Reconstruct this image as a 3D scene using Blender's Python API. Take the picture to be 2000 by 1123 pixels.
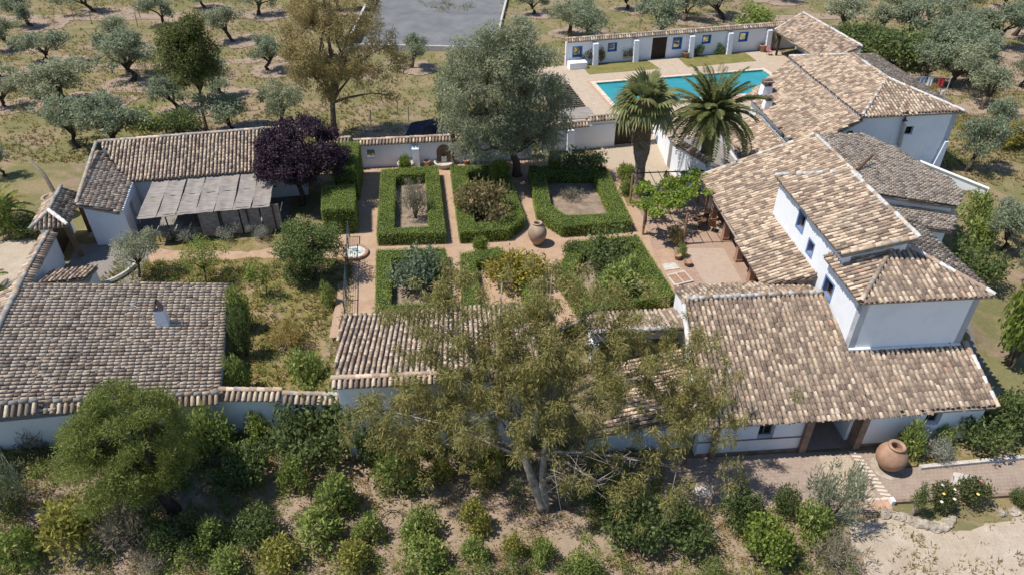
import bpy, math, random
import numpy as np
from mathutils import Vector, Matrix, noise

for o in list(bpy.data.objects):
    bpy.data.objects.remove(o, do_unlink=True)
scene = bpy.context.scene
COL = scene.collection
R = math.radians

# ------------------------------------------------------------------ camera, sky, sun, exposure
cam_d = bpy.data.cameras.new('camera')
cam_d.sensor_width = 36.0
cam_d.lens = 25.2
cam_d.clip_end = 2000
cam = bpy.data.objects.new('camera', cam_d)
cam.location = (0, 0, 25)
cam.rotation_euler = (R(90 - 35.5), 0, 0)
COL.objects.link(cam)
scene.camera = cam
CAM = np.array((0, 0, 25.0))

SUN_EL, SUN_AZ = 62.0, -96.0          # elevation; compass bearing (0 = +Y, clockwise)
world = bpy.data.worlds.new('World')
scene.world = world
world.use_nodes = True
wn = world.node_tree.nodes
bg = wn['Background']
sky = wn.new('ShaderNodeTexSky')
sky.sky_type = 'NISHITA'
sky.sun_disc = False
sky.sun_elevation = R(SUN_EL)
sky.sun_rotation = R(SUN_AZ)
sky.air_density = 1.0
sky.dust_density = 0.1
sky.ozone_density = 5.0
world.node_tree.links.new(sky.outputs[0], bg.inputs[0])
bg.inputs[1].default_value = 0.095

sun_d = bpy.data.lights.new('sun', 'SUN')
sun_d.energy = 3.9
sun_d.angle = R(0.53)
sun_d.color = (1.0, 0.945, 0.87)
sun = bpy.data.objects.new('sun', sun_d)
to_sun = Vector((math.sin(R(SUN_AZ)) * math.cos(R(SUN_EL)), math.cos(R(SUN_AZ)) * math.cos(R(SUN_EL)), math.sin(R(SUN_EL))))
sun.rotation_euler = (-to_sun).to_track_quat('-Z', 'Y').to_euler()
sun.location = (0, 0, 60)
COL.objects.link(sun)

scene.view_settings.view_transform = 'Standard'
scene.view_settings.look = 'None'
scene.view_settings.exposure = 0.5
scene.view_settings.gamma = 1.0
scene.view_settings.use_curve_mapping = False
scene.render.engine = 'CYCLES'
scene.cycles.max_bounces = 6
scene.cycles.transparent_max_bounces = 8
scene.cycles.use_denoising = True

rng = np.random.default_rng(11)
random.seed(11)

# ------------------------------------------------------------------ materials
MATS = {}
def ramp(nt, fac, stops, interp='LINEAR'):
    n = nt.nodes.new('ShaderNodeValToRGB')
    n.color_ramp.interpolation = interp
    el = n.color_ramp.elements
    while len(el) < len(stops):
        el.new(0.5)
    for e, (p, c) in zip(el, stops):
        e.position = p
        e.color = (*c, 1)
    nt.links.new(fac, n.inputs[0])
    return n.outputs[0]
def tex_noise(nt, scale, detail=4, rough=0.6, vec=None, dist=0.0):
    n = nt.nodes.new('ShaderNodeTexNoise')
    n.inputs['Scale'].default_value = scale
    n.inputs['Detail'].default_value = detail
    n.inputs['Roughness'].default_value = rough
    n.inputs['Distortion'].default_value = dist
    nt.links.new(vec if vec is not None else pos(nt), n.inputs['Vector'])
    return n.outputs[0]
def pos(nt):
    g = nt.nodes.new('ShaderNodeNewGeometry')
    return g.outputs['Position']
def mixc(nt, fac, a, b, mode='MIX'):
    n = nt.nodes.new('ShaderNodeMix')
    n.data_type = 'RGBA'
    n.blend_type = mode
    for sock, v in ((n.inputs[0], fac), (n.inputs[6], a), (n.inputs[7], b)):
        if isinstance(v, (int, float)):
            sock.default_value = v
        elif isinstance(v, tuple):
            sock.default_value = (*v, 1)
        else:
            nt.links.new(v, sock)
    return n.outputs[2]
def attr(nt, name='tint'):
    n = nt.nodes.new('ShaderNodeAttribute')
    n.attribute_name = name
    return n.outputs['Fac']
def scaled(nt, s):
    n = nt.nodes.new('ShaderNodeMapping')
    n.inputs['Scale'].default_value = s
    nt.links.new(pos(nt), n.inputs['Vector'])
    return n.outputs[0]
def bump(nt, bsdf, h, strength=0.3, dist=0.02):
    b = nt.nodes.new('ShaderNodeBump')
    b.inputs['Strength'].default_value = strength
    b.inputs['Distance'].default_value = dist
    nt.links.new(h, b.inputs['Height'])
    nt.links.new(b.outputs[0], bsdf.inputs['Normal'])
def new_mat(name, rough=0.9, spec=0.2):
    m = bpy.data.materials.new(name)
    m.use_nodes = True
    b = m.node_tree.nodes['Principled BSDF']
    b.inputs['Roughness'].default_value = rough
    b.inputs['Specular IOR Level'].default_value = spec
    MATS[name] = m
    return m, m.node_tree, b
def simple(name, c1, c2, scale=3.0, rough=0.85, spec=0.2, bmp=0.25, bd=0.01, detail=5, metal=0.0):
    m, nt, b = new_mat(name, rough, spec)
    f = tex_noise(nt, scale, detail)
    nt.links.new(ramp(nt, f, [(0.32, c1), (0.68, c2)]), b.inputs['Base Color'])
    b.inputs['Metallic'].default_value = metal
    if bmp:
        bump(nt, b, tex_noise(nt, scale * 6, 4), bmp, bd)
    return m

# whitewashed stucco with faint stains and patches of repainting
m, nt, b = new_mat('whitewash', 0.9, 0.15)
f = tex_noise(nt, 0.9, 6, 0.65)
c = ramp(nt, f, [(0.3, (0.76, 0.785, 0.81)), (0.5, (0.83, 0.85, 0.87)), (0.75, (0.85, 0.865, 0.88))])
f2 = tex_noise(nt, 1.0, 5, 0.7, scaled(nt, (3.0, 3.0, 0.5)))
c = mixc(nt, ramp(nt, f2, [(0.58, (0, 0, 0)), (0.80, (0.5, 0.5, 0.5))]), c, (0.58, 0.56, 0.52))
f3 = tex_noise(nt, 5.0, 6, 0.75)
c = mixc(nt, ramp(nt, f3, [(0.62, (0, 0, 0)), (0.76, (0.35, 0.35, 0.35))]), c, (0.55, 0.52, 0.47))
nt.links.new(c, b.inputs['Base Color'])
bump(nt, b, tex_noise(nt, 9, 5), 0.35, 0.02)

# clay barrel tiles: one tint per tile, lichen and soot over them
m, nt, b = new_mat('clay_tile', 0.92, 0.12)
c = ramp(nt, attr(nt), [(0.0, (0.161, 0.119, 0.093)), (0.22, (0.261, 0.193, 0.145)), (0.42, (0.362, 0.265, 0.193)),
                        (0.60, (0.462, 0.342, 0.244)), (0.76, (0.593, 0.453, 0.324)), (0.90, (0.723, 0.580, 0.425)), (1.0, (0.502, 0.302, 0.206))])
f = tex_noise(nt, 0.45, 6, 0.7)
c = mixc(nt, ramp(nt, f, [(0.48, (0, 0, 0)), (0.72, (0.5, 0.5, 0.5))]), c, (0.28, 0.23, 0.185))
f = tex_noise(nt, 11, 4, 0.7)
c = mixc(nt, ramp(nt, f, [(0.52, (0, 0, 0)), (0.70, (0.75, 0.75, 0.75))]), c, (0.20, 0.175, 0.15))
f = tex_noise(nt, 17, 3, 0.6, scaled(nt, (1.0, 1.0, 1.6)))
c = mixc(nt, ramp(nt, f, [(0.62, (0, 0, 0)), (0.74, (0.7, 0.7, 0.7))]), c, (0.62, 0.58, 0.50))
nt.links.new(c, b.inputs['Base Color'])
bump(nt, b, tex_noise(nt, 40, 4), 0.5, 0.01)

simple('mortar', (0.20, 0.165, 0.13), (0.36, 0.31, 0.25), 3)
simple('lime_ridge', (0.42, 0.39, 0.35), (0.68, 0.66, 0.62), 2.2)
simple('grey_ridge', (0.20, 0.185, 0.165), (0.46, 0.43, 0.38), 2.0)
simple('stone_trim', (0.17, 0.12, 0.09), (0.30, 0.22, 0.165), 3)
simple('dark_wood', (0.028, 0.018, 0.013), (0.06, 0.038, 0.026), 4, 0.6)
simple('old_wood', (0.13, 0.085, 0.055), (0.25, 0.17, 0.11), 5)
simple('grey_wood', (0.16, 0.14, 0.12), (0.30, 0.27, 0.24), 6)
simple('blue_paint', (0.012, 0.13, 0.36), (0.02, 0.20, 0.48), 5, 0.6, 0.3)
simple('grey_blue_paint', (0.14, 0.20, 0.36), (0.20, 0.28, 0.46), 5, 0.6, 0.3)
simple('brick_post', (0.26, 0.145, 0.095), (0.40, 0.25, 0.17), 9)
simple('black_iron', (0.015, 0.015, 0.016), (0.035, 0.033, 0.03), 6, 0.5, 0.4)
simple('rust_iron', (0.09, 0.05, 0.032), (0.17, 0.10, 0.065), 8)
simple('galvanised', (0.30, 0.32, 0.34), (0.48, 0.50, 0.52), 3, 0.45, 0.5)
simple('pvc', (0.38, 0.36, 0.34), (0.52, 0.50, 0.47), 3, 0.5, 0.4)
simple('terracotta', (0.27, 0.155, 0.10), (0.43, 0.275, 0.185), 2.2, 0.9, detail=8)
simple('old_clay', (0.26, 0.18, 0.12), (0.44, 0.33, 0.235), 1.5, 0.9)
simple('pale_stone', (0.40, 0.37, 0.32), (0.60, 0.56, 0.50), 4)
simple('field_stone', (0.26, 0.22, 0.17), (0.46, 0.40, 0.32), 3)
simple('hedge_core', (0.018, 0.028, 0.010), (0.03, 0.045, 0.014), 4)
simple('soil_bed', (0.17, 0.125, 0.09), (0.32, 0.25, 0.185), 1.6, bmp=0.6, bd=0.05)
simple('pink_plastic', (0.55, 0.16, 0.20), (0.65, 0.25, 0.28), 5, 0.5, 0.4)
simple('green_plastic', (0.02, 0.16, 0.09), (0.03, 0.22, 0.12), 5, 0.4, 0.5)
simple('green_wire', (0.03, 0.055, 0.06), (0.05, 0.08, 0.085), 5, 0.5, 0.4)
simple('white_paint', (0.72, 0.72, 0.71), (0.82, 0.82, 0.80), 4, 0.6, 0.3)
simple('cloth_red', (0.48, 0.05, 0.05), (0.6, 0.09, 0.08), 6)
simple('cloth_blue', (0.30, 0.38, 0.55), (0.45, 0.52, 0.66), 6)
simple('tarp_grey', (0.16, 0.16, 0.17), (0.30, 0.30, 0.31), 2)
simple('black_tarp', (0.012, 0.014, 0.02), (0.035, 0.04, 0.055), 1.2, 0.45, 0.4)
simple('concrete_court', (0.125, 0.13, 0.135), (0.195, 0.195, 0.195), 0.4, 0.95, bmp=0.3, detail=9)
simple('bark_grey', (0.22, 0.18, 0.145), (0.44, 0.38, 0.32), 4, bmp=0.6, bd=0.03)
simple('bark_mottled', (0.15, 0.125, 0.10), (0.40, 0.35, 0.29), 3.0, bmp=0.7, bd=0.03)
simple('bark_dark', (0.045, 0.034, 0.026), (0.11, 0.083, 0.06), 5, bmp=0.6, bd=0.03)
simple('bark_brown', (0.10, 0.07, 0.048), (0.20, 0.145, 0.10), 5, bmp=0.6, bd=0.03)
simple('palm_trunk', (0.12, 0.095, 0.075), (0.27, 0.225, 0.185), 7, bmp=0.7, bd=0.04)
simple('pool_tile', (0.03, 0.26, 0.30), (0.05, 0.34, 0.37), 1.0, 0.5)
simple('petal_white', (0.7, 0.66, 0.5), (0.8, 0.78, 0.7), 5)
simple('petal_yellow', (0.75, 0.55, 0.12), (0.8, 0.65, 0.25), 5)
simple('petal_pink', (0.6, 0.16, 0.2), (0.7, 0.3, 0.33), 5)
simple('glazed_tile', (0.05, 0.12, 0.10), (0.65, 0.66, 0.6), 6, 0.4, 0.4)

m, nt, b = new_mat('dark_glass', 0.08, 0.5)
b.inputs['Base Color'].default_value = (0.012, 0.016, 0.022, 1)
m, nt, b = new_mat('solar_glass', 0.12, 0.5)
b.inputs['Base Color'].default_value = (0.012, 0.014, 0.03, 1)

# pool water
m, nt, b = new_mat('pool_water', 0.06, 0.5)
f = tex_noise(nt, 0.5, 3)
nt.links.new(ramp(nt, f, [(0.3, (0.018, 0.235, 0.29)), (0.7, (0.035, 0.30, 0.33))]), b.inputs['Base Color'])
bump(nt, b, tex_noise(nt, 3.2, 4), 0.25, 0.05)

# reed matting
m, nt, b = new_mat('reed_mat', 0.9, 0.1)
f = tex_noise(nt, 1.0, 4, 0.6, scaled(nt, (1.2, 14.0, 6.0)))
c = ramp(nt, f, [(0.3, (0.165, 0.15, 0.135)), (0.55, (0.30, 0.275, 0.25)), (0.75, (0.40, 0.375, 0.345))])
c = mixc(nt, ramp(nt, tex_noise(nt, 0.8, 4), [(0.4, (0, 0, 0)), (0.7, (0.5, 0.5, 0.5))]), c, (0.27, 0.22, 0.18))
nt.links.new(c, b.inputs['Base Color'])
bump(nt, b, f, 0.8, 0.03)

# paving of small stones and bricks (pieces too small to tell apart)
def paving(name, cols, bw, bh, mortar, rot=4.5, msize=0.012):
    m, nt, b = new_mat(name, 0.9, 0.15)
    mp = nt.nodes.new('ShaderNodeMapping')
    mp.inputs['Rotation'].default_value = (0, 0, R(-rot))
    nt.links.new(pos(nt), mp.inputs['Vector'])
    br = nt.nodes.new('ShaderNodeTexBrick')
    br.inputs['Scale'].default_value = 1.0
    br.inputs['Brick Width'].default_value = bw
    br.inputs['Row Height'].default_value = bh
    br.inputs['Mortar Size'].default_value = msize
    br.inputs['Color1'].default_value = (*cols[0], 1)
    br.inputs['Color2'].default_value = (*cols[1], 1)
    br.inputs['Mortar'].default_value = (*mortar, 1)
    nt.links.new(mp.outputs[0], br.inputs['Vector'])
    f = tex_noise(nt, 0.7, 6, 0.7)
    c = mixc(nt, ramp(nt, f, [(0.35, (0, 0, 0)), (0.7, (0.75, 0.75, 0.75))]), br.outputs[0], cols[2])
    f = tex_noise(nt, 6, 4, 0.7)
    c = mixc(nt, ramp(nt, f, [(0.5, (0, 0, 0)), (0.75, (0.5, 0.5, 0.5))]), c, cols[3])
    nt.links.new(c, b.inputs['Base Color'])
    bump(nt, b, tex_noise(nt, 12, 4), 0.4, 0.015)
paving('pink_paving', [(0.42, 0.29, 0.22), (0.33, 0.225, 0.165), (0.36, 0.25, 0.185), (0.27, 0.19, 0.14)], 0.3, 0.15, (0.24, 0.17, 0.125))
paving('rose_paving', [(0.47, 0.36, 0.285), (0.40, 0.30, 0.23), (0.43, 0.335, 0.26), (0.35, 0.265, 0.20)], 0.16, 0.16, (0.30, 0.23, 0.175))
paving('cream_paving', [(0.48, 0.40, 0.30), (0.40, 0.325, 0.24), (0.42, 0.34, 0.25), (0.34, 0.27, 0.195)], 0.16, 0.16, (0.30, 0.24, 0.18))
paving('pool_paving', [(0.50, 0.41, 0.31), (0.42, 0.335, 0.25), (0.44, 0.36, 0.27), (0.36, 0.29, 0.21)], 0.34, 0.34, (0.30, 0.24, 0.18), 12.5)
paving('terrace_paving', [(0.335, 0.255, 0.205), (0.27, 0.205, 0.165), (0.38, 0.30, 0.235), (0.22, 0.17, 0.135)], 0.2, 0.2, (0.20, 0.155, 0.125))
paving('grey_paving', [(0.27, 0.255, 0.235), (0.22, 0.205, 0.19), (0.25, 0.22, 0.19), (0.19, 0.165, 0.14)], 0.4, 0.4, (0.15, 0.135, 0.12))
simple('coping', (0.52, 0.44, 0.34), (0.64, 0.57, 0.46), 2)
simple('coping_brick', (0.40, 0.25, 0.17), (0.52, 0.34, 0.24), 5)

# ground: dry earth, straw and patchy green growth
def earth(name, soil, straw, green, gs=0.12, cover=(0.42, 0.58), gc=(0.52, 0.66), gain=1.0):
    m, nt, b = new_mat(name, 0.95, 0.08)
    f0 = tex_noise(nt, 1.3, 8, 0.72)
    c = ramp(nt, f0, [(0.28, soil[0]), (0.5, soil[1]), (0.72, soil[2])])
    f1 = tex_noise(nt, gs * 1.7, 7, 0.68, dist=0.4)
    fine = tex_noise(nt, 5.5, 6, 0.75)
    cs = ramp(nt, fine, [(0.3, straw[0]), (0.7, straw[1])])
    c = mixc(nt, ramp(nt, f1, [(cover[0], (0, 0, 0)), (cover[1], (0.9, 0.9, 0.9))]), c, cs)
    f2 = tex_noise(nt, gs * 2.3, 7, 0.7, scaled(nt, (1.0, 1.25, 1.0)), 0.6)
    cg = ramp(nt, fine, [(0.3, green[0]), (0.72, green[1])])
    c = mixc(nt, ramp(nt, f2, [(gc[0], (0, 0, 0)), (gc[1], (0.85, 0.85, 0.85))]), c, cg)
    f3 = tex_noise(nt, 22, 3, 0.6)
    c = mixc(nt, ramp(nt, f3, [(0.55, (0, 0, 0)), (0.75, (0.6, 0.6, 0.6))]), c, (0.13, 0.098, 0.066))
    g = nt.nodes.new('ShaderNodeMix')
    g.data_type = 'RGBA'
    g.blend_type = 'MULTIPLY'
    g.inputs[0].default_value = 1.0
    g.inputs[7].default_value = (gain, gain, gain * 1.02, 1)
    nt.links.new(c, g.inputs[6])
    nt.links.new(g.outputs[2], b.inputs['Base Color'])
    bump(nt, b, tex_noise(nt, 7, 7, 0.75), 0.6, 0.08)
earth('grove_ground', [(0.20, 0.14, 0.10), (0.285, 0.205, 0.145), (0.36, 0.27, 0.195)],
      [(0.20, 0.155, 0.075), (0.31, 0.25, 0.13)], [(0.12, 0.122, 0.046), (0.20, 0.19, 0.078)], 0.10, (0.40, 0.54), (0.44, 0.55), 1.0)
earth('bare_soil', [(0.20, 0.145, 0.108), (0.275, 0.205, 0.152), (0.345, 0.265, 0.20)],
      [(0.22, 0.175, 0.115), (0.30, 0.24, 0.16)], [(0.15, 0.135, 0.07), (0.21, 0.18, 0.09)], 0.3, (0.5, 0.7), (0.6, 0.78), 1.15)
earth('path_earth', [(0.29, 0.19, 0.125), (0.375, 0.255, 0.17), (0.43, 0.31, 0.215)],
      [(0.33, 0.235, 0.155), (0.40, 0.295, 0.20)], [(0.24, 0.19, 0.10), (0.30, 0.23, 0.13)], 0.3, (0.5, 0.7), (0.66, 0.8), 1.15)
earth('slope_ground', [(0.20, 0.145, 0.105), (0.285, 0.21, 0.155), (0.37, 0.28, 0.205)],
      [(0.24, 0.185, 0.125), (0.34, 0.27, 0.19)], [(0.145, 0.125, 0.06), (0.22, 0.185, 0.09)], 0.25, (0.45, 0.6), (0.52, 0.68), 1.1)
earth('garden_ground', [(0.235, 0.165, 0.11), (0.30, 0.215, 0.14), (0.36, 0.26, 0.17)],
      [(0.21, 0.165, 0.075), (0.30, 0.23, 0.10)], [(0.115, 0.115, 0.035), (0.21, 0.175, 0.05)], 0.35, (0.40, 0.54), (0.42, 0.56), 1.05)
earth('pale_gravel', [(0.40, 0.325, 0.235), (0.50, 0.415, 0.31), (0.60, 0.52, 0.41)],
      [(0.45, 0.36, 0.25), (0.55, 0.46, 0.34)], [(0.30, 0.25, 0.15), (0.38, 0.32, 0.20)], 0.3, (0.5, 0.68), (0.62, 0.78), 0.88)
earth('lawn', [(0.16, 0.145, 0.05), (0.21, 0.185, 0.065), (0.25, 0.21, 0.08)],
      [(0.19, 0.165, 0.06), (0.26, 0.215, 0.085)], [(0.10, 0.125, 0.03), (0.15, 0.16, 0.045)], 0.4, (0.45, 0.6), (0.45, 0.65))

# foliage
def leaf_mat(name, stops, transl=0.28, rough=0.6, spec=0.25, gain=1.35):
    m, nt, b = new_mat(name, rough, spec)
    out = nt.nodes['Material Output']
    c = ramp(nt, attr(nt), [(p, tuple(min(0.55, v * gain) for v in col)) for p, col in stops])
    nt.links.new(c, b.inputs['Base Color'])
    t = nt.nodes.new('ShaderNodeBsdfTranslucent')
    nt.links.new(c, t.inputs[0])
    mx = nt.nodes.new('ShaderNodeMixShader')
    mx.inputs[0].default_value = transl
    nt.links.new(b.outputs[0], mx.inputs[1])
    nt.links.new(t.outputs[0], mx.inputs[2])
    nt.links.new(mx.outputs[0], out.inputs[0])
LF = {
 'olive':     [(0, (0.080, 0.097, 0.056)), (0.5, (0.138, 0.158, 0.098)), (1, (0.215, 0.232, 0.155))],
 'eucalypt':  [(0, (0.070, 0.070, 0.022)), (0.5, (0.138, 0.128, 0.044)), (0.85, (0.205, 0.175, 0.066)), (1, (0.235, 0.145, 0.06))],
 'rusty':     [(0, (0.10, 0.09, 0.036)), (0.45, (0.185, 0.155, 0.068)), (0.8, (0.27, 0.20, 0.085)), (1, (0.36, 0.22, 0.095))],
 'greygreen': [(0, (0.085, 0.092, 0.055)), (0.5, (0.140, 0.150, 0.092)), (1, (0.22, 0.22, 0.14))],
 'tallgreen': [(0, (0.040, 0.050, 0.015)), (0.5, (0.078, 0.090, 0.026)), (1, (0.125, 0.120, 0.045))],
 'pine':      [(0, (0.045, 0.058, 0.015)), (0.5, (0.092, 0.108, 0.028)), (1, (0.165, 0.170, 0.050))],
 'plum':      [(0, (0.022, 0.012, 0.020)), (0.5, (0.045, 0.025, 0.038)), (1, (0.085, 0.055, 0.075))],
 'citrus':    [(0, (0.040, 0.060, 0.018)), (0.5, (0.080, 0.105, 0.032)), (0.9, (0.145, 0.160, 0.060)), (1, (0.18, 0.14, 0.06))],
 'green':     [(0, (0.055, 0.078, 0.020)), (0.5, (0.115, 0.140, 0.038)), (0.9, (0.195, 0.205, 0.062)), (1, (0.27, 0.22, 0.07))],
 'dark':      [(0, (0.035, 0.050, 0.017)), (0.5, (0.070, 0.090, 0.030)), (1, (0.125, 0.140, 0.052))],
 'yellowish': [(0, (0.085, 0.095, 0.022)), (0.5, (0.165, 0.160, 0.042)), (1, (0.30, 0.235, 0.058))],
 'yellow':    [(0, (0.12, 0.115, 0.028)), (0.5, (0.24, 0.195, 0.045)), (1, (0.46, 0.34, 0.05))],
 'dry':       [(0, (0.17, 0.135, 0.045)), (0.5, (0.255, 0.195, 0.065)), (1, (0.37, 0.27, 0.09))],
 'leafy':     [(0, (0.070, 0.105, 0.020)), (0.5, (0.150, 0.190, 0.038)), (1, (0.27, 0.29, 0.075))],
 'silver':    [(0, (0.16, 0.175, 0.135)), (0.5, (0.27, 0.285, 0.235)), (1, (0.42, 0.43, 0.38))],
 'grey':      [(0, (0.13, 0.115, 0.080)), (0.5, (0.205, 0.185, 0.130)), (1, (0.30, 0.27, 0.20))],
 'rose':      [(0, (0.045, 0.060, 0.020)), (0.5, (0.085, 0.100, 0.035)), (1, (0.16, 0.15, 0.06))],
 'reddish':   [(0, (0.09, 0.095, 0.035)), (0.45, (0.165, 0.145, 0.062)), (0.75, (0.24, 0.17, 0.09)), (1, (0.33, 0.18, 0.12))],
 'bluegreen': [(0, (0.065, 0.095, 0.055)), (0.5, (0.12, 0.155, 0.095)), (1, (0.20, 0.23, 0.15))],
 'hedge':     [(0, (0.045, 0.070, 0.014)), (0.5, (0.098, 0.126, 0.025)), (0.85, (0.160, 0.170, 0.042)), (1, (0.17, 0.14, 0.05))],
 'vine':      [(0, (0.085, 0.135, 0.022)), (0.5, (0.175, 0.235, 0.040)), (1, (0.30, 0.34, 0.08))],
 'fan_palm':  [(0, (0.065, 0.080, 0.028)), (0.5, (0.125, 0.138, 0.055)), (1, (0.22, 0.21, 0.10))],
 'date_palm': [(0, (0.050, 0.068, 0.022)), (0.5, (0.100, 0.115, 0.038)), (1, (0.20, 0.175, 0.065))],
 'dead_palm': [(0, (0.15, 0.105, 0.055)), (0.5, (0.24, 0.175, 0.10)), (1, (0.33, 0.25, 0.15))],
 'straw':     [(0, (0.13, 0.115, 0.045)), (0.4, (0.21, 0.175, 0.075)), (0.75, (0.30, 0.245, 0.12)), (1, (0.38, 0.31, 0.17))],
 'weed':      [(0, (0.09, 0.10, 0.03)), (0.5, (0.17, 0.155, 0.05)), (1, (0.33, 0.26, 0.08))],
}
for k, st in LF.items():
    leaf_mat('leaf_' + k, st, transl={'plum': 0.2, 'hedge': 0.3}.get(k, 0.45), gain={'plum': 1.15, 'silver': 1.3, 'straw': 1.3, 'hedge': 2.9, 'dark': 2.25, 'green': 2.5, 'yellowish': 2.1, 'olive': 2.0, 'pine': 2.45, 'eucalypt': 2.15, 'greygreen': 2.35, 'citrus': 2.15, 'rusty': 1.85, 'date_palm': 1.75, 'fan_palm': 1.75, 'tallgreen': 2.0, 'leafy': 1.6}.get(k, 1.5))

# ------------------------------------------------------------------ mesh helpers
def M(name):
    return MATS[name]
def obj(name, me, parent=None, at=None):
    """link a mesh object; mesh coordinates are world metres unless `at` (a matrix) is given"""
    o = bpy.data.objects.new(name, me)
    COL.objects.link(o)
    if parent is not None:
        o.parent = parent
        o.matrix_parent_inverse = WORLD[parent.name].inverted()
    w = at if at is not None else Matrix.Identity(4)
    o.matrix_basis = w
    WORLD[o.name] = w.copy()
    return o
WORLD = {}
def thing(name, label, cat, loc, group=None):
    e = bpy.data.objects.new(name, None)
    e.empty_display_size = 0.3
    e.location = loc
    COL.objects.link(e)
    WORLD[e.name] = Matrix.Translation(loc)
    tag(e, label, cat, group)
    return e
def tag(o, label=None, cat=None, group=None, kind=None):
    for k, v in (('label', label), ('category', cat), ('group', group), ('kind', kind)):
        if v:
            o[k] = v
    return o
def np_mesh(name, verts, faces, mat, tint=None, smooth=False):
    """verts (N,3); faces (M,k) array"""
    me = bpy.data.meshes.new(name)
    verts = np.ascontiguousarray(verts, dtype=np.float32)
    faces = np.ascontiguousarray(faces, dtype=np.int32)
    n, k = faces.shape
    me.vertices.add(len(verts))
    me.vertices.foreach_set('co', verts.ravel())
    me.loops.add(n * k)
    me.loops.foreach_set('vertex_index', faces.ravel())
    me.polygons.add(n)
    me.polygons.foreach_set('loop_start', np.arange(0, n * k, k, dtype=np.int32))
    if tint is not None:
        a = me.attributes.new('tint', 'FLOAT', 'POINT')
        a.data.foreach_set('value', np.ascontiguousarray(tint, dtype=np.float32))
    me.update(calc_edges=True)
    me.validate()
    if smooth:
        me.polygons.foreach_set('use_smooth', np.ones(n, dtype=bool))
    me.materials.append(M(mat))
    return me
class MB:
    """collects shapes for one mesh"""
    def __init__(s):
        s.v, s.f = [], []
    def add(s, vs, fs):
        k = len(s.v)
        s.v += [tuple(v) for v in vs]
        s.f += [tuple(i + k for i in f) for f in fs]
        return s
    def box(s, c, size, rz=0.0, taper=1.0):
        hx, hy, hz = size[0] / 2, size[1] / 2, size[2] / 2
        cs, sn = math.cos(rz), math.sin(rz)
        vs = []
        for z in (-hz, hz):
            t = taper if z > 0 else 1.0
            for x, y in ((-hx, -hy), (hx, -hy), (hx, hy), (-hx, hy)):
                x, y = x * t, y * t
                vs.append((c[0] + x * cs - y * sn, c[1] + x * sn + y * cs, c[2] + z))
        return s.add(vs, [(3, 2, 1, 0), (4, 5, 6, 7), (0, 1, 5, 4), (1, 2, 6, 5), (2, 3, 7, 6), (3, 0, 4, 7)])
    def prism(s, poly, z0, z1):
        n = len(poly)
        area = sum(poly[i][0] * poly[(i + 1) % n][1] - poly[(i + 1) % n][0] * poly[i][1] for i in range(n))
        if area < 0:
            poly = poly[::-1]
        vs = [(p[0], p[1], z0) for p in poly] + [(p[0], p[1], z1) for p in poly]
        fs = [tuple(range(n))[::-1], tuple(range(n, 2 * n))]
        fs += [(i, (i + 1) % n, n + (i + 1) % n, n + i) for i in range(n)]
        return s.add(vs, fs)
    def slab(s, pts, off):
        """extrude a 3-D polygon by an offset vector"""
        n = len(pts)
        vs = [tuple(p) for p in pts] + [tuple(p[k] + off[k] for k in range(3)) for p in pts]
        fs = [tuple(range(n)), tuple(range(n, 2 * n))[::-1]]
        fs += [(i, n + i, n + (i + 1) % n, (i + 1) % n) for i in range(n)]
        return s.add(vs, fs)
    def tube(s, pts, rad, n=8, cap=True):
        k = len(s.v)
        pts = [Vector(p) for p in pts]
        up = Vector((0.13, 0.21, 1)).normalized()
        for i, p in enumerate(pts):
            d = (pts[min(i + 1, len(pts) - 1)] - pts[max(i - 1, 0)]).normalized()
            a = d.cross(up if abs(d.dot(up)) < 0.97 else Vector((1, 0, 0))).normalized()
            bb = d.cross(a).normalized()
            r = rad[i] if hasattr(rad, '__len__') else rad
            for j in range(n):
                t = 2 * math.pi * j / n
                s.v.append(tuple(p + (a * math.cos(t) + bb * math.sin(t)) * r))
        for i in range(len(pts) - 1):
            for j in range(n):
                s.f.append((k + i * n + j, k + i * n + (j + 1) % n, k + (i + 1) * n + (j + 1) % n, k + (i + 1) * n + j))
        if cap:
            s.f.append(tuple(k + j for j in range(n))[::-1])
            s.f.append(tuple(k + (len(pts) - 1) * n + j for j in range(n)))
        return s
    def lathe(s, prof, c, n=28):
        k = len(s.v)
        for r, z in prof:
            for j in range(n):
                t = 2 * math.pi * j / n
                s.v.append((c[0] + r * math.cos(t), c[1] + r * math.sin(t), c[2] + z))
        for i in range(len(prof) - 1):
            for j in range(n):
                s.f.append((k + i * n + j, k + i * n + (j + 1) % n, k + (i + 1) * n + (j + 1) % n, k + (i + 1) * n + j))
        return s
    def mesh(s, name, mat, smooth=False, bevel=0.0):
        me = bpy.data.meshes.new(name)
        me.from_pydata(s.v, [], s.f)
        me.update()
        if smooth:
            for p in me.polygons:
                p.use_smooth = True
        me.materials.append(M(mat))
        return me
    def build(s, name, mat, parent=None, smooth=False):
        return obj(name, s.mesh(name, mat, smooth), parent)

class Frame:
    """site grid turned by phi degrees: (a, b) along and across"""
    def __init__(s, phi):
        s.phi = phi
        s.c, s.s = math.cos(R(phi)), math.sin(R(phi))
    def __call__(s, a, b, z=0.0):
        return (a * s.c - b * s.s, a * s.s + b * s.c, z)
    def dirn(s, a, b):
        return Vector((a * s.c - b * s.s, a * s.s + b * s.c, 0))
F45, F12, F7, F11, F15 = Frame(4.5), Frame(12.5), Frame(7), Frame(11.5), Frame(15)
ID = Frame(0)

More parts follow.
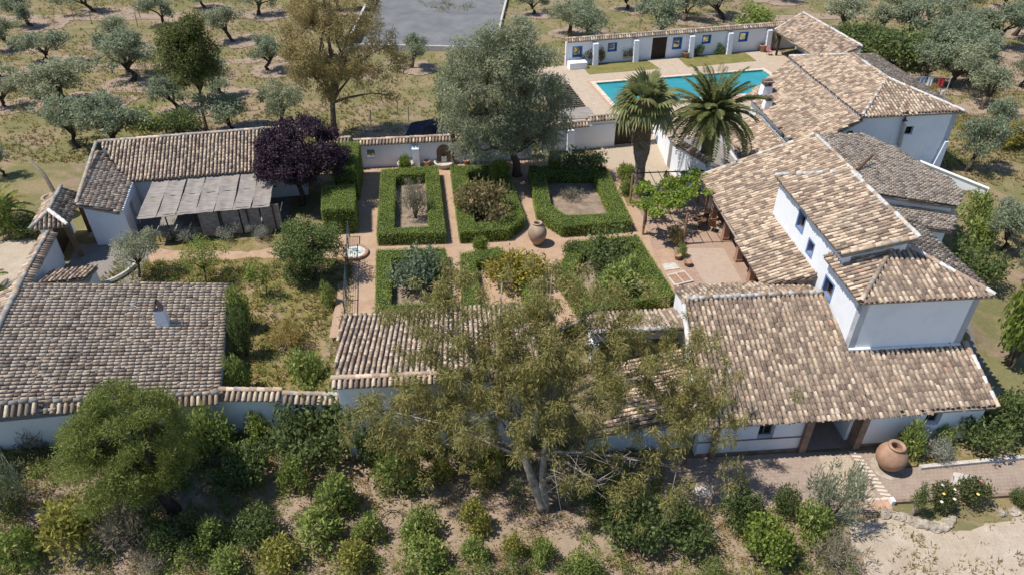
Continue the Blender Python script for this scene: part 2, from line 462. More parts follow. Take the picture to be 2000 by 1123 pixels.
def clone(root, loc, rz, scale, label=None, group=None, cat=None):
    """copy a thing and its parts, sharing mesh data"""
    r = root.copy()
    COL.objects.link(r)
    r.location = loc
    r.rotation_euler = (0, 0, rz)
    r.scale = scale
    WORLD[r.name] = Matrix.LocRotScale(Vector(loc), r.rotation_euler.to_matrix(), Vector(scale))
    if label:
        r['label'] = label
    if group:
        r['group'] = group
    if cat:
        r['category'] = cat
    for ch in root.children:
        c = ch.copy()
        COL.objects.link(c)
        c.parent = r
    return r

def wall_mesh(p, q, z0, z1, th, openings=()):
    """straight wall; its outer face runs p->q with the outside on the right; real holes for the openings (s0,s1,za,zb)"""
    d = Vector((q[0] - p[0], q[1] - p[1], 0))
    L = d.length
    d.normalize()
    inn = Vector((-d.y, d.x, 0))
    ss = sorted({0.0, L} | {round(v, 4) for o in openings for v in o[:2]})
    zs = sorted({z0, z1} | {v for o in openings for v in o[2:] if z0 < v < z1})
    mb = MB()
    def solid(i, j):
        if i < 0 or j < 0 or i >= len(ss) - 1 or j >= len(zs) - 1:
            return False
        s, z = (ss[i] + ss[i + 1]) / 2, (zs[j] + zs[j + 1]) / 2
        return not any(o[0] < s < o[1] and o[2] < z < o[3] for o in openings)
    def pt(s, z, o):
        return (p[0] + d.x * s + inn.x * o, p[1] + d.y * s + inn.y * o, z)
    for i in range(len(ss) - 1):
        for j in range(len(zs) - 1):
            if not solid(i, j):
                continue
            a, b2, c, e = ss[i], ss[i + 1], zs[j], zs[j + 1]
            mb.add([pt(a, c, 0), pt(b2, c, 0), pt(b2, e, 0), pt(a, e, 0)], [(0, 1, 2, 3)])
            mb.add([pt(a, c, th), pt(b2, c, th), pt(b2, e, th), pt(a, e, th)], [(3, 2, 1, 0)])
            if not solid(i - 1, j):
                mb.add([pt(a, c, 0), pt(a, e, 0), pt(a, e, th), pt(a, c, th)], [(0, 1, 2, 3)])
            if not solid(i + 1, j):
                mb.add([pt(b2, c, 0), pt(b2, e, 0), pt(b2, e, th), pt(b2, c, th)], [(3, 2, 1, 0)])
            if not solid(i, j - 1):
                mb.add([pt(a, c, 0), pt(b2, c, 0), pt(b2, c, th), pt(a, c, th)], [(3, 2, 1, 0)])
            if not solid(i, j + 1):
                mb.add([pt(a, e, 0), pt(b2, e, 0), pt(b2, e, th), pt(a, e, th)], [(0, 1, 2, 3)])
    return mb
def wall(parent, p, q, z0, z1, th=0.35, openings=(), mat='whitewash', name='wall'):
    return wall_mesh(p, q, z0, z1, th, openings).build(name, mat, parent)
def gable(parent, pts, off, mat='whitewash', name='wall'):
    return MB().slab(pts, off).build(name, mat, parent)
def along(p, q, s, z, out=0.0):
    d = Vector((q[0] - p[0], q[1] - p[1], 0)).normalized()
    return (p[0] + d.x * s + d.y * out, p[1] + d.y * s - d.x * out, z)
def window(parent, p, q, s0, s1, za, zb, frame='old_wood', depth=0.2, fw=0.06, glass=True, bars=1, lining=None):
    """a window set back in its opening: frame, panes, and a painted lining of the reveal if the photo shows one"""
    d = Vector((q[0] - p[0], q[1] - p[1], 0)).normalized()
    rz = math.atan2(d.y, d.x)
    mb = MB()
    sm, zm = (s0 + s1) / 2, (za + zb) / 2
    mb.box(along(p, q, s0 + fw / 2, zm, -depth), (fw, 0.06, zb - za), rz)
    mb.box(along(p, q, s1 - fw / 2, zm, -depth), (fw, 0.06, zb - za), rz)
    mb.box(along(p, q, sm, za + fw / 2, -depth), (s1 - s0 - 2 * fw, 0.055, fw), rz)
    mb.box(along(p, q, sm, zb - fw / 2, -depth), (s1 - s0 - 2 * fw, 0.055, fw), rz)
    for k in range(bars):
        s = s0 + (s1 - s0) * (k + 1) / (bars + 1)
        mb.box(along(p, q, s, zm, -depth), (0.04, 0.05, zb - za - 2 * fw), rz)
    w = mb.build('window', frame, parent)
    if glass:
        MB().box(along(p, q, sm, zm, -depth - 0.045), (s1 - s0 - 0.02, 0.012, zb - za - 0.02), rz).build('pane', 'dark_glass', w)
    if lining:
        lb = MB()
        t = 0.02
        for (s, z, ws, hz) in ((s0 + t / 2 - 0.001, zm, t, zb - za), (s1 - t / 2 + 0.001, zm, t, zb - za), (sm, za + t / 2 - 0.001, s1 - s0 - 2 * t, t), (sm, zb - t / 2 + 0.001, s1 - s0 - 2 * t, t)):
            lb.box(along(p, q, s, z, -0.15), (ws, 0.31, hz), rz)
        b = 0.10
        for (s, z, ws, hz) in ((s0 - b / 2, zm, b, zb - za + 2 * b), (s1 + b / 2, zm, b, zb - za + 2 * b), (sm, za - b / 2, s1 - s0, b), (sm, zb + b / 2, s1 - s0, b)):
            lb.box(along(p, q, s, z, 0.006), (ws, 0.014, hz), rz)
        lb.build('lining', lining, w)
    return w

# ------------------------------------------------------------------ barrel tile roofs
PITCH, EXPO, TLEN = 0.255, 0.30, 0.40
def tile_base(r1=0.090, r2=0.078, ln=TLEN, lift=0.055, seg=6, th=0.02, rise=0.95, rest=0.034):
    t = np.linspace(0, math.pi, seg + 1)
    lo = np.stack([-r1 * np.cos(t), np.zeros_like(t), rise * r1 * np.sin(t) + lift], 1)
    up = np.stack([-r2 * np.cos(t), np.full_like(t, ln), rise * r2 * np.sin(t) + rest], 1)
    inn = np.stack([-(r1 - th) * np.cos(t), np.full_like(t, 0.002), rise * (r1 - th) * np.sin(t) + lift], 1)
    v = np.concatenate([lo, up, inn])
    n = seg + 1
    f = [(i, i + 1, n + i + 1, n + i) for i in range(seg)] + [(i + 1, i, 2 * n + i, 2 * n + i + 1) for i in range(seg)]
    return v, np.array(f)
def pan_base(ln=0.34, w=0.09):
    x = np.array([-w, -w * 0.45, w * 0.45, w])
    z = np.array([0.045, -0.03, -0.03, 0.045])
    lo = np.stack([x, np.zeros(4), z + 0.012], 1)
    up = np.stack([x * 0.95, np.full(4, ln), z - 0.010], 1)
    return np.concatenate([lo, up]), np.array([(i, i + 1, 4 + i + 1, 4 + i) for i in range(3)])
TV, TF = tile_base()
PV, PF = pan_base()
RV, RF = tile_base(0.125, 0.108, 0.44, 0.02, 6, 0.025, 0.9, 0.004)
NV = 14
TILE_ME = [np_mesh('tile', TV, TF, 'clay_tile', np.full(len(TV), (k + 0.5) / NV)) for k in range(NV)]
RIDGE_ME = {k: [np_mesh('ridge_tile', RV, RF, k, np.full(len(RV), t)) for t in (0.35, 0.6, 0.8)] for k in ('clay_tile', 'lime_ridge', 'grey_ridge')}
def tint_draw():
    """how the clay is shared out: mostly browns, many pale ones, a few red"""
    r = random.random()
    if r < 0.30: return random.uniform(0.04, 0.36)
    if r < 0.66: return random.uniform(0.36, 0.66)
    if r < 0.98: return random.uniform(0.68, 0.93)
    return random.uniform(0.96, 1.0)

def inside(poly, x, y):
    c = False
    n = len(poly)
    for i in range(n):
        x1, y1 = poly[i]
        x2, y2 = poly[i - 1]
        if (y1 > y) != (y2 > y) and x < (x2 - x1) * (y - y1) / (y2 - y1) + x1:
            c = not c
    return c

class Building:
    LIMIT = 300
    def __init__(s, name, label, cat, loc):
        s.root = thing(name, label, cat, loc)
        s.tiles, s.pans = [], []          # (matrix, tint, roof object)
    def roof(s, fr, a0, b0, z0, up, g, poly, thick=0.15, name='roof', tint_shift=0.0, slab='mortar', pans=True, pale=0.0):
        """a tiled slope: plane through (a0,b0,z0) rising by g along the unit direction `up`; outline poly in (a,b)"""
        ul = math.hypot(*up)
        up = (up[0] / ul, up[1] / ul)
        def z(a, b):
            return z0 + g * ((a - a0) * up[0] + (b - b0) * up[1])
        ev = fr.dirn(*up) + Vector((0, 0, g))
        ev.normalize()
        eu = Vector((ev.y, -ev.x, 0)).normalized()
        en = eu.cross(ev).normalized()
        org = Vector(fr(a0, b0, z0))
        pts = [Vector(fr(a, b, z(a, b))) for a, b in poly]
        top = [p - en * 0.055 for p in pts]
        ar = sum((pts[i] - pts[0]).cross(pts[(i + 1) % len(pts)] - pts[0]).z for i in range(len(pts)))
        if ar < 0:
            top = top[::-1]
        ro = MB().slab([tuple(p) for p in top], tuple(-en * thick)).build(name, slab, s.root)
        uv = [((p - org).dot(eu), (p - org).dot(ev)) for p in pts]
        us, vs = [q[0] for q in uv], [q[1] for q in uv]
        off = random.random() * PITCH
        n_u = int((max(us) - min(us)) / PITCH) + 2
        v_lo = min(vs) - 0.07
        sd = random.random() * 100
        for i in range(-1, n_u):
            u = min(us) + off + i * PITCH
            drift = random.uniform(-0.015, 0.015)
            vo = random.uniform(-0.03, 0.03)
            for j in range(int((max(vs) - v_lo) / EXPO) + 2):
                v = v_lo + j * EXPO + vo
                vc = v + EXPO * 0.55
                sag = 0.05 * noise.noise((u * 0.3 + sd, v * 0.3, sd))
                if inside(uv, u, vc):
                    jx, jr = random.gauss(0, 0.007) + drift, random.gauss(0, 0.022)
                    e1 = (eu * math.cos(jr) + ev * math.sin(jr))
                    e2 = (ev * math.cos(jr) - eu * math.sin(jr))
                    tilt = random.gauss(0, 0.012)
                    e2 = (e2 + en * tilt).normalized()
                    o = org + eu * (u + jx) + ev * (v + random.gauss(0, 0.008)) + en * (sag + random.gauss(0, 0.004))
                    sc = random.uniform(0.95, 1.06)
                    m = Matrix(((e1.x * sc, e2.x, en.x, o.x), (e1.y * sc, e2.y, en.y, o.y), (e1.z * sc, e2.z, en.z, o.z), (0, 0, 0, 1)))
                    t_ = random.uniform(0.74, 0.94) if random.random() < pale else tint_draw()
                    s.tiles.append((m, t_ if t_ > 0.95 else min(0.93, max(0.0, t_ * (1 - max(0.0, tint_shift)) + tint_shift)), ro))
                if pans and inside(uv, u + PITCH / 2, vc):
                    o = org + eu * (u + PITCH / 2 + drift) + ev * v + en * (sag - 0.005)
                    m = Matrix(((eu.x, ev.x, en.x, o.x), (eu.y, ev.y, en.y, o.y), (eu.z, ev.z, en.z, o.z), (0, 0, 0, 1)))
                    s.pans.append((m, random.uniform(0.0, 0.3), ro))  # dark tints paint in gap shade as well as soil and lichen
        return ro
    def ridge(s, p, q, lime=0.5, parent=None, scale=1.0, mat='lime_ridge', step=0.36):
        """overlapping ridge tiles bedded in mortar from p down to q"""
        p, q = Vector(p), Vector(q)
        d = q - p
        L = d.length
        d.normalize()
        x = d.cross(Vector((0, 0, 1))).normalized()
        z = x.cross(d).normalized()
        par = parent or s.root
        MB().tube([p - z * 0.03, q - z * 0.03], 0.085 * scale, 8).build('ridge_mortar', mat if lime > 0.3 else 'mortar', par)
        n = max(2, int(L / (step * scale)))
        for k in range(n):
            t = (k + 0.0) / n
            o = p + d * (L * t) + z * (0.01 + random.gauss(0, 0.006)) - d * 0.03
            jr = random.gauss(0, 0.03)
            dd = (d * math.cos(jr) + x * math.sin(jr))
            xx = (x * math.cos(jr) - d * math.sin(jr))
            sc = scale * random.uniform(0.95, 1.05)
            m = Matrix(((xx.x * sc, dd.x * sc, z.x * sc, o.x), (xx.y * sc, dd.y * sc, z.y * sc, o.y), (xx.z * sc, dd.z * sc, z.z * sc, o.z), (0, 0, 0, 1)))
            kind = mat if random.random() < lime else 'clay_tile'
            obj('ridge_tile', random.choice(RIDGE_ME[kind]), par, m)
    def cap(s, p, q, out, drop=0.28, ln=0.5, pitch=0.25, both=False, parent=None, ridge=True, lime=0.5, mat='grey_ridge'):
        """a wall coping: short tiles laid across the wall, sloping outwards, under a row of ridge tiles"""
        p, q = Vector(p), Vector(q)
        d = (q - p)
        L = d.length
        d.normalize()
        o2 = Vector((out[0], out[1], 0)).normalized()
        par = parent or s.root
        for sgn in ((1, -1) if both else (1,)):
            down = (o2 * sgn * ln + Vector((0, 0, -drop))).normalized()
            ev = -down
            eu = d if d.cross(ev).z > 0 else -d
            en = eu.cross(ev).normalized()
            n = int(L / pitch)
            for k in range(n):
                o = p + d * ((k + 0.5) * L / n) + down * (ln + random.gauss(0, 0.015)) + en * 0.0
                sc = ln / TLEN
                m = Matrix(((eu.x * 1.05, ev.x * sc, en.x, o.x), (eu.y * 1.05, ev.y * sc, en.y, o.y), (eu.z * 1.05, ev.z * sc, en.z, o.z), (0, 0, 0, 1)))
                s.tiles.append((m, tint_draw(), par))
            c0, c1 = p + down * ln * 0.97 - en * 0.02, q + down * ln * 0.97 - en * 0.02
            MB().slab([tuple(p - en * 0.02), tuple(q - en * 0.02), tuple(c1), tuple(c0)] if sgn * d.cross(o2).z < 0 else [tuple(c0), tuple(c1), tuple(q - en * 0.02), tuple(p - en * 0.02)], tuple(-en * 0.07)).build('coping_bed', 'mortar', par)
        if ridge:
            s.ridge(p + Vector((0, 0, 0.05)), q + Vector((0, 0, 0.05)), lime, par, 1.0, mat)
    def finish(s):
        if not s.tiles:
            return
        d = [(np.linalg.norm(np.array(t[0].translation) - CAM), i) for i, t in enumerate(s.tiles)]
        d.sort()
        near = {i for _, i in d[:s.LIMIT]}
        rest = []
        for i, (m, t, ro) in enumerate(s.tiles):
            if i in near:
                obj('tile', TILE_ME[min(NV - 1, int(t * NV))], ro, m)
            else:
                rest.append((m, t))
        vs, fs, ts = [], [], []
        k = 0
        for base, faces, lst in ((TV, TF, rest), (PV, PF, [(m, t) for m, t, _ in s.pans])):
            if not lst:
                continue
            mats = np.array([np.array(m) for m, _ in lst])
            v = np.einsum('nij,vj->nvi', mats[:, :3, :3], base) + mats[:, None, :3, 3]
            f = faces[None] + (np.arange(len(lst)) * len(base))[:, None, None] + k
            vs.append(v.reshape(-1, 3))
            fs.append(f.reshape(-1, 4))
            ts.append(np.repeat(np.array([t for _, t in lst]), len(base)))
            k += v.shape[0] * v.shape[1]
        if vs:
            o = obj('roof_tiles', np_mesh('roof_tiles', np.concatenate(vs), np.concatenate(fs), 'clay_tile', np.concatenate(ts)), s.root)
            o['kind'] = 'stuff'

# ------------------------------------------------------------------ terrain
FRONT = [(-60, 12.0), (-26, 21.3), (-14.05, 24.45), (-13.8, 25.0), (-8.2, 24.75), (-7.9, 24.6), (5.0, 24.4), (8.2, 29.5), (24.5, 30.5), (25.2, 30.6), (60, 34)]
def front_y(x):
    for (x0, y0), (x1, y1) in zip(FRONT, FRONT[1:]):
        if x <= x1:
            t = max(0.0, (x - x0) / (x1 - x0))
            return y0 + (y1 - y0) * t
    return FRONT[-1][1]
def step_w(x):
    if -25 <= x <= 24.8:
        return 0.3
    return min(14.0, 0.3 + (abs(x + 25) if x < -25 else abs(x - 24.8)) * 3.0)
def sstep(t):
    t = min(1.0, max(0.0, t))
    return t * t * (3 - 2 * t)
def bank(x):
    """how much the slope in front of the wall rises towards the left"""
    return max(0.0, min(2.6, (-11.0 - x) * 0.215))
def base_z(x, y):
    yw, w = front_y(x), step_w(x)
    zf = -2.0 + bank(x) * sstep((y - 15.5) / 6.5)
    zb = -0.7 * sstep((36.5 - y) / 8.0) * sstep((-9.2 - x) / 1.2) * sstep((x + 26) / 2)
    return zf + (zb - zf) * sstep((y - yw) / w + 0.5)

def ground_z(x, y):
    z = base_z(x, y)
    if y > 55:
        d = max(0.0, -34 - x, x - 40, y - 84)
        z += 0.22 * noise.noise((x * 0.07, y * 0.07, 3.1)) * min(1.0, d / 10.0)
    a, b2 = x * F12.c + y * F12.s, -x * F12.s + y * F12.c
    if 22.0 < a < 43.0 and 59.0 < b2 < 68.2:
        z = -2.2
    return z
xs = np.concatenate([np.arange(-170, -36, 4.0), np.arange(-36, 44, 0.8), np.arange(44, 172, 4.0)])
rel = np.concatenate([np.arange(-40, -14, 3.0), np.arange(-14, -0.6, 0.9), (-0.6, -0.16, -0.15, 0.15, 0.16, 0.6), np.arange(1.5, 60, 1.0), np.arange(60, 330, 5.0)])
gv = [(x, front_y(x) + r_, ground_z(x, front_y(x) + r_)) for r_ in rel for x in xs]
nx = len(xs)
gf = [(j * nx + i, j * nx + i + 1, (j + 1) * nx + i + 1, (j + 1) * nx + i) for j in range(len(rel) - 1) for i in range(nx - 1)]
tag(obj('ground', np_mesh('ground', np.array(gv), np.array(gf), 'grove_ground', smooth=False)), kind='structure')

def sheet(name, pts, z, mat, jit=0.0, kind='structure', thick=0.0):
    out = []
    n = len(pts)
    for i in range(n):
        p, q = pts[i], pts[(i + 1) % n]
        k = max(1, int(math.dist(p, q) / 0.35)) if jit else 1
        for j in range(k):
            t = j / k
            x, y = p[0] + (q[0] - p[0]) * t, p[1] + (q[1] - p[1]) * t
            if jit and j:
                x += jit * noise.noise((x * 0.9, y * 0.9, 1.7)) + jit * 0.5 * noise.noise((x * 3.1, y * 3.1, 4.7))
                y += jit * noise.noise((x * 0.9, y * 0.9, 8.7)) + jit * 0.5 * noise.noise((x * 3.1, y * 3.1, 2.7))
            out.append((x, y))
    mb = MB().prism(out, z - max(thick, 0.003), z)
    o = mb.build(name, mat)
    o['kind'] = kind
    return o
def drape(name, pts, dz, mat, cell=0.3):
    """a sheet that follows the terrain"""
    x0, x1 = min(p[0] for p in pts), max(p[0] for p in pts)
    y0, y1 = min(p[1] for p in pts), max(p[1] for p in pts)
    ids, vs, fs = {}, [], []
    def vid(i, j):
        if (i, j) not in ids:
            ids[(i, j)] = len(vs)
            x, y = x0 + i * cell, y0 + j * cell
            vs.append((x, y, ground_z(x, y) + dz))
        return ids[(i, j)]
    for i in range(int((x1 - x0) / cell) + 1):
        for j in range(int((y1 - y0) / cell) + 1):
            cx, cy = x0 + (i + 0.5) * cell, y0 + (j + 0.5) * cell
            jx = 0.25 * noise.noise((cx * 0.8, cy * 0.8, 3.3))
            if inside(pts, cx + jx, cy + jx):
                fs.append((vid(i, j), vid(i + 1, j), vid(i + 1, j + 1), vid(i, j + 1)))
    o = obj(name, np_mesh(name, np.array(vs), np.array(fs), mat, smooth=True))
    o['kind'] = 'structure'
    return o
def loc(fr, pts):
    return [fr(a, b)[:2] for a, b in pts]

# front slope below the wall and the farm track
drape('slope_earth', [(-34, 8), (14.8, 8), (14.8, 20.2), (8.5, 20.9), (8.4, 23.6), (5.2, 24.1), (-8.1, 24.3), (-13.9, 24.6), (-14.3, 24.1), (-25.5, 21.0), (-34, 18.5)], 0.012, 'slope_ground', 0.4)
sheet('gravel_drive', [(14.8, 8), (40, 8), (40, 20.9), (24, 20.6), (19.5, 19.4), (17.2, 20.2), (14.9, 19.9)], -1.985, 'pale_gravel', 0.35)
terrace = sheet('terrace_paving', [(6.8, 20.95), (14.6, 20.35), (17.2, 20.45), (17.3, 20.95), (23.6, 21.3), (40, 22.5), (40, 25.4), (24.5, 24.8), (19.6, 22.95), (17.9, 22.95), (17.75, 24.1), (8.5, 23.55), (8.3, 22.6)], -1.97, 'terrace_paving', 0.05)
sheet('passage_floor', loc(F45, [(16.0, 22.86), (18.7, 22.86), (18.7, 29.5), (16.0, 29.5)]), -1.96, 'terrace_paving')
sheet('terrace_panel', [(14.75, 21.25), (16.75, 21.3), (16.45, 23.75), (14.95, 23.7)], -1.964, 'cream_paving', 0.05)
sheet('front_bed', [(17.95, 23.0), (19.6, 23.05), (24.6, 23.7), (40, 25), (40, 26.5), (24.4, 24.9), (17.9, 24.2)], -1.93, 'garden_ground', 0.05)
# the compound
sheet('formal_garden_earth', loc(F45, [(-7.6, 31.0), (12.4, 31.0), (12.5, 51.0), (3.5, 53.2), (-7.0, 53.4), (-8.0, 48)]), 0.010, 'path_earth', 0.1)
drape('farm_track', [(-90, 90.5), (-50, 92.5), (-20, 95.3), (-20, 97.6), (-50, 95.2), (-90, 94)], 0.03, 'bare_soil', 0.5)
drape('farm_track', [(-52, 73.0), (-34, 74.5), (-18, 79.0), (-18, 80.5), (-34, 76.5), (-52, 75.2)], 0.03, 'bare_soil', 0.5)
drape('farm_track', [(30, 92), (80, 97), (80, 99.5), (30, 94.5)], 0.03, 'bare_soil', 0.5)
drape('farm_track', [(41, 50), (44, 50), (52, 66), (56, 84), (53.5, 84), (49.5, 67)], 0.03, 'bare_soil', 0.4)
drape('side_yard', loc(F45, [(24.9, 25.6), (28.6, 25.8), (28.2, 30.5), (24.9, 30.5)]), 0.02, 'grey_paving', 0.25)
drape('left_garden_earth', [(-14.0, 25.3), (-8.0, 25.2), (-9.4, 32.5), (-10.9, 42.0), (-24.5, 41.5), (-24.5, 36.0), (-15.8, 34.0)], 0.014, 'garden_ground', 0.3)
sheet('left_garden_path', [(-25.0, 37.4), (-20, 38.2), (-10.8, 38.3), (-10.5, 41.1), (-13, 40.9), (-17, 38.9), (-24.5, 39.4)], 0.020, 'path_earth', 0.3)
sheet('reed_shade_floor', loc(F11, [(-19.5, 45.4), (-6.6, 45.4), (-6.6, 50), (-19.5, 50)]), 0.02, 'grey_paving')
sheet('gate_yard', loc(F15, [(-17.4, 38.6), (-12.6, 38.6), (-12.4, 45.6), (-17.2, 45.8)]), 0.03, 'grey_paving')
sheet('gate_gravel', [(-60, 30), (-26.5, 31.5), (-30.8, 40.5), (-36, 40.6), (-60, 43)], 0.012, 'pale_gravel', 0.6)
sheet('patio_border', loc(F45, [(12.3, 31.0), (18.6, 31.0), (18.6, 45.6), (13.0, 45.6), (12.2, 38.9)]), 0.02, 'pink_paving', 0.03)
sheet('patio_centre', loc(F45, [(14.4, 32.0), (16.7, 32.0), (16.8, 38.2), (14.3, 38.4)]), 0.026, 'rose_paving', 0.03)
sheet('bare_strip', loc(F45, [(12.35, 32.2), (13.6, 32.2), (13.4, 38.4), (12.25, 38.4)]), 0.028, 'path_earth', 0.12)
sheet('side_patio', loc(F45, [(13.0, 45.6), (18.6, 45.6), (18.6, 50), (16.4, 57), (11.0, 53.6), (11.6, 50.3)]), 0.022, 'cream_paving', 0.04)
sheet('palm_bed', loc(F45, [(11.7, 44.2), (13.3, 44.2), (13.5, 50.2), (12.1, 50.4)]), 0.03, 'garden_ground', 0.08)
sheet('inner_yard', loc(F45, [(18.7, 44.2), (25.0, 44.2), (25.0, 58), (18.6, 58)]), 0.03, 'grey_paving')
# pool court
PX0, PX1, PY0, PY1 = 23.3, 41.5, 60.6, 66.55
dk = [[(17.0, 52.2), (50, 52.2), (50, 60.0), (17.0, 60.0)], [(17.0, 67.2), (46.5, 67.2), (46.5, 72.3), (17.0, 72.3)], [(17.0, 60.0), (22.7, 60.0), (22.7, 67.2), (17.0, 67.2)], [(42.1, 60.0), (47.5, 60.0), (47.5, 67.2), (42.1, 67.2)]]
mb = MB()
for q in dk:
    mb.prism(loc(F12, q), 0.02, 0.05)
pool_deck = mb.build('pool_deck', 'pool_paving')
pool_deck['kind'] = 'structure'
sheet('pool_lawn', loc(F12, [(23.4, 69.1), (31.2, 69.2), (30.9, 72.3), (23.5, 72.3)]), 0.056, 'lawn', 0.06)
sheet('pool_lawn', loc(F12, [(34.3, 69.0), (42.3, 69.3), (42.5, 72.3), (34.4, 72.3)]), 0.056, 'lawn', 0.06)
sheet('concrete_court', [(-17.9, 81.2), (-2.2, 80.0), (-0.4, 112), (-19.2, 112)], 0.05, 'concrete_court', 0.0)
sheet('bank_earth', [(-14.0, 53.9), (-1.0, 55.0), (-1.2, 61.5), (-13.5, 59.0)], 0.03, 'bare_soil', 0.6)

# ------------------------------------------------------------------ main house
H = Building('main_house', 'large white farmhouse on the right with stacked tiled roofs and a two storey tower', 'house', F45(18, 30, 0))
r = H.root
f = F45
# front wing: long slope to the camera, short slope behind
fz = lambda b: 0.45 + 0.38 * (b - 22.5)
roof_front = H.roof(f, 18, 22.5, 0.45, (0, 1), 0.38, [(10.45, 22.5), (25.0, 22.62), (24.9, 25.95), (18.85, 25.9), (18.6, 29.06), (11.2, 29.06)])
H.roof(f, 14, 29.06, 2.94, (0, -1), 0.36, [(11.2, 29.06), (18.6, 29.06), (18.6, 30.4), (16.4, 31.25), (11.4, 31.25)])
H.ridge(f(18.55, 29.06, 3.02), f(11.2, 29.06, 3.0), 0.75)
H.ridge(f(11.15, 29.0, 2.98), f(10.4, 22.6, 0.56), 0.8)
H.ridge(f(24.95, 25.9, 1.80), f(25.0, 22.6, 0.55), 0.25)
pw, qw = f(10.75, 22.9)[:2], f(24.75, 22.9)[:2]
sA = lambda a: a - 10.75
ops = [(sA(10.95), sA(11.75), -0.85, 0.15), (sA(13.62), sA(14.4), -1.0, 0.1), (sA(16.15), sA(18.6), -2.3, 0.25), (sA(21.85), sA(22.65), -0.75, 0.1)]
wall(r, pw, qw, -2.3, 0.52, 0.45, ops)
window(r, pw, qw, ops[0][0], ops[0][1], ops[0][2], ops[0][3], 'stone_trim', 0.3)
window(r, pw, qw, ops[1][0], ops[1][1], ops[1][2], ops[1][3], 'stone_trim', 0.3)
window(r, pw, qw, ops[3][0], ops[3][1], ops[3][2], ops[3][3], 'stone_trim', 0.3)
MB().box(along(pw, qw, 2.6, -1.0, 0.02), (5.2, 0.05, 0.05), R(4.5)).build('string_course', 'stone_trim', r)
MB().box(along(pw, qw, 2.6, -1.93, 0.03), (5.2, 0.07, 0.24), R(4.5)).build('plinth', 'stone_trim', r)
MB().box(along(pw, qw, 10.9, -1.93, 0.03), (5.9, 0.07, 0.24), R(4.5)).build('plinth', 'stone_trim', r)
for s in (sA(16.02), sA(18.75)):
    MB().box(along(pw, qw, s, -0.9, -0.1), (0.34, 0.62, 2.35), R(4.5)).build('jamb', 'stone_trim', r)
MB().box(along(pw, qw, sA(17.37), 0.32, -0.1), (3.1, 0.5, 0.16), R(4.5)).build('lintel', 'dark_wood', r)
MB().tube([along(pw, qw, sA(11.5), 0.4, 0.16), along(pw, qw, sA(11.5), -1.75, 0.16), along(pw, qw, sA(11.42), -2.0, 0.3)], [0.13, 0.13, 0.19], 10).build('drainpipe', 'brick_post', r)
# passage: side walls, back wall, floor lies in the setting
wall(r, f(16.0, 29.4)[:2], f(16.0, 23.36)[:2], -2.3, 0.5, 0.3)
wall(r, f(18.75, 23.36)[:2], f(18.75, 29.4)[:2], -2.3, 0.5, 0.3)
wall(r, f(16.0, 29.4)[:2], f(18.75, 29.4)[:2], -2.3, 0.9, 0.3)
gate_leaf = MB()
for k in range(6):
    gate_leaf.box(f(18.55 + 0.06, 23.6 + k * 0.21, -1.05), (0.05, 0.19, 1.8), R(4.5))
gate_leaf.build('gate_leaf', 'grey_wood', r)
gable(r, [f(11.0, 22.95, -2.3), f(11.0, 22.95, 0.42), f(11.3, 29.06, 2.78), f(11.4, 30.9, 2.1), f(11.4, 30.9, -0.2), f(11.4, 28, -2.3)], tuple(f.dirn(0.35, 0)))
gable(r, [f(24.75, 23.36, -2.3), f(24.75, 23.36, 0.62), f(24.75, 26.3, 1.62), f(24.75, 26.3, -2.3)], tuple(f.dirn(-0.35, 0)))
wall(r, f(18.3, 30.9)[:2], f(11.5, 30.9)[:2], -0.3, 2.1, 0.3)

# tower with hipped roof
tw = [(18.8, 25.9), (24.65, 25.9), (24.65, 32.5), (18.8, 32.5)]
ops = [(29.9 - 29.45, 29.9 - 28.55, 2.78, 3.72)]
wall(r, f(18.8, 25.9)[:2], f(24.65, 25.9)[:2], 1.0, 4.92, 0.35)
wall(r, f(18.8, 29.9)[:2], f(18.8, 25.9)[:2], 0.2, 4.92, 0.35, ops)
window(r, f(18.8, 29.9)[:2], f(18.8, 25.9)[:2], *ops[0], frame='old_wood', depth=0.26, lining='grey_blue_paint')
wall(r, f(24.65, 25.9)[:2], f(24.65, 32.5)[:2], -2.2, 4.92, 0.35)
tz = lambda d: 4.92 + 0.31 * d
L_, R_, B_, K_ = 18.4, 25.0, 25.58, 32.4
mid, half = (L_ + R_) / 2, (R_ - L_) / 2
apex = (mid, B_ + half + 0.25)
H.roof(f, mid, B_, 4.92, (0, 1), 0.30, [(L_, B_), (R_, B_), apex])
H.roof(f, L_, 28, 4.92, (1, 0), 0.31, [(L_, B_), apex, (mid, 30.1), (L_, 29.5)])
H.roof(f, R_, 28, 4.92, (-1, 0), 0.31, [(R_, B_), (R_, K_), (mid, K_), apex])
az = 4.92 + 0.31 * half
H.ridge(f(apex[0], apex[1], az + 0.06), f(L_ + 0.05, B_ + 0.05, 5.0), 0.25, mat='grey_ridge')
H.ridge(f(apex[0], apex[1], az + 0.06), f(R_ - 0.05, B_ + 0.05, 5.0), 0.6)
H.ridge(f(mid, 30.4, az + 0.06), f(apex[0], apex[1], az + 0.06), 0.4)
MB().box(f(21.7, 25.83, 1.80), (5.75, 0.16, 0.09), R(4.5)).build('flashing', 'white_paint', r)

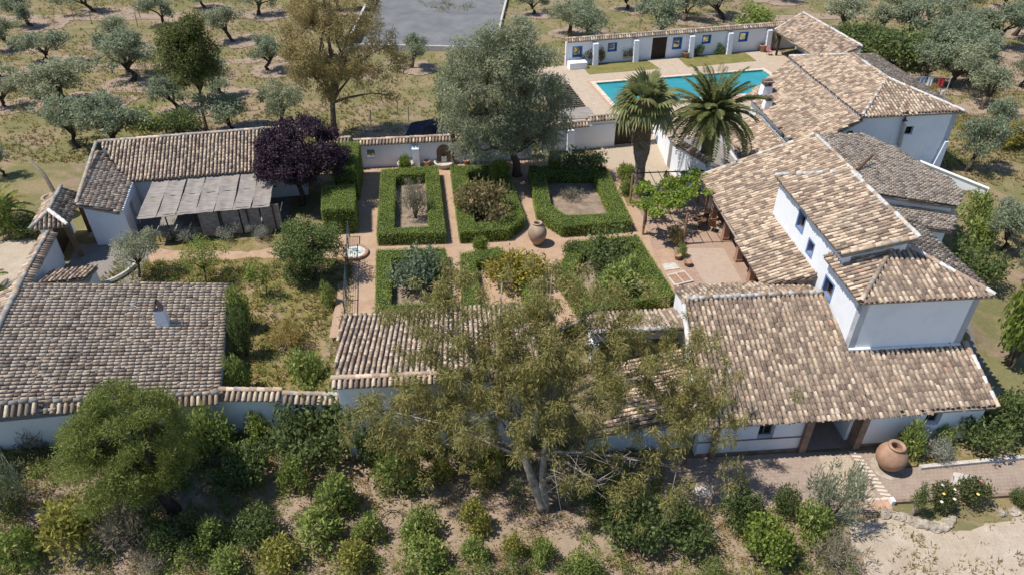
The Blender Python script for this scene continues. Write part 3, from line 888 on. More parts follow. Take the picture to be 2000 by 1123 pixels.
# upper storey: one pitch, high wall on the far side
UO = [(36.8 - 33.75, 36.8 - 32.95, 4.25, 5.2), (36.8 - 32.0, 36.8 - 31.4, 3.65, 4.4)]
wall(r, f(18.82, 36.8)[:2], f(18.82, 29.9)[:2], 2.4, 5.76, 0.35, UO)
wall(r, f(18.82, 29.9)[:2], f(18.82, 28.45)[:2], 5.0, 5.76, 0.33)
for o in UO:
    window(r, f(18.82, 36.8)[:2], f(18.82, 29.9)[:2], *o, frame='old_wood', depth=0.26, lining='grey_blue_paint')
H.roof(f, 18.5, 30, 5.8, (1, 0), 0.315, [(18.5, 28.3), (21.85, 27.9), (21.85, 35.0), (18.5, 36.85)])
gable(r, [f(18.85, 28.75, 4.0), f(18.85, 28.75, 5.7), f(21.8, 28.4, 6.62), f(21.8, 28.4, 4.0)], tuple(f.dirn(0, 0.3)))
gable(r, [f(21.8, 28.4, 2.5), f(21.8, 28.4, 6.6), f(21.8, 34.9, 6.6), f(21.8, 34.9, 2.5)], tuple(f.dirn(-0.3, 0)))
gable(r, [f(18.85, 36.6, 2.6), f(18.85, 36.6, 5.72), f(21.75, 34.9, 6.6), f(21.75, 34.9, 2.6)], tuple(f.dirn(0, -0.3)))
H.ridge(f(21.87, 34.92, 6.93), f(21.87, 27.85, 6.93), 0.8)
H.ridge(f(21.85, 35.0, 6.9), f(18.5, 36.85, 5.88), 0.5)
H.ridge(f(21.8, 27.95, 6.86), f(18.5, 28.35, 5.84), 0.15, mat='grey_ridge')

# the long slope over the porch and middle house
H.roof(f, 16.25, 40, 2.3, (1, 0), 0.345, [(16.25, 30.95), (18.8, 30.2), (18.82, 36.5), (21.6, 35.0), (24.2, 38.0), (24.2, 44.1), (16.5, 43.7)], tint_shift=0.08)
H.ridge(f(24.2, 44.15, 5.12), f(24.2, 37.4, 5.12), 0.6)
H.ridge(f(16.55, 43.75, 2.46), f(24.2, 44.15, 5.1), 0.2)
H.roof(f, 24.2, 40, 5.04, (-1, 0), 0.20, [(24.2, 35.7), (27.1, 35.5), (29.7, 35.7), (31.5, 37.9), (31.75, 39.9), (30.9, 41.6), (30.4, 44.1), (28.9, 46.0), (24.2, 44.2)], tint_shift=0.2, pale=0.5)  # tiles tinted paler here to make up for the weak sun on this slope
H.roof(f, 24.2, 34, 4.35, (-1, 0), 0.20, [(21.9, 33.3), (25.2, 33.45), (28.2, 33.55), (29.8, 35.6), (30.7, 37.6), (21.9, 36.8)], tint_shift=0.2, pale=0.5)  # paler tints stand in for the sun this lower slope lacks
gable(r, [f(24.3, 35.85, 3.4), f(24.3, 35.85, 4.80), f(29.6, 36.0, 3.74), f(29.6, 36.0, 0.0), f(26, 35.9, 0.0)], tuple(f.dirn(0, 0.3)))
gable(r, [f(22.0, 33.65, 0), f(22.0, 33.65, 4.55), f(28.05, 33.85, 3.36), f(28.05, 33.85, -1.0)], tuple(f.dirn(0, 0.3)))
for (p_, q_) in (((28.05, 33.85), (29.6, 35.85)), ((29.6, 36.0), (31.25, 38.1)), ((31.25, 38.1), (31.45, 39.9)), ((31.45, 39.9), (30.6, 41.7)), ((30.6, 41.7), (30.1, 44.1))):
    wall(r, f(*p_)[:2], f(*q_)[:2], -1.2, 2.95 if p_[0] < 29 else 3.3, 0.3)
MB().box(f(28.7, 35.78, 3.15), (0.8, 0.2, 0.5), R(6)).build('wall_cabinet', 'dark_wood', r)
gable(r, [f(17.2, 43.4, 0), f(17.2, 43.4, 2.45), f(24.1, 43.9, 4.8), f(24.1, 43.9, 0)], tuple(f.dirn(0, -0.3)))
wall(r, f(18.9, 43.4)[:2], f(18.9, 36.4)[:2], 0, 2.9, 0.35, [(1.0, 1.9, 0, 2.0), (3.6, 4.5, 0.9, 2.0), (5.3, 6.2, 0, 2.0)])
wall(r, f(18.9, 36.4)[:2], f(18.9, 30.3)[:2], 0, 2.9, 0.35, [(1.5, 2.4, 0, 2.0)])
for (s0, s1) in ((1.0, 1.9), (5.3, 6.2)):
    MB().box(along(f(18.9, 43.4), f(18.9, 36.4), (s0 + s1) / 2, 1.0, -0.2), (s1 - s0, 0.06, 2.0), R(-85.5)).build('door', 'dark_wood', r)
for b_ in (32.2, 34.4, 36.7, 39.3, 41.85, 43.3):
    MB().box(f(17.22, b_, 1.08), (0.36, 0.36, 2.16), R(4.5)).box(f(17.22, b_, 0.1), (0.44, 0.44, 0.2), R(4.5)).box(f(17.22, b_, 2.2), (0.46, 0.46, 0.1), R(4.5)).build('porch_post', 'brick_post', r)
MB().box(f(17.22, 37.4, 2.37), (0.2, 12.8, 0.22), R(4.5)).build('porch_beam', 'dark_wood', r)
# stub flue and low lean-to roofs at the end
MB().tube([f(24.5, 38.6, 5.1), f(26.3, 40.3, 5.25)], 0.1, 8).build('flue', 'rust_iron', r)
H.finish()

# ------------------------------------------------------------------ back house beyond the palms
K = Building('back_house', 'two storey white back house with hipped tile roof and stepped white eave', 'house', f(33, 54, 0))
r = K.root
lowz, g = 3.0, 0.335
sz = lowz + g * (29.4 - 24.6)
K.roof(f, 24.6, 50, lowz, (1, 0), g, [(24.6, 46.6), (27.0, 46.8), (29.4, 47.5), (29.4, 60.9), (24.5, 57.2)], tint_shift=0.1)
ez = sz + 0.28
rz = ez + 0.33 * 3.6
K.roof(f, 29.2, 50, ez, (1, 0), 0.33, [(29.2, 47.4), (32.9, 51.6), (32.9, 57.4), (29.2, 61.0)], tint_shift=0.08)
K.roof(f, 33, 47.45, ez, (0, 1), 0.30, [(29.2, 47.4), (37.1, 47.6), (32.9, 51.6)], tint_shift=0.05)
K.roof(f, 37.0, 50, ez, (-1, 0), 0.31, [(37.1, 47.6), (37.1, 61), (32.9, 57.4), (32.9, 51.6)])
K.roof(f, 33, 61.0, ez, (0, -1), 0.32, [(29.2, 61.0), (32.9, 57.4), (37.1, 61.0)])
K.ridge(f(32.9, 57.4, rz + 0.1), f(32.9, 51.6, rz + 0.1), 0.4)
K.ridge(f(32.9, 51.6, rz + 0.08), f(29.25, 47.45, ez + 0.08), 0.15)
K.ridge(f(32.9, 51.6, rz + 0.08), f(37.05, 47.65, ez + 0.08), 0.85)
K.ridge(f(32.9, 57.4, rz + 0.08), f(29.25, 60.95, ez + 0.08), 0.7)
for k in range(52):
    b_ = 47.6 + k * 0.255
    MB().box(f(29.28, b_, sz + 0.12), (0.2, 0.13, 0.2), R(4.5)).build('eave_dentil', 'lime_ridge', r)
wall(r, f(29.6, 47.8)[:2], f(36.8, 47.8)[:2], -1.0, ez - 0.05, 0.4, [(33.15 - 29.6, 33.75 - 29.6, 3.15, 3.8)])
window(r, f(29.6, 47.8)[:2], f(36.8, 47.8)[:2], 33.15 - 29.6, 33.75 - 29.6, 3.15, 3.8, 'dark_wood', 0.25)
wall(r, f(36.8, 47.8)[:2], f(36.8, 60.6)[:2], -1.0, ez - 0.05, 0.4)
wall(r, f(36.8, 60.6)[:2], f(25.2, 57.4)[:2], -0.5, lowz + 0.1, 0.4)
gable(r, [f(24.9, 47.2, 0), f(24.9, 47.2, lowz - 0.12), f(29.6, 47.75, sz - 0.22), f(29.6, 47.75, 0)], tuple(f.dirn(0, 0.35)))
MB().box(f(28.8, 47.62, 3.45), (0.34, 0.1, 0.42), R(9)).build('window', 'dark_glass', r)
ops = [(57 - 54.7, 57 - 54.1, 1.55, 2.1), (57 - 50.4, 57 - 49.8, 1.9, 2.6)]
wall(r, f(24.9, 57.0)[:2], f(24.9, 46.95)[:2], 0, lowz - 0.02, 0.4, ops)
for o in ops:
    window(r, f(24.9, 57.0)[:2], f(24.9, 46.95)[:2], *o, frame='dark_wood', depth=0.25)
MB().tube([f(32.7, 47.62, ez + 0.25), f(32.7, 47.62, ez - 0.5)], 0.07, 8).tube([f(32.7, 47.66, ez - 0.5), f(32.85, 47.66, ez - 0.62)], 0.14, 8).build('rain_hopper', 'rust_iron', r)
MB().tube([f(32.75, 47.6, ez - 0.6), f(32.95, 47.6, 2.3)], 0.15, 10).build('drainpipe', 'pvc', r)
MB().slab([f(35.9, 47.5, -1), f(36.75, 47.5, -1), f(36.7, 47.5, 2.6), f(36.45, 47.5, 2.6)], tuple(f.dirn(0, 0.28))).build('buttress', 'whitewash', r)
# lean-to below the low eave, seen between the date palm fronds
K.roof(f, 21.6, 50, 1.15, (1, 0), 0.30, [(21.4, 47.2), (24.85, 46.9), (24.85, 55), (21.6, 55)], tint_shift=0.12)
for k in range(32):
    MB().box(f(24.72, 47.1 + k * 0.255, 2.22), (0.18, 0.13, 0.16), R(4.5)).build('eave_dentil', 'lime_ridge', r)
wall(r, f(21.9, 55)[:2], f(21.9, 47.3)[:2], 0, 1.1, 0.3)
wall(r, f(21.9, 47.25)[:2], f(24.9, 47.25)[:2], 0, 1.0, 0.25)
# two stubby chimneys standing on the low slope
for a_, b_, sc in ((25.6, 56.2, 1.0), (24.95, 54.0, 0.75)):
    zz = lowz + g * (a_ - 24.6)
    ch = MB().box(f(a_, b_, zz + 0.25 * sc), (0.9 * sc, 0.9 * sc, 1.1 * sc), R(4.5), 0.8).build('chimney', 'whitewash', r)
    MB().box(f(a_ - 0.25 * sc, b_, zz + 0.95 * sc), (0.14, 0.7 * sc, 0.34 * sc), R(4.5)).box(f(a_ + 0.25 * sc, b_, zz + 0.95 * sc), (0.14, 0.7 * sc, 0.34 * sc), R(4.5)).build('chimney_vent', 'stone_trim', ch)
    MB().box(f(a_, b_, zz + 1.16 * sc), (0.85 * sc, 0.85 * sc, 0.1), R(4.5)).tube([f(a_ - 0.35 * sc, b_, zz + 1.22 * sc), f(a_ + 0.35 * sc, b_, zz + 1.30 * sc)], [0.16 * sc, 0.1 * sc], 8).build('chimney_cap', 'stone_trim', ch)
K.finish()

# white curved ramp wall at the right of the back house
t = thing('ramp_wall', 'low white parapet sloping away from the end of the back house', 'wall', f(35.8, 45.6, -0.5))
MB().slab([f(34.5, 46.9, -1.2), f(38.2, 43.7, -1.2), f(38.2, 43.7, 0.55), f(34.5, 46.9, 1.35)], tuple(f.dirn(0.2, 0.25))).build('wall', 'whitewash', t)
MB().tube([f(34.5, 46.9, 1.36), f(38.2, 43.7, 0.56), f(38.25, 43.66, -1.0)], 0.09, 6).build('coping', 'white_paint', t)
MB().prism([f(*q)[:2] for q in ((33.0, 46.2), (34.2, 46.7), (37.9, 43.6), (36.2, 42.6), (34.2, 43.4))], -1.0, -0.35).build('step', 'pale_stone', t)

# ------------------------------------------------------------------ far shed at the end of the pool court
S = Building('far_shed', 'open tiled shed in the far corner of the pool court', 'shed', F12(46.5, 67, 0))
S.roof(F12, 44.6, 67, 2.45, (1, 0), 0.26, [(44.3, 61.4), (48.6, 61.5), (49.2, 73.2), (45.0, 71.4)], tint_shift=-0.06)
S.ridge(F12(49.2, 73.2, 3.7), F12(48.6, 61.4, 3.55), 0.9)
S.ridge(F12(45.0, 71.4, 2.6), F12(49.2, 73.2, 3.68), 0.5)
wall(S.root, F12(48.7, 61.6)[:2], F12(49.0, 73.0)[:2], 0, 3.3, 0.3)
for a_, b_ in ((45.0, 63.4), (45.3, 70.6)):
    MB().tube([F12(a_, b_, 0), F12(a_, b_, 2.4)], 0.13, 8).tube([F12(a_, b_, 1.5), F12(a_ + 0.1, b_ + 1.0, 2.35)], 0.08, 6).build('post', 'dark_wood', S.root)
S.finish()

# ------------------------------------------------------------------ pool court walls
W = Building('pool_court_wall', 'long white tile-capped wall with blue framed openings behind the pool', 'wall', F12(33, 72.3, 0))
f2 = F12
pw, qw = f2(21.8, 72.25)[:2], f2(49.0, 72.9)[:2]
sB = lambda a: a - 21.8
ops = [(sB(22.6), sB(23.5), 0.95, 1.9), (sB(26.5), sB(27.35), 1.25, 2.0), (sB(31.45), sB(33.15), -0.1, 2.28), (sB(33.9), sB(34.8), 0.95, 2.05), (sB(37.35), sB(38.2), 1.3, 2.05), (sB(41.75), sB(42.65), 1.2, 2.05), (sB(46.2), sB(46.7), 0.9, 2.0)]
wall(W.root, pw, qw, -0.3, 2.5, 0.34, ops)
for o in ops[:2] + ops[3:]:
    window(W.root, pw, qw, *o, frame='blue_paint', depth=0.26, fw=0.07, glass=False, bars=0, lining='blue_paint')
dl = MB()
for k in range(8):
    s_ = ops[2][0] + (k + 0.5) * (ops[2][1] - ops[2][0]) / 8
    dl.box(along(pw, qw, s_, 1.13, -0.15), (0.2, 0.07, 2.22), R(13.7))
door = dl.build('door', 'dark_wood', W.root)
for zz in (0.5, 1.2, 1.9):
    MB().box(along(pw, qw, (ops[2][0] + ops[2][1]) / 2, zz, -0.10), (1.62, 0.03, 0.09), R(13.7)).build('door_rail', 'dark_wood', door)
d_ = Vector((qw[0] - pw[0], qw[1] - pw[1], 0)).normalized()
outv = (d_.y, -d_.x)
W.cap(along(pw, qw, 0, 2.78, -0.17), along(pw, qw, 27.2, 2.78, -0.17), outv, 0.26, 0.5, 0.26, both=True, lime=0.5)
for a_ in (24.9, 29.45, 35.85, 40.4, 45.1):
    s_ = sB(a_)
    MB().slab([along(pw, qw, s_ - 0.27, 0, 0.0), along(pw, qw, s_ - 0.27, 0, 0.75), along(pw, qw, s_ - 0.27, 2.25, 0.5), along(pw, qw, s_ - 0.27, 2.4, 0.0)], tuple(d_ * 0.55)).build('buttress', 'whitewash', W.root)
MB().box(along(pw, qw, 1.0, 0.35, 0.9), (1.9, 1.0, 0.7), R(13.7)).build('planter_wall', 'whitewash', W.root)
W.finish()

Q = Building('pool_gate_wall', 'white wall with tiled caps and brown gate between garden and pool', 'wall', f2(19.5, 52.1, 0))
pw, qw = f2(14.0, 52.05)[:2], f2(22.9, 52.05)[:2]
wall(Q.root, pw, qw, -0.3, 2.0, 0.34, [(20.2 - 14, 21.75 - 14, -0.2, 2.0)])
wall(Q.root, f2(17.9, 52.12)[:2], f2(22.9, 52.12)[:2], 1.95, 2.42, 0.28)
dl = MB()
for k in range(7):
    dl.box(f2(20.31 + k * 0.222, 52.25, 1.05), (0.21, 0.07, 2.0), R(12.5))
dl.build('gate', 'dark_wood', Q.root)
MB().slab([f2(16.0, 52.05, 0), f2(16.0, 51.4, 0), f2(16.0, 51.6, 1.9), f2(16.0, 52.05, 2.0)], tuple(f2.dirn(0.55, 0))).build('buttress', 'whitewash', Q.root)
o_ = f2.dirn(0, -1)
Q.cap(f2(14.0, 52.22, 2.28), f2(17.85, 52.22, 2.28), (o_.x, o_.y), 0.26, 0.48, both=True, lime=0.3)
Q.cap(f2(17.9, 52.22, 2.66), f2(22.9, 52.22, 2.66), (o_.x, o_.y), 0.26, 0.48, both=True, lime=0.6)
Q.finish()

V = Building('side_patio_wall', 'sunlit white wall with a dark doorway beside the date palm', 'wall', F45(17.0, 48, 0))
wall(V.root, f(16.6, 57.0)[:2], f(16.15, 50.3)[:2], -0.2, 2.35, 0.4)
wall(V.root, f(16.1, 49.3)[:2], f(17.5, 45.6)[:2], -0.2, 2.5, 0.45)
MB().box(f(16.45, 50.0, 1.1), (0.45, 0.7, 2.2), R(6)).build('door_pier', 'grey_paving', V.root)
MB().box(f(16.75, 49.6, 1.05), (0.08, 0.9, 2.1), R(4.5)).build('door', 'dark_wood', V.root)
o_ = f.dirn(1, 0.3)
V.cap(f(16.3, 49.4, 2.66), f(17.75, 45.6, 2.66), (o_.x, o_.y), 0.16, 0.42, both=True, lime=0.1, mat='grey_ridge')
V.cap(f(16.8, 57.0, 2.5), f(16.35, 50.3, 2.5), (-1, 0), 0.16, 0.4, both=True, lime=0.3, mat='grey_ridge')
V.finish()

# ------------------------------------------------------------------ garden wall with fountain niche
G = Building('garden_back_wall', 'white tile-capped wall at the back of the formal garden with an arched niche', 'wall', F7(-1, 52.3, 0))
f7 = F7
pw, qw = f7(-7.4, 52.2)[:2], f7(8.0, 52.2)[:2]
sg = lambda a: a + 7.4
wall(G.root, pw, qw, -0.3, 1.95, 0.4, [(sg(-4.95), sg(-4.3), 0.72, 1.5)])
o_ = f7.dirn(0, -1)
G.cap(f7(-5.9, 52.4, 2.2), f7(8.0, 52.4, 2.2), (o_.x, o_.y), 0.25, 0.5, both=True, lime=0.25)
G.cap(f7(-8.4, 52.2, 2.5), f7(-6.0, 52.3, 2.5), (o_.x, o_.y), 0.25, 0.5, both=True, lime=0.5)
MB().slab([f7(-1.45, 52.2, 0), f7(-1.45, 51.7, 0), f7(-1.45, 51.8, 1.5), f7(-1.45, 52.0, 1.7), f7(-1.45, 52.2, 1.75)], tuple(f7.dirn(0.55, 0))).build('buttress', 'whitewash', G.root)
MB().slab([f7(3.0, 52.2, 0), f7(3.0, 51.7, 0), f7(3.0, 51.8, 0.9), f7(3.0, 52.2, 1.0)], tuple(f7.dirn(0.3, 0))).build('buttress', 'whitewash', G.root)
arch = [f7(0.45 + 0.55 - 0.55 * math.cos(t_), 52.17, 1.0 + 0.6 * math.sin(t_)) for t_ in np.linspace(0, math.pi, 11)]
MB().slab([f7(0.45, 52.17, 0.2)] + arch + [f7(1.55, 52.17, 0.2)], tuple(f7.dirn(0, 0.05))).build('niche', 'old_wood', G.root)
G.finish()
t = thing('wall_fountain', 'half round stone fountain basin below the arched niche', 'fountain', f7(1.0, 51.8, 0))
prof = [(0.05, 0.05), (0.7, 0.05), (0.74, 0.32), (0.82, 0.36), (0.82, 0.42), (0.66, 0.42), (0.62, 0.2), (0.0, 0.2)]
MB().lathe(prof, f7(1.0, 51.75, 0), 24).build('basin', 'pale_stone', t, True)
MB().box(f7(1.0, 52.0, 0.5), (0.4, 0.24, 0.4), R(7)).build('spout_block', 'pale_stone', t)
t = thing('well_head', 'round white well head beside the small conifer by the garden wall', 'well', f7(-1.95, 51.5, 0))
MB().lathe([(0.62, 0), (0.62, 0.5), (0.66, 0.52), (0.66, 0.6), (0.3, 0.6), (0.3, 0.2), (0.0, 0.2)], f7(-2.0, 51.45, 0), 24).build('ring', 'pale_stone', t, True)

# ------------------------------------------------------------------ long house on the left with its wing
Lh = Building('long_house', 'long white outbuilding on the left with one tiled pitch and an end wing', 'house', F11(-14, 49, 0))
r = Lh.root
fl = F11
ze = 2.5
Lh.roof(fl, -16.9, 48.3, ze, (0, 1), 0.38, [(-16.85, 48.3), (-5.2, 48.35), (-5.2, 52.0), (-19.1, 52.0)], tint_shift=0.14, pale=0.3)
Lh.ridge(fl(-19.2, 52.05, 3.98), fl(-5.2, 52.05, 4.0), 0.7, mat='grey_ridge')
wl = [(-29.5, 47.4), (-27.1, 39.4), (-24.85, 39.75), (-26.0, 43.9), (-25.9, 43.98)]
fw = F15
def l15(x, y):
    return (x * fw.c + y * fw.s, -x * fw.s + y * fw.c)
Lh.roof(fw, *l15(-24.9, 39.72), ze, (-1, 0), 0.32, [l15(-29.45, 47.3), l15(-27.15, 39.42), l15(-24.88, 39.72), l15(-26.0, 43.95)], tint_shift=0.2, pale=0.45)
Lh.ridge((-29.5, 47.35, 3.82), (-27.2, 39.45, 3.28), 0.6, mat='grey_ridge')
pw, qw = fl(-17.0, 48.75)[:2], fl(-5.3, 48.75)[:2]
ops = [(2.4, 3.4, 0, 2.1), (5.2, 6.3, 0.8, 1.9), (8.0, 9.0, 0, 2.1)]
wall(r, pw, qw, -0.2, 2.55, 0.4, ops)
MB().box(along(pw, qw, 2.9, 1.05, -0.2), (1.0, 0.07, 2.1), R(11.5)).build('door', 'dark_wood', r)
MB().box(along(pw, qw, 8.5, 1.05, -0.2), (1.0, 0.07, 2.1), R(11.5)).build('door', 'dark_wood', r)
window(r, pw, qw, *ops[1], frame='dark_wood')
gable(r, [fl(-5.35, 48.8, -0.2), fl(-5.35, 48.8, 2.5), fl(-5.35, 51.9, 3.7), fl(-5.35, 51.9, -0.2)], tuple(fl.dirn(-0.35, 0)))
wall(r, (-26.55, 43.7), (-25.35, 39.95), -0.2, 2.5, -0.35, [(1.6, 2.5, -0.1, 2.0)]) if False else wall(r, (-26.2, 43.95), (-25.15, 40.0), -0.2, 2.45, -0.0001 + 0.35, [(1.6, 2.5, -0.1, 2.0)])
gable(r, [(-27.05, 39.75, -0.2), (-27.05, 39.75, 3.05), (-25.15, 40.0, 2.4), (-25.15, 40.0, -0.2)], (-0.08, 0.3, 0))
MB().slab([(-29.3, 47.3, -0.2), (-27.1, 39.8, -0.2), (-27.1, 39.8, 2.75), (-29.3, 47.3, 3.0)], (0.28, 0.08, 0)).build('wall', 'whitewash', r)
MB().box((-25.45, 41.6, 1.0), (0.1, 1.0, 2.0), R(15)).build('door', 'dark_wood', r)
wall(r, fl(-5.3, 52.0)[:2], fl(-19.0, 52.0)[:2], -0.2, 3.7, 0.35)
Lh.finish()

# reed shade on poles along the long house
t = thing('reed_shade', 'flat shade of grey reed mats on thin poles along the long house', 'pergola', fl(-11.3, 46, 0))
NM = 7
for k in range(NM):
    a0 = -15.35 + k * 1.17
    a1 = a0 + 1.17 - 0.05
    gx, gy = 9, 12
    vs = []
    for j in range(gy + 1):
        for i in range(gx + 1):
            u, v = i / gx, j / gy
            e = 0.05 * noise.noise((k * 7.1 + v * 2.5, 0.3, 1.0)) * (1 if i in (0, gx) else 0)
            a_ = a0 + (a1 - a0) * u + 0.10 * noise.noise((k * 3.3, v * 2.2, 5.0)) + e - 0.035 * (1 - v) * 3
            b_ = 43.5 + (48.55 - 43.5) * v + 0.12 * noise.noise((k * 2.3 + u, v, 9.0))
            z_ = 2.12 + 0.25 * v - 0.09 * math.sin(math.pi * u) * abs(math.sin(math.pi * v * 3)) + 0.05 * noise.noise((u * 3 + k * 5, v * 6, 2.0))
            vs.append(fl(a_, b_, z_))
    fs = [(j * (gx + 1) + i, j * (gx + 1) + i + 1, (j + 1) * (gx + 1) + i + 1, (j + 1) * (gx + 1) + i) for j in range(gy) for i in range(gx)]
    o = MB().add(vs, fs).build('reed_mat', 'reed_mat', t)
    sm = o.modifiers.new('thick', 'SOLIDIFY')
    sm.thickness = 0.025
for k in range(6):
    a_ = -15.5 + k * 1.66
    MB().tube([fl(a_, 43.75, 0), fl(a_, 43.75, 2.1)], 0.045, 8).build('pole', 'black_iron', t)
MB().tube([fl(-15.6, 43.75, 2.08), fl(-7.0, 43.75, 2.08)], 0.04, 6).build('beam', 'black_iron', t)
MB().tube([fl(-15.6, 46.2, 2.16), fl(-7.0, 46.2, 2.16)], 0.04, 6).build('beam', 'black_iron', t)
for k in range(4):
    a_ = -11.9 + k * 1.3
    MB().slab([fl(a_, 43.85, 0.15), fl(a_ + 1.2, 43.85, 0.15), fl(a_ + 1.2, 43.85, 2.05), fl(a_, 43.85, 2.05)], tuple(fl.dirn(0, 0.03))).build('side_mat', 'reed_mat', t)
t = thing('garden_table', 'pale rectangular table showing under the left end of the reed shade', 'table', fl(-14.2, 44.4, 0))
MB().box(fl(-14.0, 44.3, 0.76), (1.5, 0.9, 0.05), R(11.5)).build('top', 'pale_stone', t)
for i_, j_ in ((-0.65, -0.35), (0.65, -0.35), (-0.65, 0.35), (0.65, 0.35)):
    p_ = fl(-14.0 + i_, 44.3 + j_, 0.37)
    MB().box(p_, (0.07, 0.07, 0.74), R(11.5)).build('leg', 'old_wood', t)

# ------------------------------------------------------------------ gate porch on the far left and its walls
P_ = Building('gate_porch', 'small hipped tile roof over the entrance gate on the far left', 'gatehouse', F15(-17.4, 45.8, 0))
fg = F15
rzg = 3.25
P_.roof(fg, -16.45, 46, 2.62, (-1, 0), 0.60, [(-16.45, 43.7), (-17.5, 44.6), (-17.5, 47.9), (-16.45, 47.9)], tint_shift=-0.05)
P_.roof(fg, -18.5, 46, 2.62, (1, 0), 0.60, [(-18.5, 43.7), (-17.5, 44.6), (-17.5, 47.9), (-18.5, 47.9)], tint_shift=-0.05)
P_.roof(fg, -17.5, 43.65, 2.62, (0, 1), 0.62, [(-18.5, 43.65), (-16.45, 43.65), (-17.5, 44.65)], tint_shift=-0.05)
P_.ridge(fg(-17.5, 47.9, 3.3), fg(-17.5, 44.6, 3.3), 0.9, mat='grey_ridge')
P_.ridge(fg(-17.5, 44.6, 3.3), fg(-16.45, 43.65, 2.7), 0.9, mat='lime_ridge')
P_.ridge(fg(-17.5, 44.6, 3.3), fg(-18.5, 43.65, 2.7), 0.7, mat='grey_ridge')
for b_ in (44.2, 47.6):
    MB().box(fg(-17.9, b_, 1.3), (0.5, 0.45, 2.6), R(15)).build('pier', 'whitewash', P_.root)
MB().slab([fg(-16.7, 44.1, 0.0), fg(-16.45, 44.1, 0.0), fg(-16.7, 44.1, 2.6), fg(-16.95, 44.1, 2.6)], tuple(fg.dirn(0, 0.25))).build('post', 'old_wood', P_.root)
MB().box(fg(-16.7, 47.5, 1.3), (0.25, 0.25, 2.6), R(15)).build('post', 'old_wood', P_.root)
MB().box(fg(-17.85, 45.9, 1.15), (0.08, 2.9, 2.3), R(15)).build('gate_leaf', 'dark_wood', P_.root)
P_.finish()
N_ = Building('left_boundary_wall', 'white boundary wall with a tiled cap running down the left side from the gate', 'wall', F15(-17.6, 41, 0))
wall(N_.root, fg(-17.75, 43.6)[:2], fg(-17.75, 37.6)[:2], -0.2, 2.0, 0.35)
N_.cap(fg(-17.6, 43.6, 2.34), fg(-17.6, 37.6, 2.5), (fg.dirn(1, 0).x, fg.dirn(1, 0).y), 0.22, 0.5, both=True, lime=0.8)
N_.finish()

# ------------------------------------------------------------------ big left barn, one pitch down to the right
Bn = Building('tiled_barn', 'broad barn roof of mottled tiles filling the lower left with a white chimney', 'barn', F15(-12, 31, 0))
r = Bn.root
gB, zE = 0.20, 1.15
P0 = (-16.34, 33.61)
la, lb = l15(*P0)
ra = la - 9.95
zr = zE + gB * 9.95
Bn.roof(fw, la, lb, zE, (-1, 0), gB, [(la, lb + 0.1), (ra, lb + 0.0), (ra, lb - 10.2), (la, lb - 9.35)], tint_shift=0.2, pale=0.6)  # extra cream tiles: brightness painted in, as the pitch turns from the sun
Bn.ridge(fw(ra - 0.02, lb + 0.2, zr + 0.09), fw(ra - 0.02, lb - 11.0, zr + 0.09), 0.95, mat='grey_ridge', scale=1.35)
Bn.roof(fw, ra, lb, zr - 0.05, (1, 0), 0.30, [(ra, lb), (ra - 2.5, lb), (ra - 2.5, lb - 11), (ra, lb - 11)], tint_shift=-0.1)
yb = lb - 9.45
zg_ = lambda a: zE + gB * (la - a)
# gable wall to the front with its stepped coping
gable(r, [fw(la - 0.35, yb, -2.4), fw(la - 0.35, yb, zg_(la - 0.35) - 0.2), fw(ra - 2.0, yb - 0.3, zr - 0.6), fw(ra - 2.0, yb - 0.3, -2.2)], tuple(fw.dirn(0, 0.4)))
o_ = fw.dirn(0, -1)
Bn.cap(fw(la + 0.1, yb + 0.1, zg_(la) + 0.18), fw(la - 6.9, yb - 0.1, zg_(la - 6.9) + 0.16), (o_.x, o_.y), 0.3, 0.55, lime=0.35)
Bn.cap(fw(la - 6.95, yb - 0.25, zg_(la - 6.9) + 0.42), fw(la - 11, yb - 0.4, zg_(la - 9.6) + 0.42), (o_.x, o_.y), 0.3, 0.6, lime=0.7)
wall(r, fw(la - 0.35, yb + 0.4)[:2], fw(la - 0.35, lb - 0.2)[:2], -1.2, zE - 0.08, 0.35)
wall(r, fw(la - 0.7, lb - 0.2)[:2], fw(ra, lb - 0.2)[:2], -0.3, zE - 0.1, 0.35)
gable(r, [fw(la - 0.4, lb - 0.15, -0.2), fw(la - 0.4, lb - 0.15, zE - 0.1), fw(ra, lb - 0.15, zr - 0.2), fw(ra, lb - 0.15, -0.2)], tuple(fw.dirn(0, -0.3)))
# chimney with a tile hood
ca, cb = l15(-18.15, 29.3)
zc = zg_(ca)
chm = MB().slab([fw(ca - 0.33, cb - 0.3, zc - 0.4), fw(ca + 0.33, cb - 0.3, zc - 0.5), fw(ca + 0.24, cb - 0.22, zc + 1.0), fw(ca - 0.24, cb - 0.22, zc + 1.0)], tuple(fw.dirn(0, 0.5))).build('chimney', 'whitewash', r)
for da in (-0.2, 0.2):
    MB().slab([fw(ca + da - 0.04, cb - 0.2, zc + 1.0), fw(ca + da + 0.04, cb - 0.2, zc + 1.0), fw(ca + 0.03, cb - 0.2, zc + 1.5), fw(ca - 0.03, cb - 0.2, zc + 1.5)], tuple(fw.dirn(0, 0.45))).build('chimney_hood', 'brick_post', chm)
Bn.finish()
t = thing('roof_antenna', 'thin metal aerial standing on the barn roof left of its chimney', 'antenna', fw(ca - 1.2, cb + 0.2, zg_(ca - 1.2)))
MB().tube([fw(ca - 0.75, cb + 0.1, zg_(ca - 0.75) - 0.05), fw(ca - 1.1, cb + 0.15, zg_(ca - 0.9) + 1.25)], 0.03, 6).build('mast', 'galvanised', t)
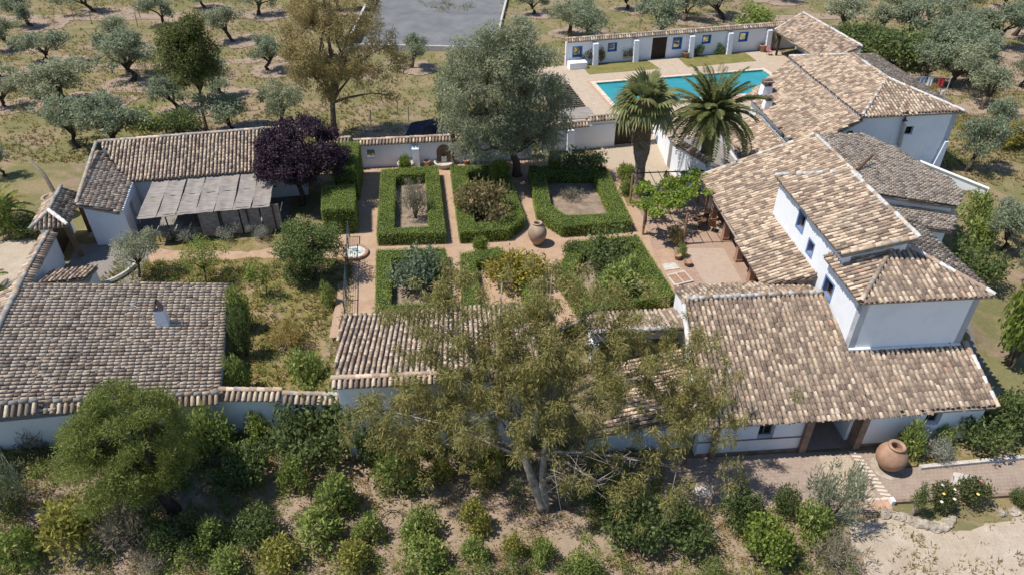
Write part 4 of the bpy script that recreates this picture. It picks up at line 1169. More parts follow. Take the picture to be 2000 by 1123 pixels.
MB().tube([fw(ca - 1.35, cb - 0.1, zg_(ca - 0.9) + 1.22), fw(ca - 0.85, cb + 0.4, zg_(ca - 0.9) + 1.28)], 0.02, 5).tube([fw(ca - 1.3, cb + 0.3, zg_(ca - 0.9) + 1.2), fw(ca - 0.95, cb, zg_(ca - 0.9) + 1.2)], 0.02, 5).build('aerial', 'galvanised', t)

# lean-to roof tucked behind the barn
Lt = Building('lean_to', 'tiny lean-to of eight tile rows tucked behind the barn', 'shed', fw(-15.6, 39.4, 0))
Lt.roof(fw, -15.6, 40.5, 1.35, (0, -1), 0.3, [(-17.2, 40.5), (-14.6, 40.5), (-14.6, 38.3), (-17.2, 38.3)], tint_shift=-0.02)
wall(Lt.root, fw(-14.65, 38.6)[:2], fw(-14.65, 40.2)[:2], -0.2, 1.4, 0.2)
wall(Lt.root, fw(-14.7, 40.15)[:2], fw(-16.9, 40.15)[:2], -0.2, 1.35, 0.2)
Lt.finish()
t = thing('curved_bench', 'low curved white kerb in the shaded gate yard', 'kerb', fw(-14, 42, 0))
pts = [fw(-15.5 + 2.6 * math.sin(q), 43.2 - 3.0 * math.cos(q), 0.16) for q in np.linspace(-0.1, 1.25, 12)]
MB().tube(pts, 0.15, 6).build('kerb', 'pale_stone', t)

# ------------------------------------------------------------------ front boundary wall between barn and centre building
Fw = Building('front_wall', 'tile-capped white wall between the barn and the centre building, above the slope', 'wall', (-11, 24.9, -2))
wall(Fw.root, (-14.2, 24.75), (-8.1, 24.55), -2.2, 0.85, 0.4)
Fw.cap((-13.9, 24.95, 1.22), (-10.95, 24.92, 1.22), (0, -1), 0.3, 0.55, lime=0.35)
Fw.cap((-10.85, 24.8, 1.12), (-8.15, 24.7, 1.12), (0, -1), 0.3, 0.5, lime=0.3)
Fw.finish()

# ------------------------------------------------------------------ centre building behind the eucalyptus
C_ = Building('centre_building', 'low white building behind the big eucalyptus, tiles sloping away from the front', 'house', (-3.5, 27, 0))
r = C_.root
fc = Frame(4.2)
def lc(x, y):
    return (x * fc.c + y * fc.s, -x * fc.s + y * fc.c)
ca0, cb0 = lc(-8.05, 23.85)
gC = (2.9 - 1.42) / 6.75
C_.roof(fc, ca0, cb0, 2.9, (0, -1), gC, [(ca0, cb0), (ca0 + 9.5, cb0), (ca0 + 9.2, cb0 + 6.9), (ca0 - 0.6, cb0 + 6.75)], tint_shift=0.1, pale=0.2)
o_ = fc.dirn(0, -1)
C_.cap(fc(ca0 - 0.05, cb0, 2.95), fc(ca0 + 9.5, cb0, 2.95), (o_.x, o_.y), 0.22, 0.5, lime=0.15)
wall(r, fc(ca0 + 0.15, cb0 - 0.1)[:2], fc(ca0 + 9.3, cb0 - 0.1)[:2], -2.2, 2.68, 0.35)
MB().box(fc(ca0 + 2.4, cb0 - 0.13, 0.9), (4.4, 0.06, 0.05), R(4.2)).build('string_course', 'stone_trim', r)
gable(r, [fc(ca0 + 0.1, cb0, -2.2), fc(ca0 + 0.1, cb0, 2.7), fc(ca0 - 0.3, cb0 + 6.4, 1.3), fc(ca0 - 0.3, cb0 + 6.4, -0.3), fc(ca0, cb0 + 1.0, -2.2)], tuple(fc.dirn(0.35, 0)))
gable(r, [fc(ca0 + 9.2, cb0, -2.2), fc(ca0 + 9.2, cb0, 2.7), fc(ca0 + 9.0, cb0 + 6.4, 1.3), fc(ca0 + 9.0, cb0 + 6.4, -2.2)], tuple(fc.dirn(-0.35, 0)))
wall(r, fc(ca0 + 9.0, cb0 + 6.4)[:2], fc(ca0 - 0.3, cb0 + 6.4)[:2], -0.2, 1.3, 0.35)
C_.finish()
D_ = Building('link_building', 'tiled lean-to roof between the centre building and the front wing, half hidden by the eucalyptus', 'house', F45(8.5, 26, 0))
D_.roof(f, 7.2, 25, -0.25, (1, 0), 0.22, [(5.4, 23.3), (10.6, 23.2), (11.0, 27.9), (5.8, 27.9)], tint_shift=0.05)
D_.roof(f, 8, 27.9, 1.9, (0, -1), 0.22, [(6.2, 27.9), (11.3, 27.9), (11.4, 30.2), (6.4, 30.2)], tint_shift=0.12)
D_.ridge(f(11.2, 27.95, 2.02), f(6.2, 27.95, 2.0), 0.7)
wall(D_.root, f(5.5, 23.6)[:2], f(10.75, 23.5)[:2], -2.2, -0.75, 0.35)
wall(D_.root, f(5.6, 27.8)[:2], f(5.6, 23.6)[:2], -2.2, -0.75, 0.35)
wall(D_.root, f(6.5, 30.0)[:2], f(6.3, 27.8)[:2], -0.3, 1.3, 0.35)
wall(D_.root, f(11.3, 29.9)[:2], f(6.5, 29.9)[:2], -0.3, 1.3, 0.35)
D_.finish()

# ---- planting survey: position, ground, height, radius (metres)
OLIVES=[
 (-58.89,90.13,0,3.0,2.35,'leaning olive at the far left beside two fence posts'),
 (-54.28,96.69,0,2.9,2.83,'olive with a dark round shadow cut by the top edge, left of centre-left'),
 (-44.21,81.41,0,3.73,2.02,'slim upright olive just above the wide low olive'),
 (-37.95,70.61,0,3.66,3.21,'wide low olive with drooping branches left of the tall dark green tree'),
 (-49.87,76.62,0,3.01,2.61,'olive behind the twin-trunked olive near the left edge'),
 (-41.37,64.41,0,4.76,3.35,'large olive with forked black trunk near the left edge'),
 (-35.9,54.79,0,4.28,2.43,'olive with a slanting trunk above the corner of the long tiled roof'),
 (-33.19,54.6,0,3.8,2.95,'broad grey olive pressed against the back of the long tiled roof'),
 (-42.92,91.02,0,3.37,1.9,'small olive at the top edge above the tall dark green tree'),
 (-27.8,66.92,0,3.83,1.97,'olive half hidden behind the tall dark green tree'),
 (-32.24,83.89,0,4.3,2.37,'dense olive near the top with a deep shadow on its right'),
 (-25.52,73.99,0,3.56,2.0,'olive left of the orange leaved eucalyptus with a bent trunk'),
 (-23.94,57.7,0,3.48,2.64,'pale olive just behind the ridge of the long tiled roof'),
 (-20.2,59.02,0,4.1,1.9,'pale olive at the foot of the orange leaved eucalyptus'),
 (-32.54,95.22,0,3.42,2.63,'dark olive at the top edge beside the orange leaved eucalyptus'),
 (-40.66,98.71,0,3.57,2.03,'olive cut by the top edge over the dry slope'),
 (-10.59,74.63,0,3.58,1.83,'lone dark olive in front of the grey concrete court'),
 (-52.09,72.11,0,2.85,1.44,'olive cut by the left edge, upper of two'),
 (-47.54,64.41,0,2.67,1.91,'olive cut by the left edge, lower of two'),
 (-38.87,49.69,0,3.75,1.18,'pale olive cut by the left edge above the palm'),
 (2.83,95.22,0,2.74,2.04,'small olive with bare trunk at the top right of the court'),
 (6.78,86.3,0,3.76,2.72,'grey olive right of the tall grey-green tree top'),
 (8.24,81.97,0,3.91,2.76,'darker olive directly behind the courtyard wall at its left end'),
 (17.92,86.3,0,4.27,2.88,'olive behind the courtyard wall above the brown double door'),
 (21.38,91.93,0,3.28,2.23,'olive behind the one above the brown door'),
 (26.52,92.85,0,4.25,3.38,'dark broad olive at the top edge behind the courtyard wall'),
 (38.27,86.3,0,3.93,3.33,'grey olive behind the far shed roof'),
 (48.96,94.74,0,2.98,2.45,'dark round olive at the top edge behind the scrub thicket'),
 (50.36,88.83,0,4.01,3.1,'pale olive in the thicket at the top right'),
 (57.74,94.74,0,3.83,2.95,'olive with twin trunks at the top right edge'),
 (64.36,97.69,0,3.79,2.35,'olive at the top right corner'),
 (47.65,75.28,0,4.73,3.25,'olive at the right end of the thicket'),
 (54.2,80.49,0,3.86,3.14,'broad olive on the right above the dirt patch'),
 (40.63,70.61,0,3.46,2.44,'bluish olive behind the hipped roof of the back house'),
 (43.09,63.15,0,4.57,2.24,'olive standing right of the back house roof corner'),
 (35.24,50.56,0,5.37,1.89,'tall olive beside the end wall of the back house'),
 (31.8,39.13,0,4.51,1.74,'olive near the right edge beside the climbing hedge'),
 (30.98,35.41,0,3.9,0.93,'olive cut by the right edge below the bigger one'),
 (50.18,69.15,0,3.76,1.52,'green olive cut by the right edge'),
 (52.43,82.35,0,3.92,2.33,'olive in the middle of the right hand grove'),
 (-22.59,96.44,0,4.06,2.33,'olive at the top edge behind the orange leaved eucalyptus'),
 (35.13,102.98,0,3.29,2.81,'olive on the top edge behind the green fig bush'),
 (41.97,85.29,0,3.45,2.7,'olive merging into the left of the scrub thicket'),
 (47.04,78.69,0,3.39,2.53,'grey olive inside the scrub thicket'),
 (-49.79,100.28,0,3.22,1.72,'olive peeping in at the top edge between two shadows'),
 (42.99,69.15,0,3.76,2.53,'olive between the back house roof and the thicket'),
 (45.84,84.29,0,4.09,2.82,'bushy olive in the heart of the thicket'),
 (46.85,70.9,0,4.07,2.71,'broad olive below the thicket on the right'),
 (59.34,86.3,0,4.33,2.72,'olive cut by the right edge near the top corner'),
 (41.11,57.38,0,3.39,1.75,'pale olive left of the yellow broom at the right edge'),
 (-55.98,81.41,0,2.8,2.31,'olive at the left edge below the leaning one'),
 (-30.61,63.15,0,3.1,2.0,'olive between the wide low olive and the dark round bush'),
 (15.12,97.69,0,3.17,2.52,'olive on the top edge above the courtyard wall'),
]
BUSHES=[
 ('dark',-28.48,57.06,0,2.54,1.85,'dark green round bush behind the long tiled roof'),
 ('green',-32.03,58.14,0,2.43,1.77,'mid green bush beside the dark round bush behind the long roof'),
 ('green',29.95,89.48,0,2.81,3.43,'bright green fig bush behind the courtyard wall'),
 ('dark',39.09,79.58,0,3.68,3.12,'dense dark scrub behind the far shed, left mass of the thicket'),
 ('dark',40.52,74.47,0,4.54,3.49,'dense dark scrub in the middle of the thicket'),
 ('dark',45.2,76.96,0,3.34,3.03,'dense scrub at the right of the thicket'),
 ('yellow',37.39,83.89,0,1.56,0.83,'small yellow flowering broom behind the far shed roof'),
 ('yellow',41.02,54.3,-0.5,2.86,1.26,'yellow flowering broom at the right edge'),
 ('dry',40.23,67.05,0,1.26,0.99,'dry yellowish broom beside the far corner of the back house'),
 ('green',31.68,42.37,-0.5,3.12,1.23,'bright green climber top of the hedge right of the house'),
 ('green',30.21,39.13,-0.8,2.65,1.34,'green hedge bush right of the small blue-grey wall'),
 ('dark',27.89,35.15,-1,3.33,1.48,'dark green shrub right of the hipped tower roof'),
 ('leafy',27.36,29.15,-1.6,6.45,1.68,'bright leaved fig tree at the right edge beside the tower'),
 ('dark',25.18,24.71,-2,3.16,1.21,'dark green bush cut by the right edge by the front wing'),
 ('dark',23.28,23.88,-2,3.14,1.38,'wide dark green bush at the right end of the front wall'),
 ('green',21.3,24.04,-2,1.86,0.73,'small round green shrub before the small front window'),
 ('green',19.24,23.55,-2,2.48,0.75,'rounded green shrub behind the big terracotta jar'),
 ('silver',20.53,23.01,-2,1.58,1.17,'silver leaved plant spreading over the kerb by the jar'),
 ('rose',19.16,20.21,-2,2.2,0.86,'rose bush with white and yellow flowers on the stone edge'),
 ('rose',20.89,20.43,-2,1.93,1.1,'darker rose bush with a pink flower beside the stone slab'),
 ('dark',23.05,20.7,-2,1.25,0.46,'low shrub cut by the right edge next to the rose bushes'),
 ('olive',14.13,19.61,-2,4.21,1.13,'feathery grey-green young olive at the corner of the terrace'),
 ('dark',12.19,20.15,-2,1.94,0.57,'small upright green shrub on the terrace edge'),
 ('green',12.92,18.71,-2,2.76,1.05,'leafy green bush in front of the young olive'),
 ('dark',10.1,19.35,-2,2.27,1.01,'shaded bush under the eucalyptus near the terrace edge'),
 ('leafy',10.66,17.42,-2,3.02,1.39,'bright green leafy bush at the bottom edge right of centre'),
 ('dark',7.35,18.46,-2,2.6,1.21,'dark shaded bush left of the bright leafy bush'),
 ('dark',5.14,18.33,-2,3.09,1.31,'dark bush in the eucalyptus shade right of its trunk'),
 ('grey',13.54,17.13,-2,1.94,1.16,'grey grassy bush at the bottom edge beside the gravel'),
 ('green',1.28,17.56,-2,1.83,0.75,'small bush at the bottom edge below the eucalyptus trunk'),
 ('green',2.85,17.02,-2,1.76,0.84,'yellowish bush cut by the bottom edge below the eucalyptus'),
 ('green',-5.28,21.13,-2,3.27,1.35,'large round bush on the dry slope in the middle of the front'),
 ('yellowish',-3.24,22.01,-2,1.77,0.72,'small yellow-green bush right of the large round bush'),
 ('yellowish',-1.15,21.86,-2,2.85,1.08,'yellow-green bush left of the eucalyptus trunk'),
 ('green',-7.85,19.88,-2,3.1,1.14,'round bush with a dark shadow on its right, left of the wire hoop'),
 ('green',-9.95,21.27,-2,2.62,1.0,'bush at the edge of the pine shadow'),
 ('yellowish',-1.67,19.14,-2,2.37,0.89,'rounded yellow-tipped bush alone on the bare soil'),
 ('green',-3.97,18.71,-2,2.27,1.05,'upright bush right of the wire hoop'),
 ('green',-6.21,18.63,-2,1.97,0.88,'bush just below left of the wire hoop'),
 ('green',-8.36,18.09,-2,2.6,1.41,'wide bush at the lower left of centre'),
 ('green',-1.51,17.72,-2,1.77,0.7,'small bush near the bottom, left of the last yellow one'),
 ('yellowish',0.0,17.84,-2,1.94,0.67,'small yellow-topped bush near the bottom centre'),
 ('green',-3.7,17.13,-2,2.11,1.32,'spreading pale bush cut by the bottom edge'),
 ('yellowish',-6.56,17.13,-2,1.94,1.06,'yellowish bush cut by the bottom edge left of centre'),
 ('yellowish',-9.63,17.13,-2,2.11,1.16,'brownish-yellow bush cut by the bottom edge'),
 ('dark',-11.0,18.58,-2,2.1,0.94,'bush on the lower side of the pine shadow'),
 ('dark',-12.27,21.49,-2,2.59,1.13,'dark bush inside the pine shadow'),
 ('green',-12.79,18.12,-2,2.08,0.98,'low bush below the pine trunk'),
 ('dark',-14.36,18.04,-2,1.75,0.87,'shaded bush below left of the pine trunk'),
 ('green',-11.8,17.0,-2,1.77,0.95,'pale bush on the bottom edge below the pine'),
 ('grey',-16.09,17.87,-2,3.52,1.19,'grey-green wispy bush at the foot of the pine on the left'),
 ('yellowish',-18.33,17.69,-2,3.51,1.5,'large yellow-green bush at lower left'),
 ('grey',-14.96,17.06,-2,1.58,0.84,'grey bush on the bottom edge at lower left'),
 ('green',-20.23,16.97,-2,2.74,1.16,'green bush in the bottom left corner'),
 ('olive',-21.46,18.97,-2,4.74,1.0,'dusky olive bush cut by the left edge in front'),
 ('green',-14.18,23.27,-2,3.71,1.3,'green bush against the shaded front wall right of the pine'),
 ('dark',-9.11,23.08,-2,4.89,1.85,'large dark green bush in front of the capped wall'),
 ('grey',-22.09,22.73,-2,3.15,1.34,'bare grey-brown bush in front of the stepped wall'),
 ('green',-12.39,24.44,-2,2.45,0.95,'leafy shrub at the middle of the capped front wall'),
 ('grey',-20.56,23.26,-2,2.3,1.11,'second grey bare bush before the barn gable, nearer the pine'),
 ('dark',-23.49,22.88,-2,2.2,0.98,'low dark shrub at the left end of the barn gable'),
 ('dark',-6.62,23.72,-2,2.64,1.0,'dark shrub at the foot of the centre building left of the eucalyptus'),
 ('green',-4.28,24.04,-2,2.31,0.94,'green shrub at the foot of the centre building behind the low branch'),
 ('dark',4.15,20.43,-2,1.42,0.69,'low dark plant beside the stacked wood in the shade'),
 ('silver',-22.55,39.87,0,1.59,1.01,'silver lavender bush, first from the left along the reed shade'),
 ('silver',-20.93,39.75,0,1.55,1.0,'silver lavender bush, second from the left along the reed shade'),
 ('silver',-18.85,40.06,0,1.55,1.09,'silver lavender bush, third from the left along the reed shade'),
 ('silver',-16.55,40.0,0,1.4,0.92,'silver lavender bush at the right end of the row'),
 ('green',-10.64,26.83,0,2.91,1.23,'round green bush inside the wall left of the tiled centre roof'),
 ('green',-13.99,26.64,0,2.75,0.78,'bright vine bush along the right side of the big left roof'),
 ('green',-15.27,31.35,0,3.19,0.79,'leafy vine near the top right corner of the big left roof'),
 ('dry',-12.3,29.78,0,2.13,1.11,'dry yellow flowering weeds in the left garden'),
 ('green',-10.76,33.4,0,1.82,0.6,'low green bush beside the wire fence'),
 ('dark',-12.96,35.2,0,1.66,0.93,'dark undergrowth at the foot of the orange tree'),
 ('green',-33.18,40.38,0,3.43,1.02,'dark green shrub under the palm at the left edge'),
 ('dark',-32.0,40.71,0,1.56,1.36,'low dark shrub in front of the clay jar by the gate'),
 ('dark',-14.42,29.38,0,3.48,0.55,'shaded green bush in the shadow of the big left roof'),
 ('dark',5.43,48.83,0,2.92,1.55,'clipped dark round shrub in the back right hedge bed'),
 ('leafy',3.22,49.69,0,2.33,0.69,'young bright green sapling in the back right hedge bed'),
 ('leafy',-0.95,47.6,0,2.88,1.05,'bright lime green shrub at the top of the middle hedge bed'),
 ('reddish',-1.93,42.37,0,3.86,1.84,'rusty pink leaved rose shrub filling the middle hedge bed'),
 ('leafy',-8.17,49.69,0,1.91,0.63,'yellow-green small conifer at the back left hedge bed'),
 ('grey',-6.73,43.07,0,3.33,1.06,'thin grey-green stems in the back left hedge bed'),
 ('bluegreen',-5.59,34.09,0,3.22,1.51,'blue-green herb clump in the front left hedge bed'),
 ('leafy',-2.02,38.22,0,1.9,0.68,'bright spiky plant at the corner of the front middle bed'),
 ('yellow',0.3,34.6,0,2.89,1.68,'yellow-green flowering shrub in the front middle bed'),
 ('dark',5.97,36.21,0,3.01,1.65,'round dark green shrub in the front right hedge bed'),
 ('green',6.37,33.09,0,3.52,1.92,'big mid green shrub in the front right hedge bed'),
 ('dark',3.89,37.92,0,1.6,0.65,'small clipped ball shrub at the corner of the front right bed'),
 ('grey',4.24,45.63,0,1.23,0.83,'low grey herb on the bare soil of the back right bed'),
 ('leafy',8.67,48.42,0,1.89,0.96,'leafy lime green shrub at the foot of the fan palm'),
 ('green',8.29,46.4,0,1.65,0.65,'low herb strip left of the fan palm trunk'),
 ('green',-12.29,47.19,0,3.15,0.98,'tall shaded hedge bush between the plum tree and the path'),
 ('green',10.76,38.22,0,1.34,0.49,'potted plants at the foot of the pergola post'),
 ('reddish',10.65,39.75,0,1.55,0.54,'reddish potted shrub under the vine pergola'),
 ('reddish',7.78,75.78,0,2.52,1.09,'bougainvillea left of the first buttress on the pool wall'),
 ('reddish',9.4,76.11,0,2.0,0.66,'orange bougainvillea right of the first buttress'),
 ('reddish',12.27,76.79,0,2.11,0.83,'pinkish bougainvillea left of the second buttress'),
 ('dark',20.24,78.34,0,1.65,0.67,'dark climber right of the third buttress'),
 ('green',22.82,79.04,0,1.55,0.73,'palm-like potted shrub left of the fourth buttress'),
 ('grey',29.16,80.49,0,2.51,0.74,'greyish climber on the far pillar by the shed'),
]
EUC= [(-5.21, 21.5, 2.77), (-6.04, 22, 2.87), (-4.12, 23, 7.62), (-3.31, 23, 5.75), (-2.15, 22, 4.07), (-2.71, 24, 8.43), (-0.95, 24, 7.92), (1.02, 23, 7.88), (2.09, 24, 8.18), (4.1, 24, 6.59), (6.49, 24.5, 5.37), (7.77, 24, 4.32), (6.47, 23, 3.43), (4.34, 22.5, 4.19), (2.11, 22.5, 5.62), (0.0, 22.5, 5.89), (-0.97, 21.5, 3.37), (1.04, 21, 4.46), (3.82, 20.5, 2.6), (5.72, 21, 1.42), (7.34, 22, 2.25), (2.32, 19.5, 1.56), (5.1, 19.3, 0.83), (8.18, 20.2, 0.05), (-2.17, 21, 2.05), (2.73, 23, 6.57), (-1.25, 22.5, 6.44), (-3.87, 22, 4.07), (4.94, 23, 5.47), (6.4, 20, 1.6), (1.7, 20.5, 2.6), (3.4, 21.5, 3.97), (-2.96, 23.5, 6.98), (0.21, 23, 7.1), (7.25, 22.5, 3.6), (4.05, 19.5, 0.91), (-5.6, 21, 2.52), (-4.38, 21.5, 2.3), (-3.29, 21.8, 2.61), (-3.71, 22, 3.18), (-1.08, 21, 2.37), (0.21, 20.8, 2.89), (-5.0, 22, 3.48), (0.83, 21.8, 5.4), (-0.84, 22, 4.94), (1.88, 21.5, 4.83), (2.7, 22, 5.77), (1.24, 22.4, 6.52), (0.42, 21.4, 4.64), (-2.13, 22.6, 5.25), (5.49, 23, 4.32), (8.3, 21.7, 3.1), (8.6, 21.4, 3.3), (8.0, 21.2, 3.05), (-5.0, 22.8, 1.2), (-3.8, 22.6, 0.9), (-5.8, 22.7, 0.9), (-2.5, 22.5, 0.8), (-1.2, 22.4, 0.9), (-4.4, 22.3, 0.3), (-3.2, 22.9, 1.8), (-1.9, 22.8, 1.9)]


# ------------------------------------------------------------------ swimming pool
t = thing('swimming_pool', 'long turquoise swimming pool with pale stone coping and brick border', 'pool', F12(32.4, 63.6, 0))
f2 = F12
sh = MB()
def ring(mb, o, i, z0, z1):
    (a0, b0, a1, b1), (c0, d0, c1, d1) = o, i
    for q in ([(a0, b0), (a1, b0), (a1, d0), (a0, d0)], [(a0, d1), (a1, d1), (a1, b1), (a0, b1)], [(a0, d0), (c0, d0), (c0, d1), (a0, d1)], [(c1, d0), (a1, d0), (a1, d1), (c1, d1)]):
        mb.prism(loc(f2, q), z0, z1)
    return mb
ring(sh, (PX0 - 0.2, PY0 - 0.2, PX1 + 0.2, PY1 + 0.2), (PX0, PY0, PX1, PY1), -1.7, 0.0)
sh.prism(loc(f2, [(PX0, PY0), (PX1, PY0), (PX1, PY1), (PX0, PY1)]), -1.75, -1.6)
sh.build('shell', 'pool_tile', t)
MB().prism(loc(f2, [(PX0 + 0.004, PY0 + 0.004), (PX1 - 0.004, PY0 + 0.004), (PX1 - 0.004, PY1 - 0.004), (PX0 + 0.004, PY1 - 0.004)]), -1.55, -0.10).build('water', 'pool_water', t)
cp = 0
for (a0, a1, b0, b1, n_, ax) in ((PX0 - 0.45, PX1 + 0.45, PY1, PY1 + 0.45, 30, 0), (PX0 - 0.45, PX1 + 0.45, PY0 - 0.45, PY0, 30, 0), (PX0 - 0.45, PX0, PY0, PY1, 10, 1), (PX1, PX1 + 0.45, PY0, PY1, 10, 1)):
    for k in range(n_):
        if ax == 0:
            q = [(a0 + (a1 - a0) * k / n_ + 0.01, b0), (a0 + (a1 - a0) * (k + 1) / n_ - 0.01, b0), (a0 + (a1 - a0) * (k + 1) / n_ - 0.01, b1), (a0 + (a1 - a0) * k / n_ + 0.01, b1)]
        else:
            q = [(a0, b0 + (b1 - b0) * k / n_ + 0.01), (a1, b0 + (b1 - b0) * k / n_ + 0.01), (a1, b0 + (b1 - b0) * (k + 1) / n_ - 0.01), (a0, b0 + (b1 - b0) * (k + 1) / n_ - 0.01)]
        MB().prism(loc(f2, q), 0.004, 0.09 + random.uniform(-0.006, 0.006)).build('coping_stone', 'coping', t)
ring(MB(), (PX0 - 0.75, PY0 - 0.75, PX1 + 0.75, PY1 + 0.75), (PX0 - 0.46, PY0 - 0.46, PX1 + 0.46, PY1 + 0.46), 0.0, 0.075).build('brick_border', 'coping_brick', t)
t = thing('pool_ladder', 'steel pool ladder with a pale handrail showing between the palms', 'ladder', f2(28.2, 61.0, 0))
for a_ in (28.0, 28.5):
    MB().tube([f2(a_, 60.3, 0.05), f2(a_, 60.3, 0.8), f2(a_, 60.55, 0.95), f2(a_, 60.8, 0.7), f2(a_, 60.85, -0.9)], 0.03, 6).build('rail', 'galvanised', t)
t = thing('slatted_arbour', 'dark slatted arbour roof beside the pool under the grey-green tree', 'pergola', f2(17.2, 56.5, 0))
for k in range(14):
    MB().box(f2(17.2, 55.1 + k * 0.4, 2.3 + 0.01 * k), (2.9, 0.13, 0.1), R(12.5)).build('slat', 'dark_wood', t)
MB().slab([f2(15.7, 52.75, 2.32), f2(18.75, 52.75, 2.32), f2(18.75, 54.9, 2.38), f2(15.7, 54.9, 2.38)], (0, 0, 0.06)).build('reed_cover', 'reed_mat', t)
for a_, b_ in ((15.9, 54.4), (18.5, 54.4), (15.9, 60.2), (18.5, 60.2)):
    MB().box(f2(a_, b_, 1.12), (0.14, 0.14, 2.24), R(12.5)).build('post', 'dark_wood', t)

# ------------------------------------------------------------------ vegetation
def leaf_quads(pts, nrm, ln, wd, droop=0.0, spread=1.0, rg=rng):
    n = len(pts)
    d = rg.normal(size=(n, 3)) * spread + nrm * 0.5
    d[:, 2] -= droop
    d /= np.linalg.norm(d, axis=1, keepdims=True) + 1e-9
    s_ = np.cross(d, nrm + rg.normal(size=(n, 3)) * 0.45)
    s_ /= np.linalg.norm(s_, axis=1, keepdims=True) + 1e-9
    l_ = ln * rg.uniform(0.65, 1.3, (n, 1))
    w_ = wd * rg.uniform(0.7, 1.25, (n, 1))
    a = pts
    b_ = pts + d * l_ * 0.45 + s_ * w_ * 0.5
    c_ = pts + d * l_
    e = pts + d * l_ * 0.45 - s_ * w_ * 0.5
    return np.stack([a, b_, c_, e], 1).reshape(-1, 3)
def foliage_mesh(name, clumps, per, ln, wd, mat, droop=0.0, flat=0.85, shell=0.55, spread=1.0, seed=0, up=0.35):
    """leaf-sized faces spread through leaf clumps; each clump has its own shade of the leaf colour"""
    rg = np.random.default_rng(seed)
    V_, T_ = [], []
    for (x, y, z, r_) in clumps:
        n = max(6, int(per * r_ * r_))
        d = rg.normal(size=(n, 3))
        d /= np.linalg.norm(d, axis=1, keepdims=True)
        rr = r_ * (shell + (1 - shell) * rg.random((n, 1)) ** 0.6) * rg.uniform(0.8, 1.12, (n, 1))
        p = d * rr
        p[:, 2] *= flat
        nr = d.copy()
        nr[:, 2] += up
        nr /= np.linalg.norm(nr, axis=1, keepdims=True)
        V_.append(leaf_quads(p + np.array((x, y, z)), nr, ln, wd, droop, spread, rg))
        t_ = np.clip(rg.normal(rg.uniform(0.32, 0.62), 0.2, n), 0, 1)
        T_.append(np.repeat(t_, 4))
    v = np.concatenate(V_)
    fcs = np.arange(len(v)).reshape(-1, 4)
    return np_mesh(name, v, fcs, mat, np.concatenate(T_))
def crown_clumps(rg, c, rad, n, r0, r1, squash=1.0, lobes=5, base=0.72, rag=0.38):
    """clump centres in an uneven ellipsoid: a few lobes push the outline out, gaps are left between"""
    lob = rg.normal(size=(lobes, 3))
    lob /= np.linalg.norm(lob, axis=1, keepdims=True)
    amp = rg.uniform(0.05, rag, lobes)
    out = []
    for k in range(n):
        d = rg.normal(size=3)
        d /= np.linalg.norm(d)
        if d[2] < -0.55:
            d[2] *= 0.4
        ext = base + float(np.sum(amp * np.clip(lob @ d, 0, 1) ** 3))
        q = ext * rg.uniform(0.45, 1.0) ** 0.5
        out.append((c[0] + d[0] * rad[0] * q, c[1] + d[1] * rad[1] * q, c[2] + d[2] * rad[2] * q, rg.uniform(r0, r1)))
    return out
def trunk_mesh(rg, base, fork, targets, r0, mat, n=8, wob=0.12, name='trunk'):
    mb = MB()
    b, k = Vector(base), Vector(fork)
    pts = [b - Vector((0, 0, 0.15)), b + (k - b) * 0.12, b + (k - b) * 0.5 + Vector((rg.normal() * wob, rg.normal() * wob, 0)), k]
    mb.tube(pts, [r0 * 1.55, r0 * 1.1, r0 * 0.9, r0 * 0.75], n)
    for tg in targets:
        tg = Vector(tg)
        L = (tg - k).length
        m1 = k + (tg - k) * 0.35 + Vector((rg.normal(), rg.normal(), abs(rg.normal()) * 0.8)) * L * 0.08
        m2 = k + (tg - k) * 0.7 + Vector((rg.normal(), rg.normal(), abs(rg.normal()))) * L * 0.06
        mb.tube([k - (tg - k).normalized() * r0 * 0.3, m1, m2, tg], [r0 * 0.55, r0 * 0.4, r0 * 0.24, r0 * 0.07], max(5, n - 2))
    return mb.mesh(name, mat, True)

# --- olive trees: a few trees grown, then planted across the grove
def grow_olive(seed):
    rg = np.random.default_rng(seed)
    root = thing('olive_tree', 'olive', 'olive tree', (0, 0, 0), 'olive trees around the farm')
    lean = rg.normal(size=2) * 0.3
    cl, ends = [], []
    nl = rg.integers(5, 8)
    for k in range(nl):                       # each limb carries its own head of leaf clumps
        a_ = 6.283 * k / nl + rg.normal() * 0.35
        q = rg.uniform(0.55, 1.35) if k else 0.2
        c = (lean[0] + q * math.cos(a_), lean[1] + q * math.sin(a_), rg.uniform(1.55, 2.75))
        ends.append(c)
        hr = rg.uniform(0.55, 0.95)
        for j in range(rg.integers(7, 12)):
            d = rg.normal(size=3)
            d = d / np.linalg.norm(d) * hr * rg.random() ** 0.4
            cl.append((c[0] + d[0], c[1] + d[1], c[2] + d[2] * 0.75, rg.uniform(0.22, 0.5)))
    obj('crown', foliage_mesh('crown', cl, 640, 0.18, 0.075, 'leaf_greygreen' if seed % 3 == 0 else 'leaf_olive', 0.15, 0.9, 0.2, 1.0, seed), root)
    tg = ends
    obj('trunk', trunk_mesh(rg, (0, 0, 0), (lean[0] * 0.7, lean[1] * 0.7, 0.8), tg, 0.17, 'bark_dark'), root)
    return root
OP = [grow_olive(100 + k) for k in range(8)]
used = set()
def plant(protos, idx, locn, rz, sc, label, group, cat):
    p = protos[idx]
    if p.name not in used:
        used.add(p.name)
        p.location, p.rotation_euler, p.scale = locn, (0, 0, rz), sc
        p['label'], p['group'], p['category'] = label, group, cat
        return p
    return clone(p, locn, rz, sc, label, group, cat)
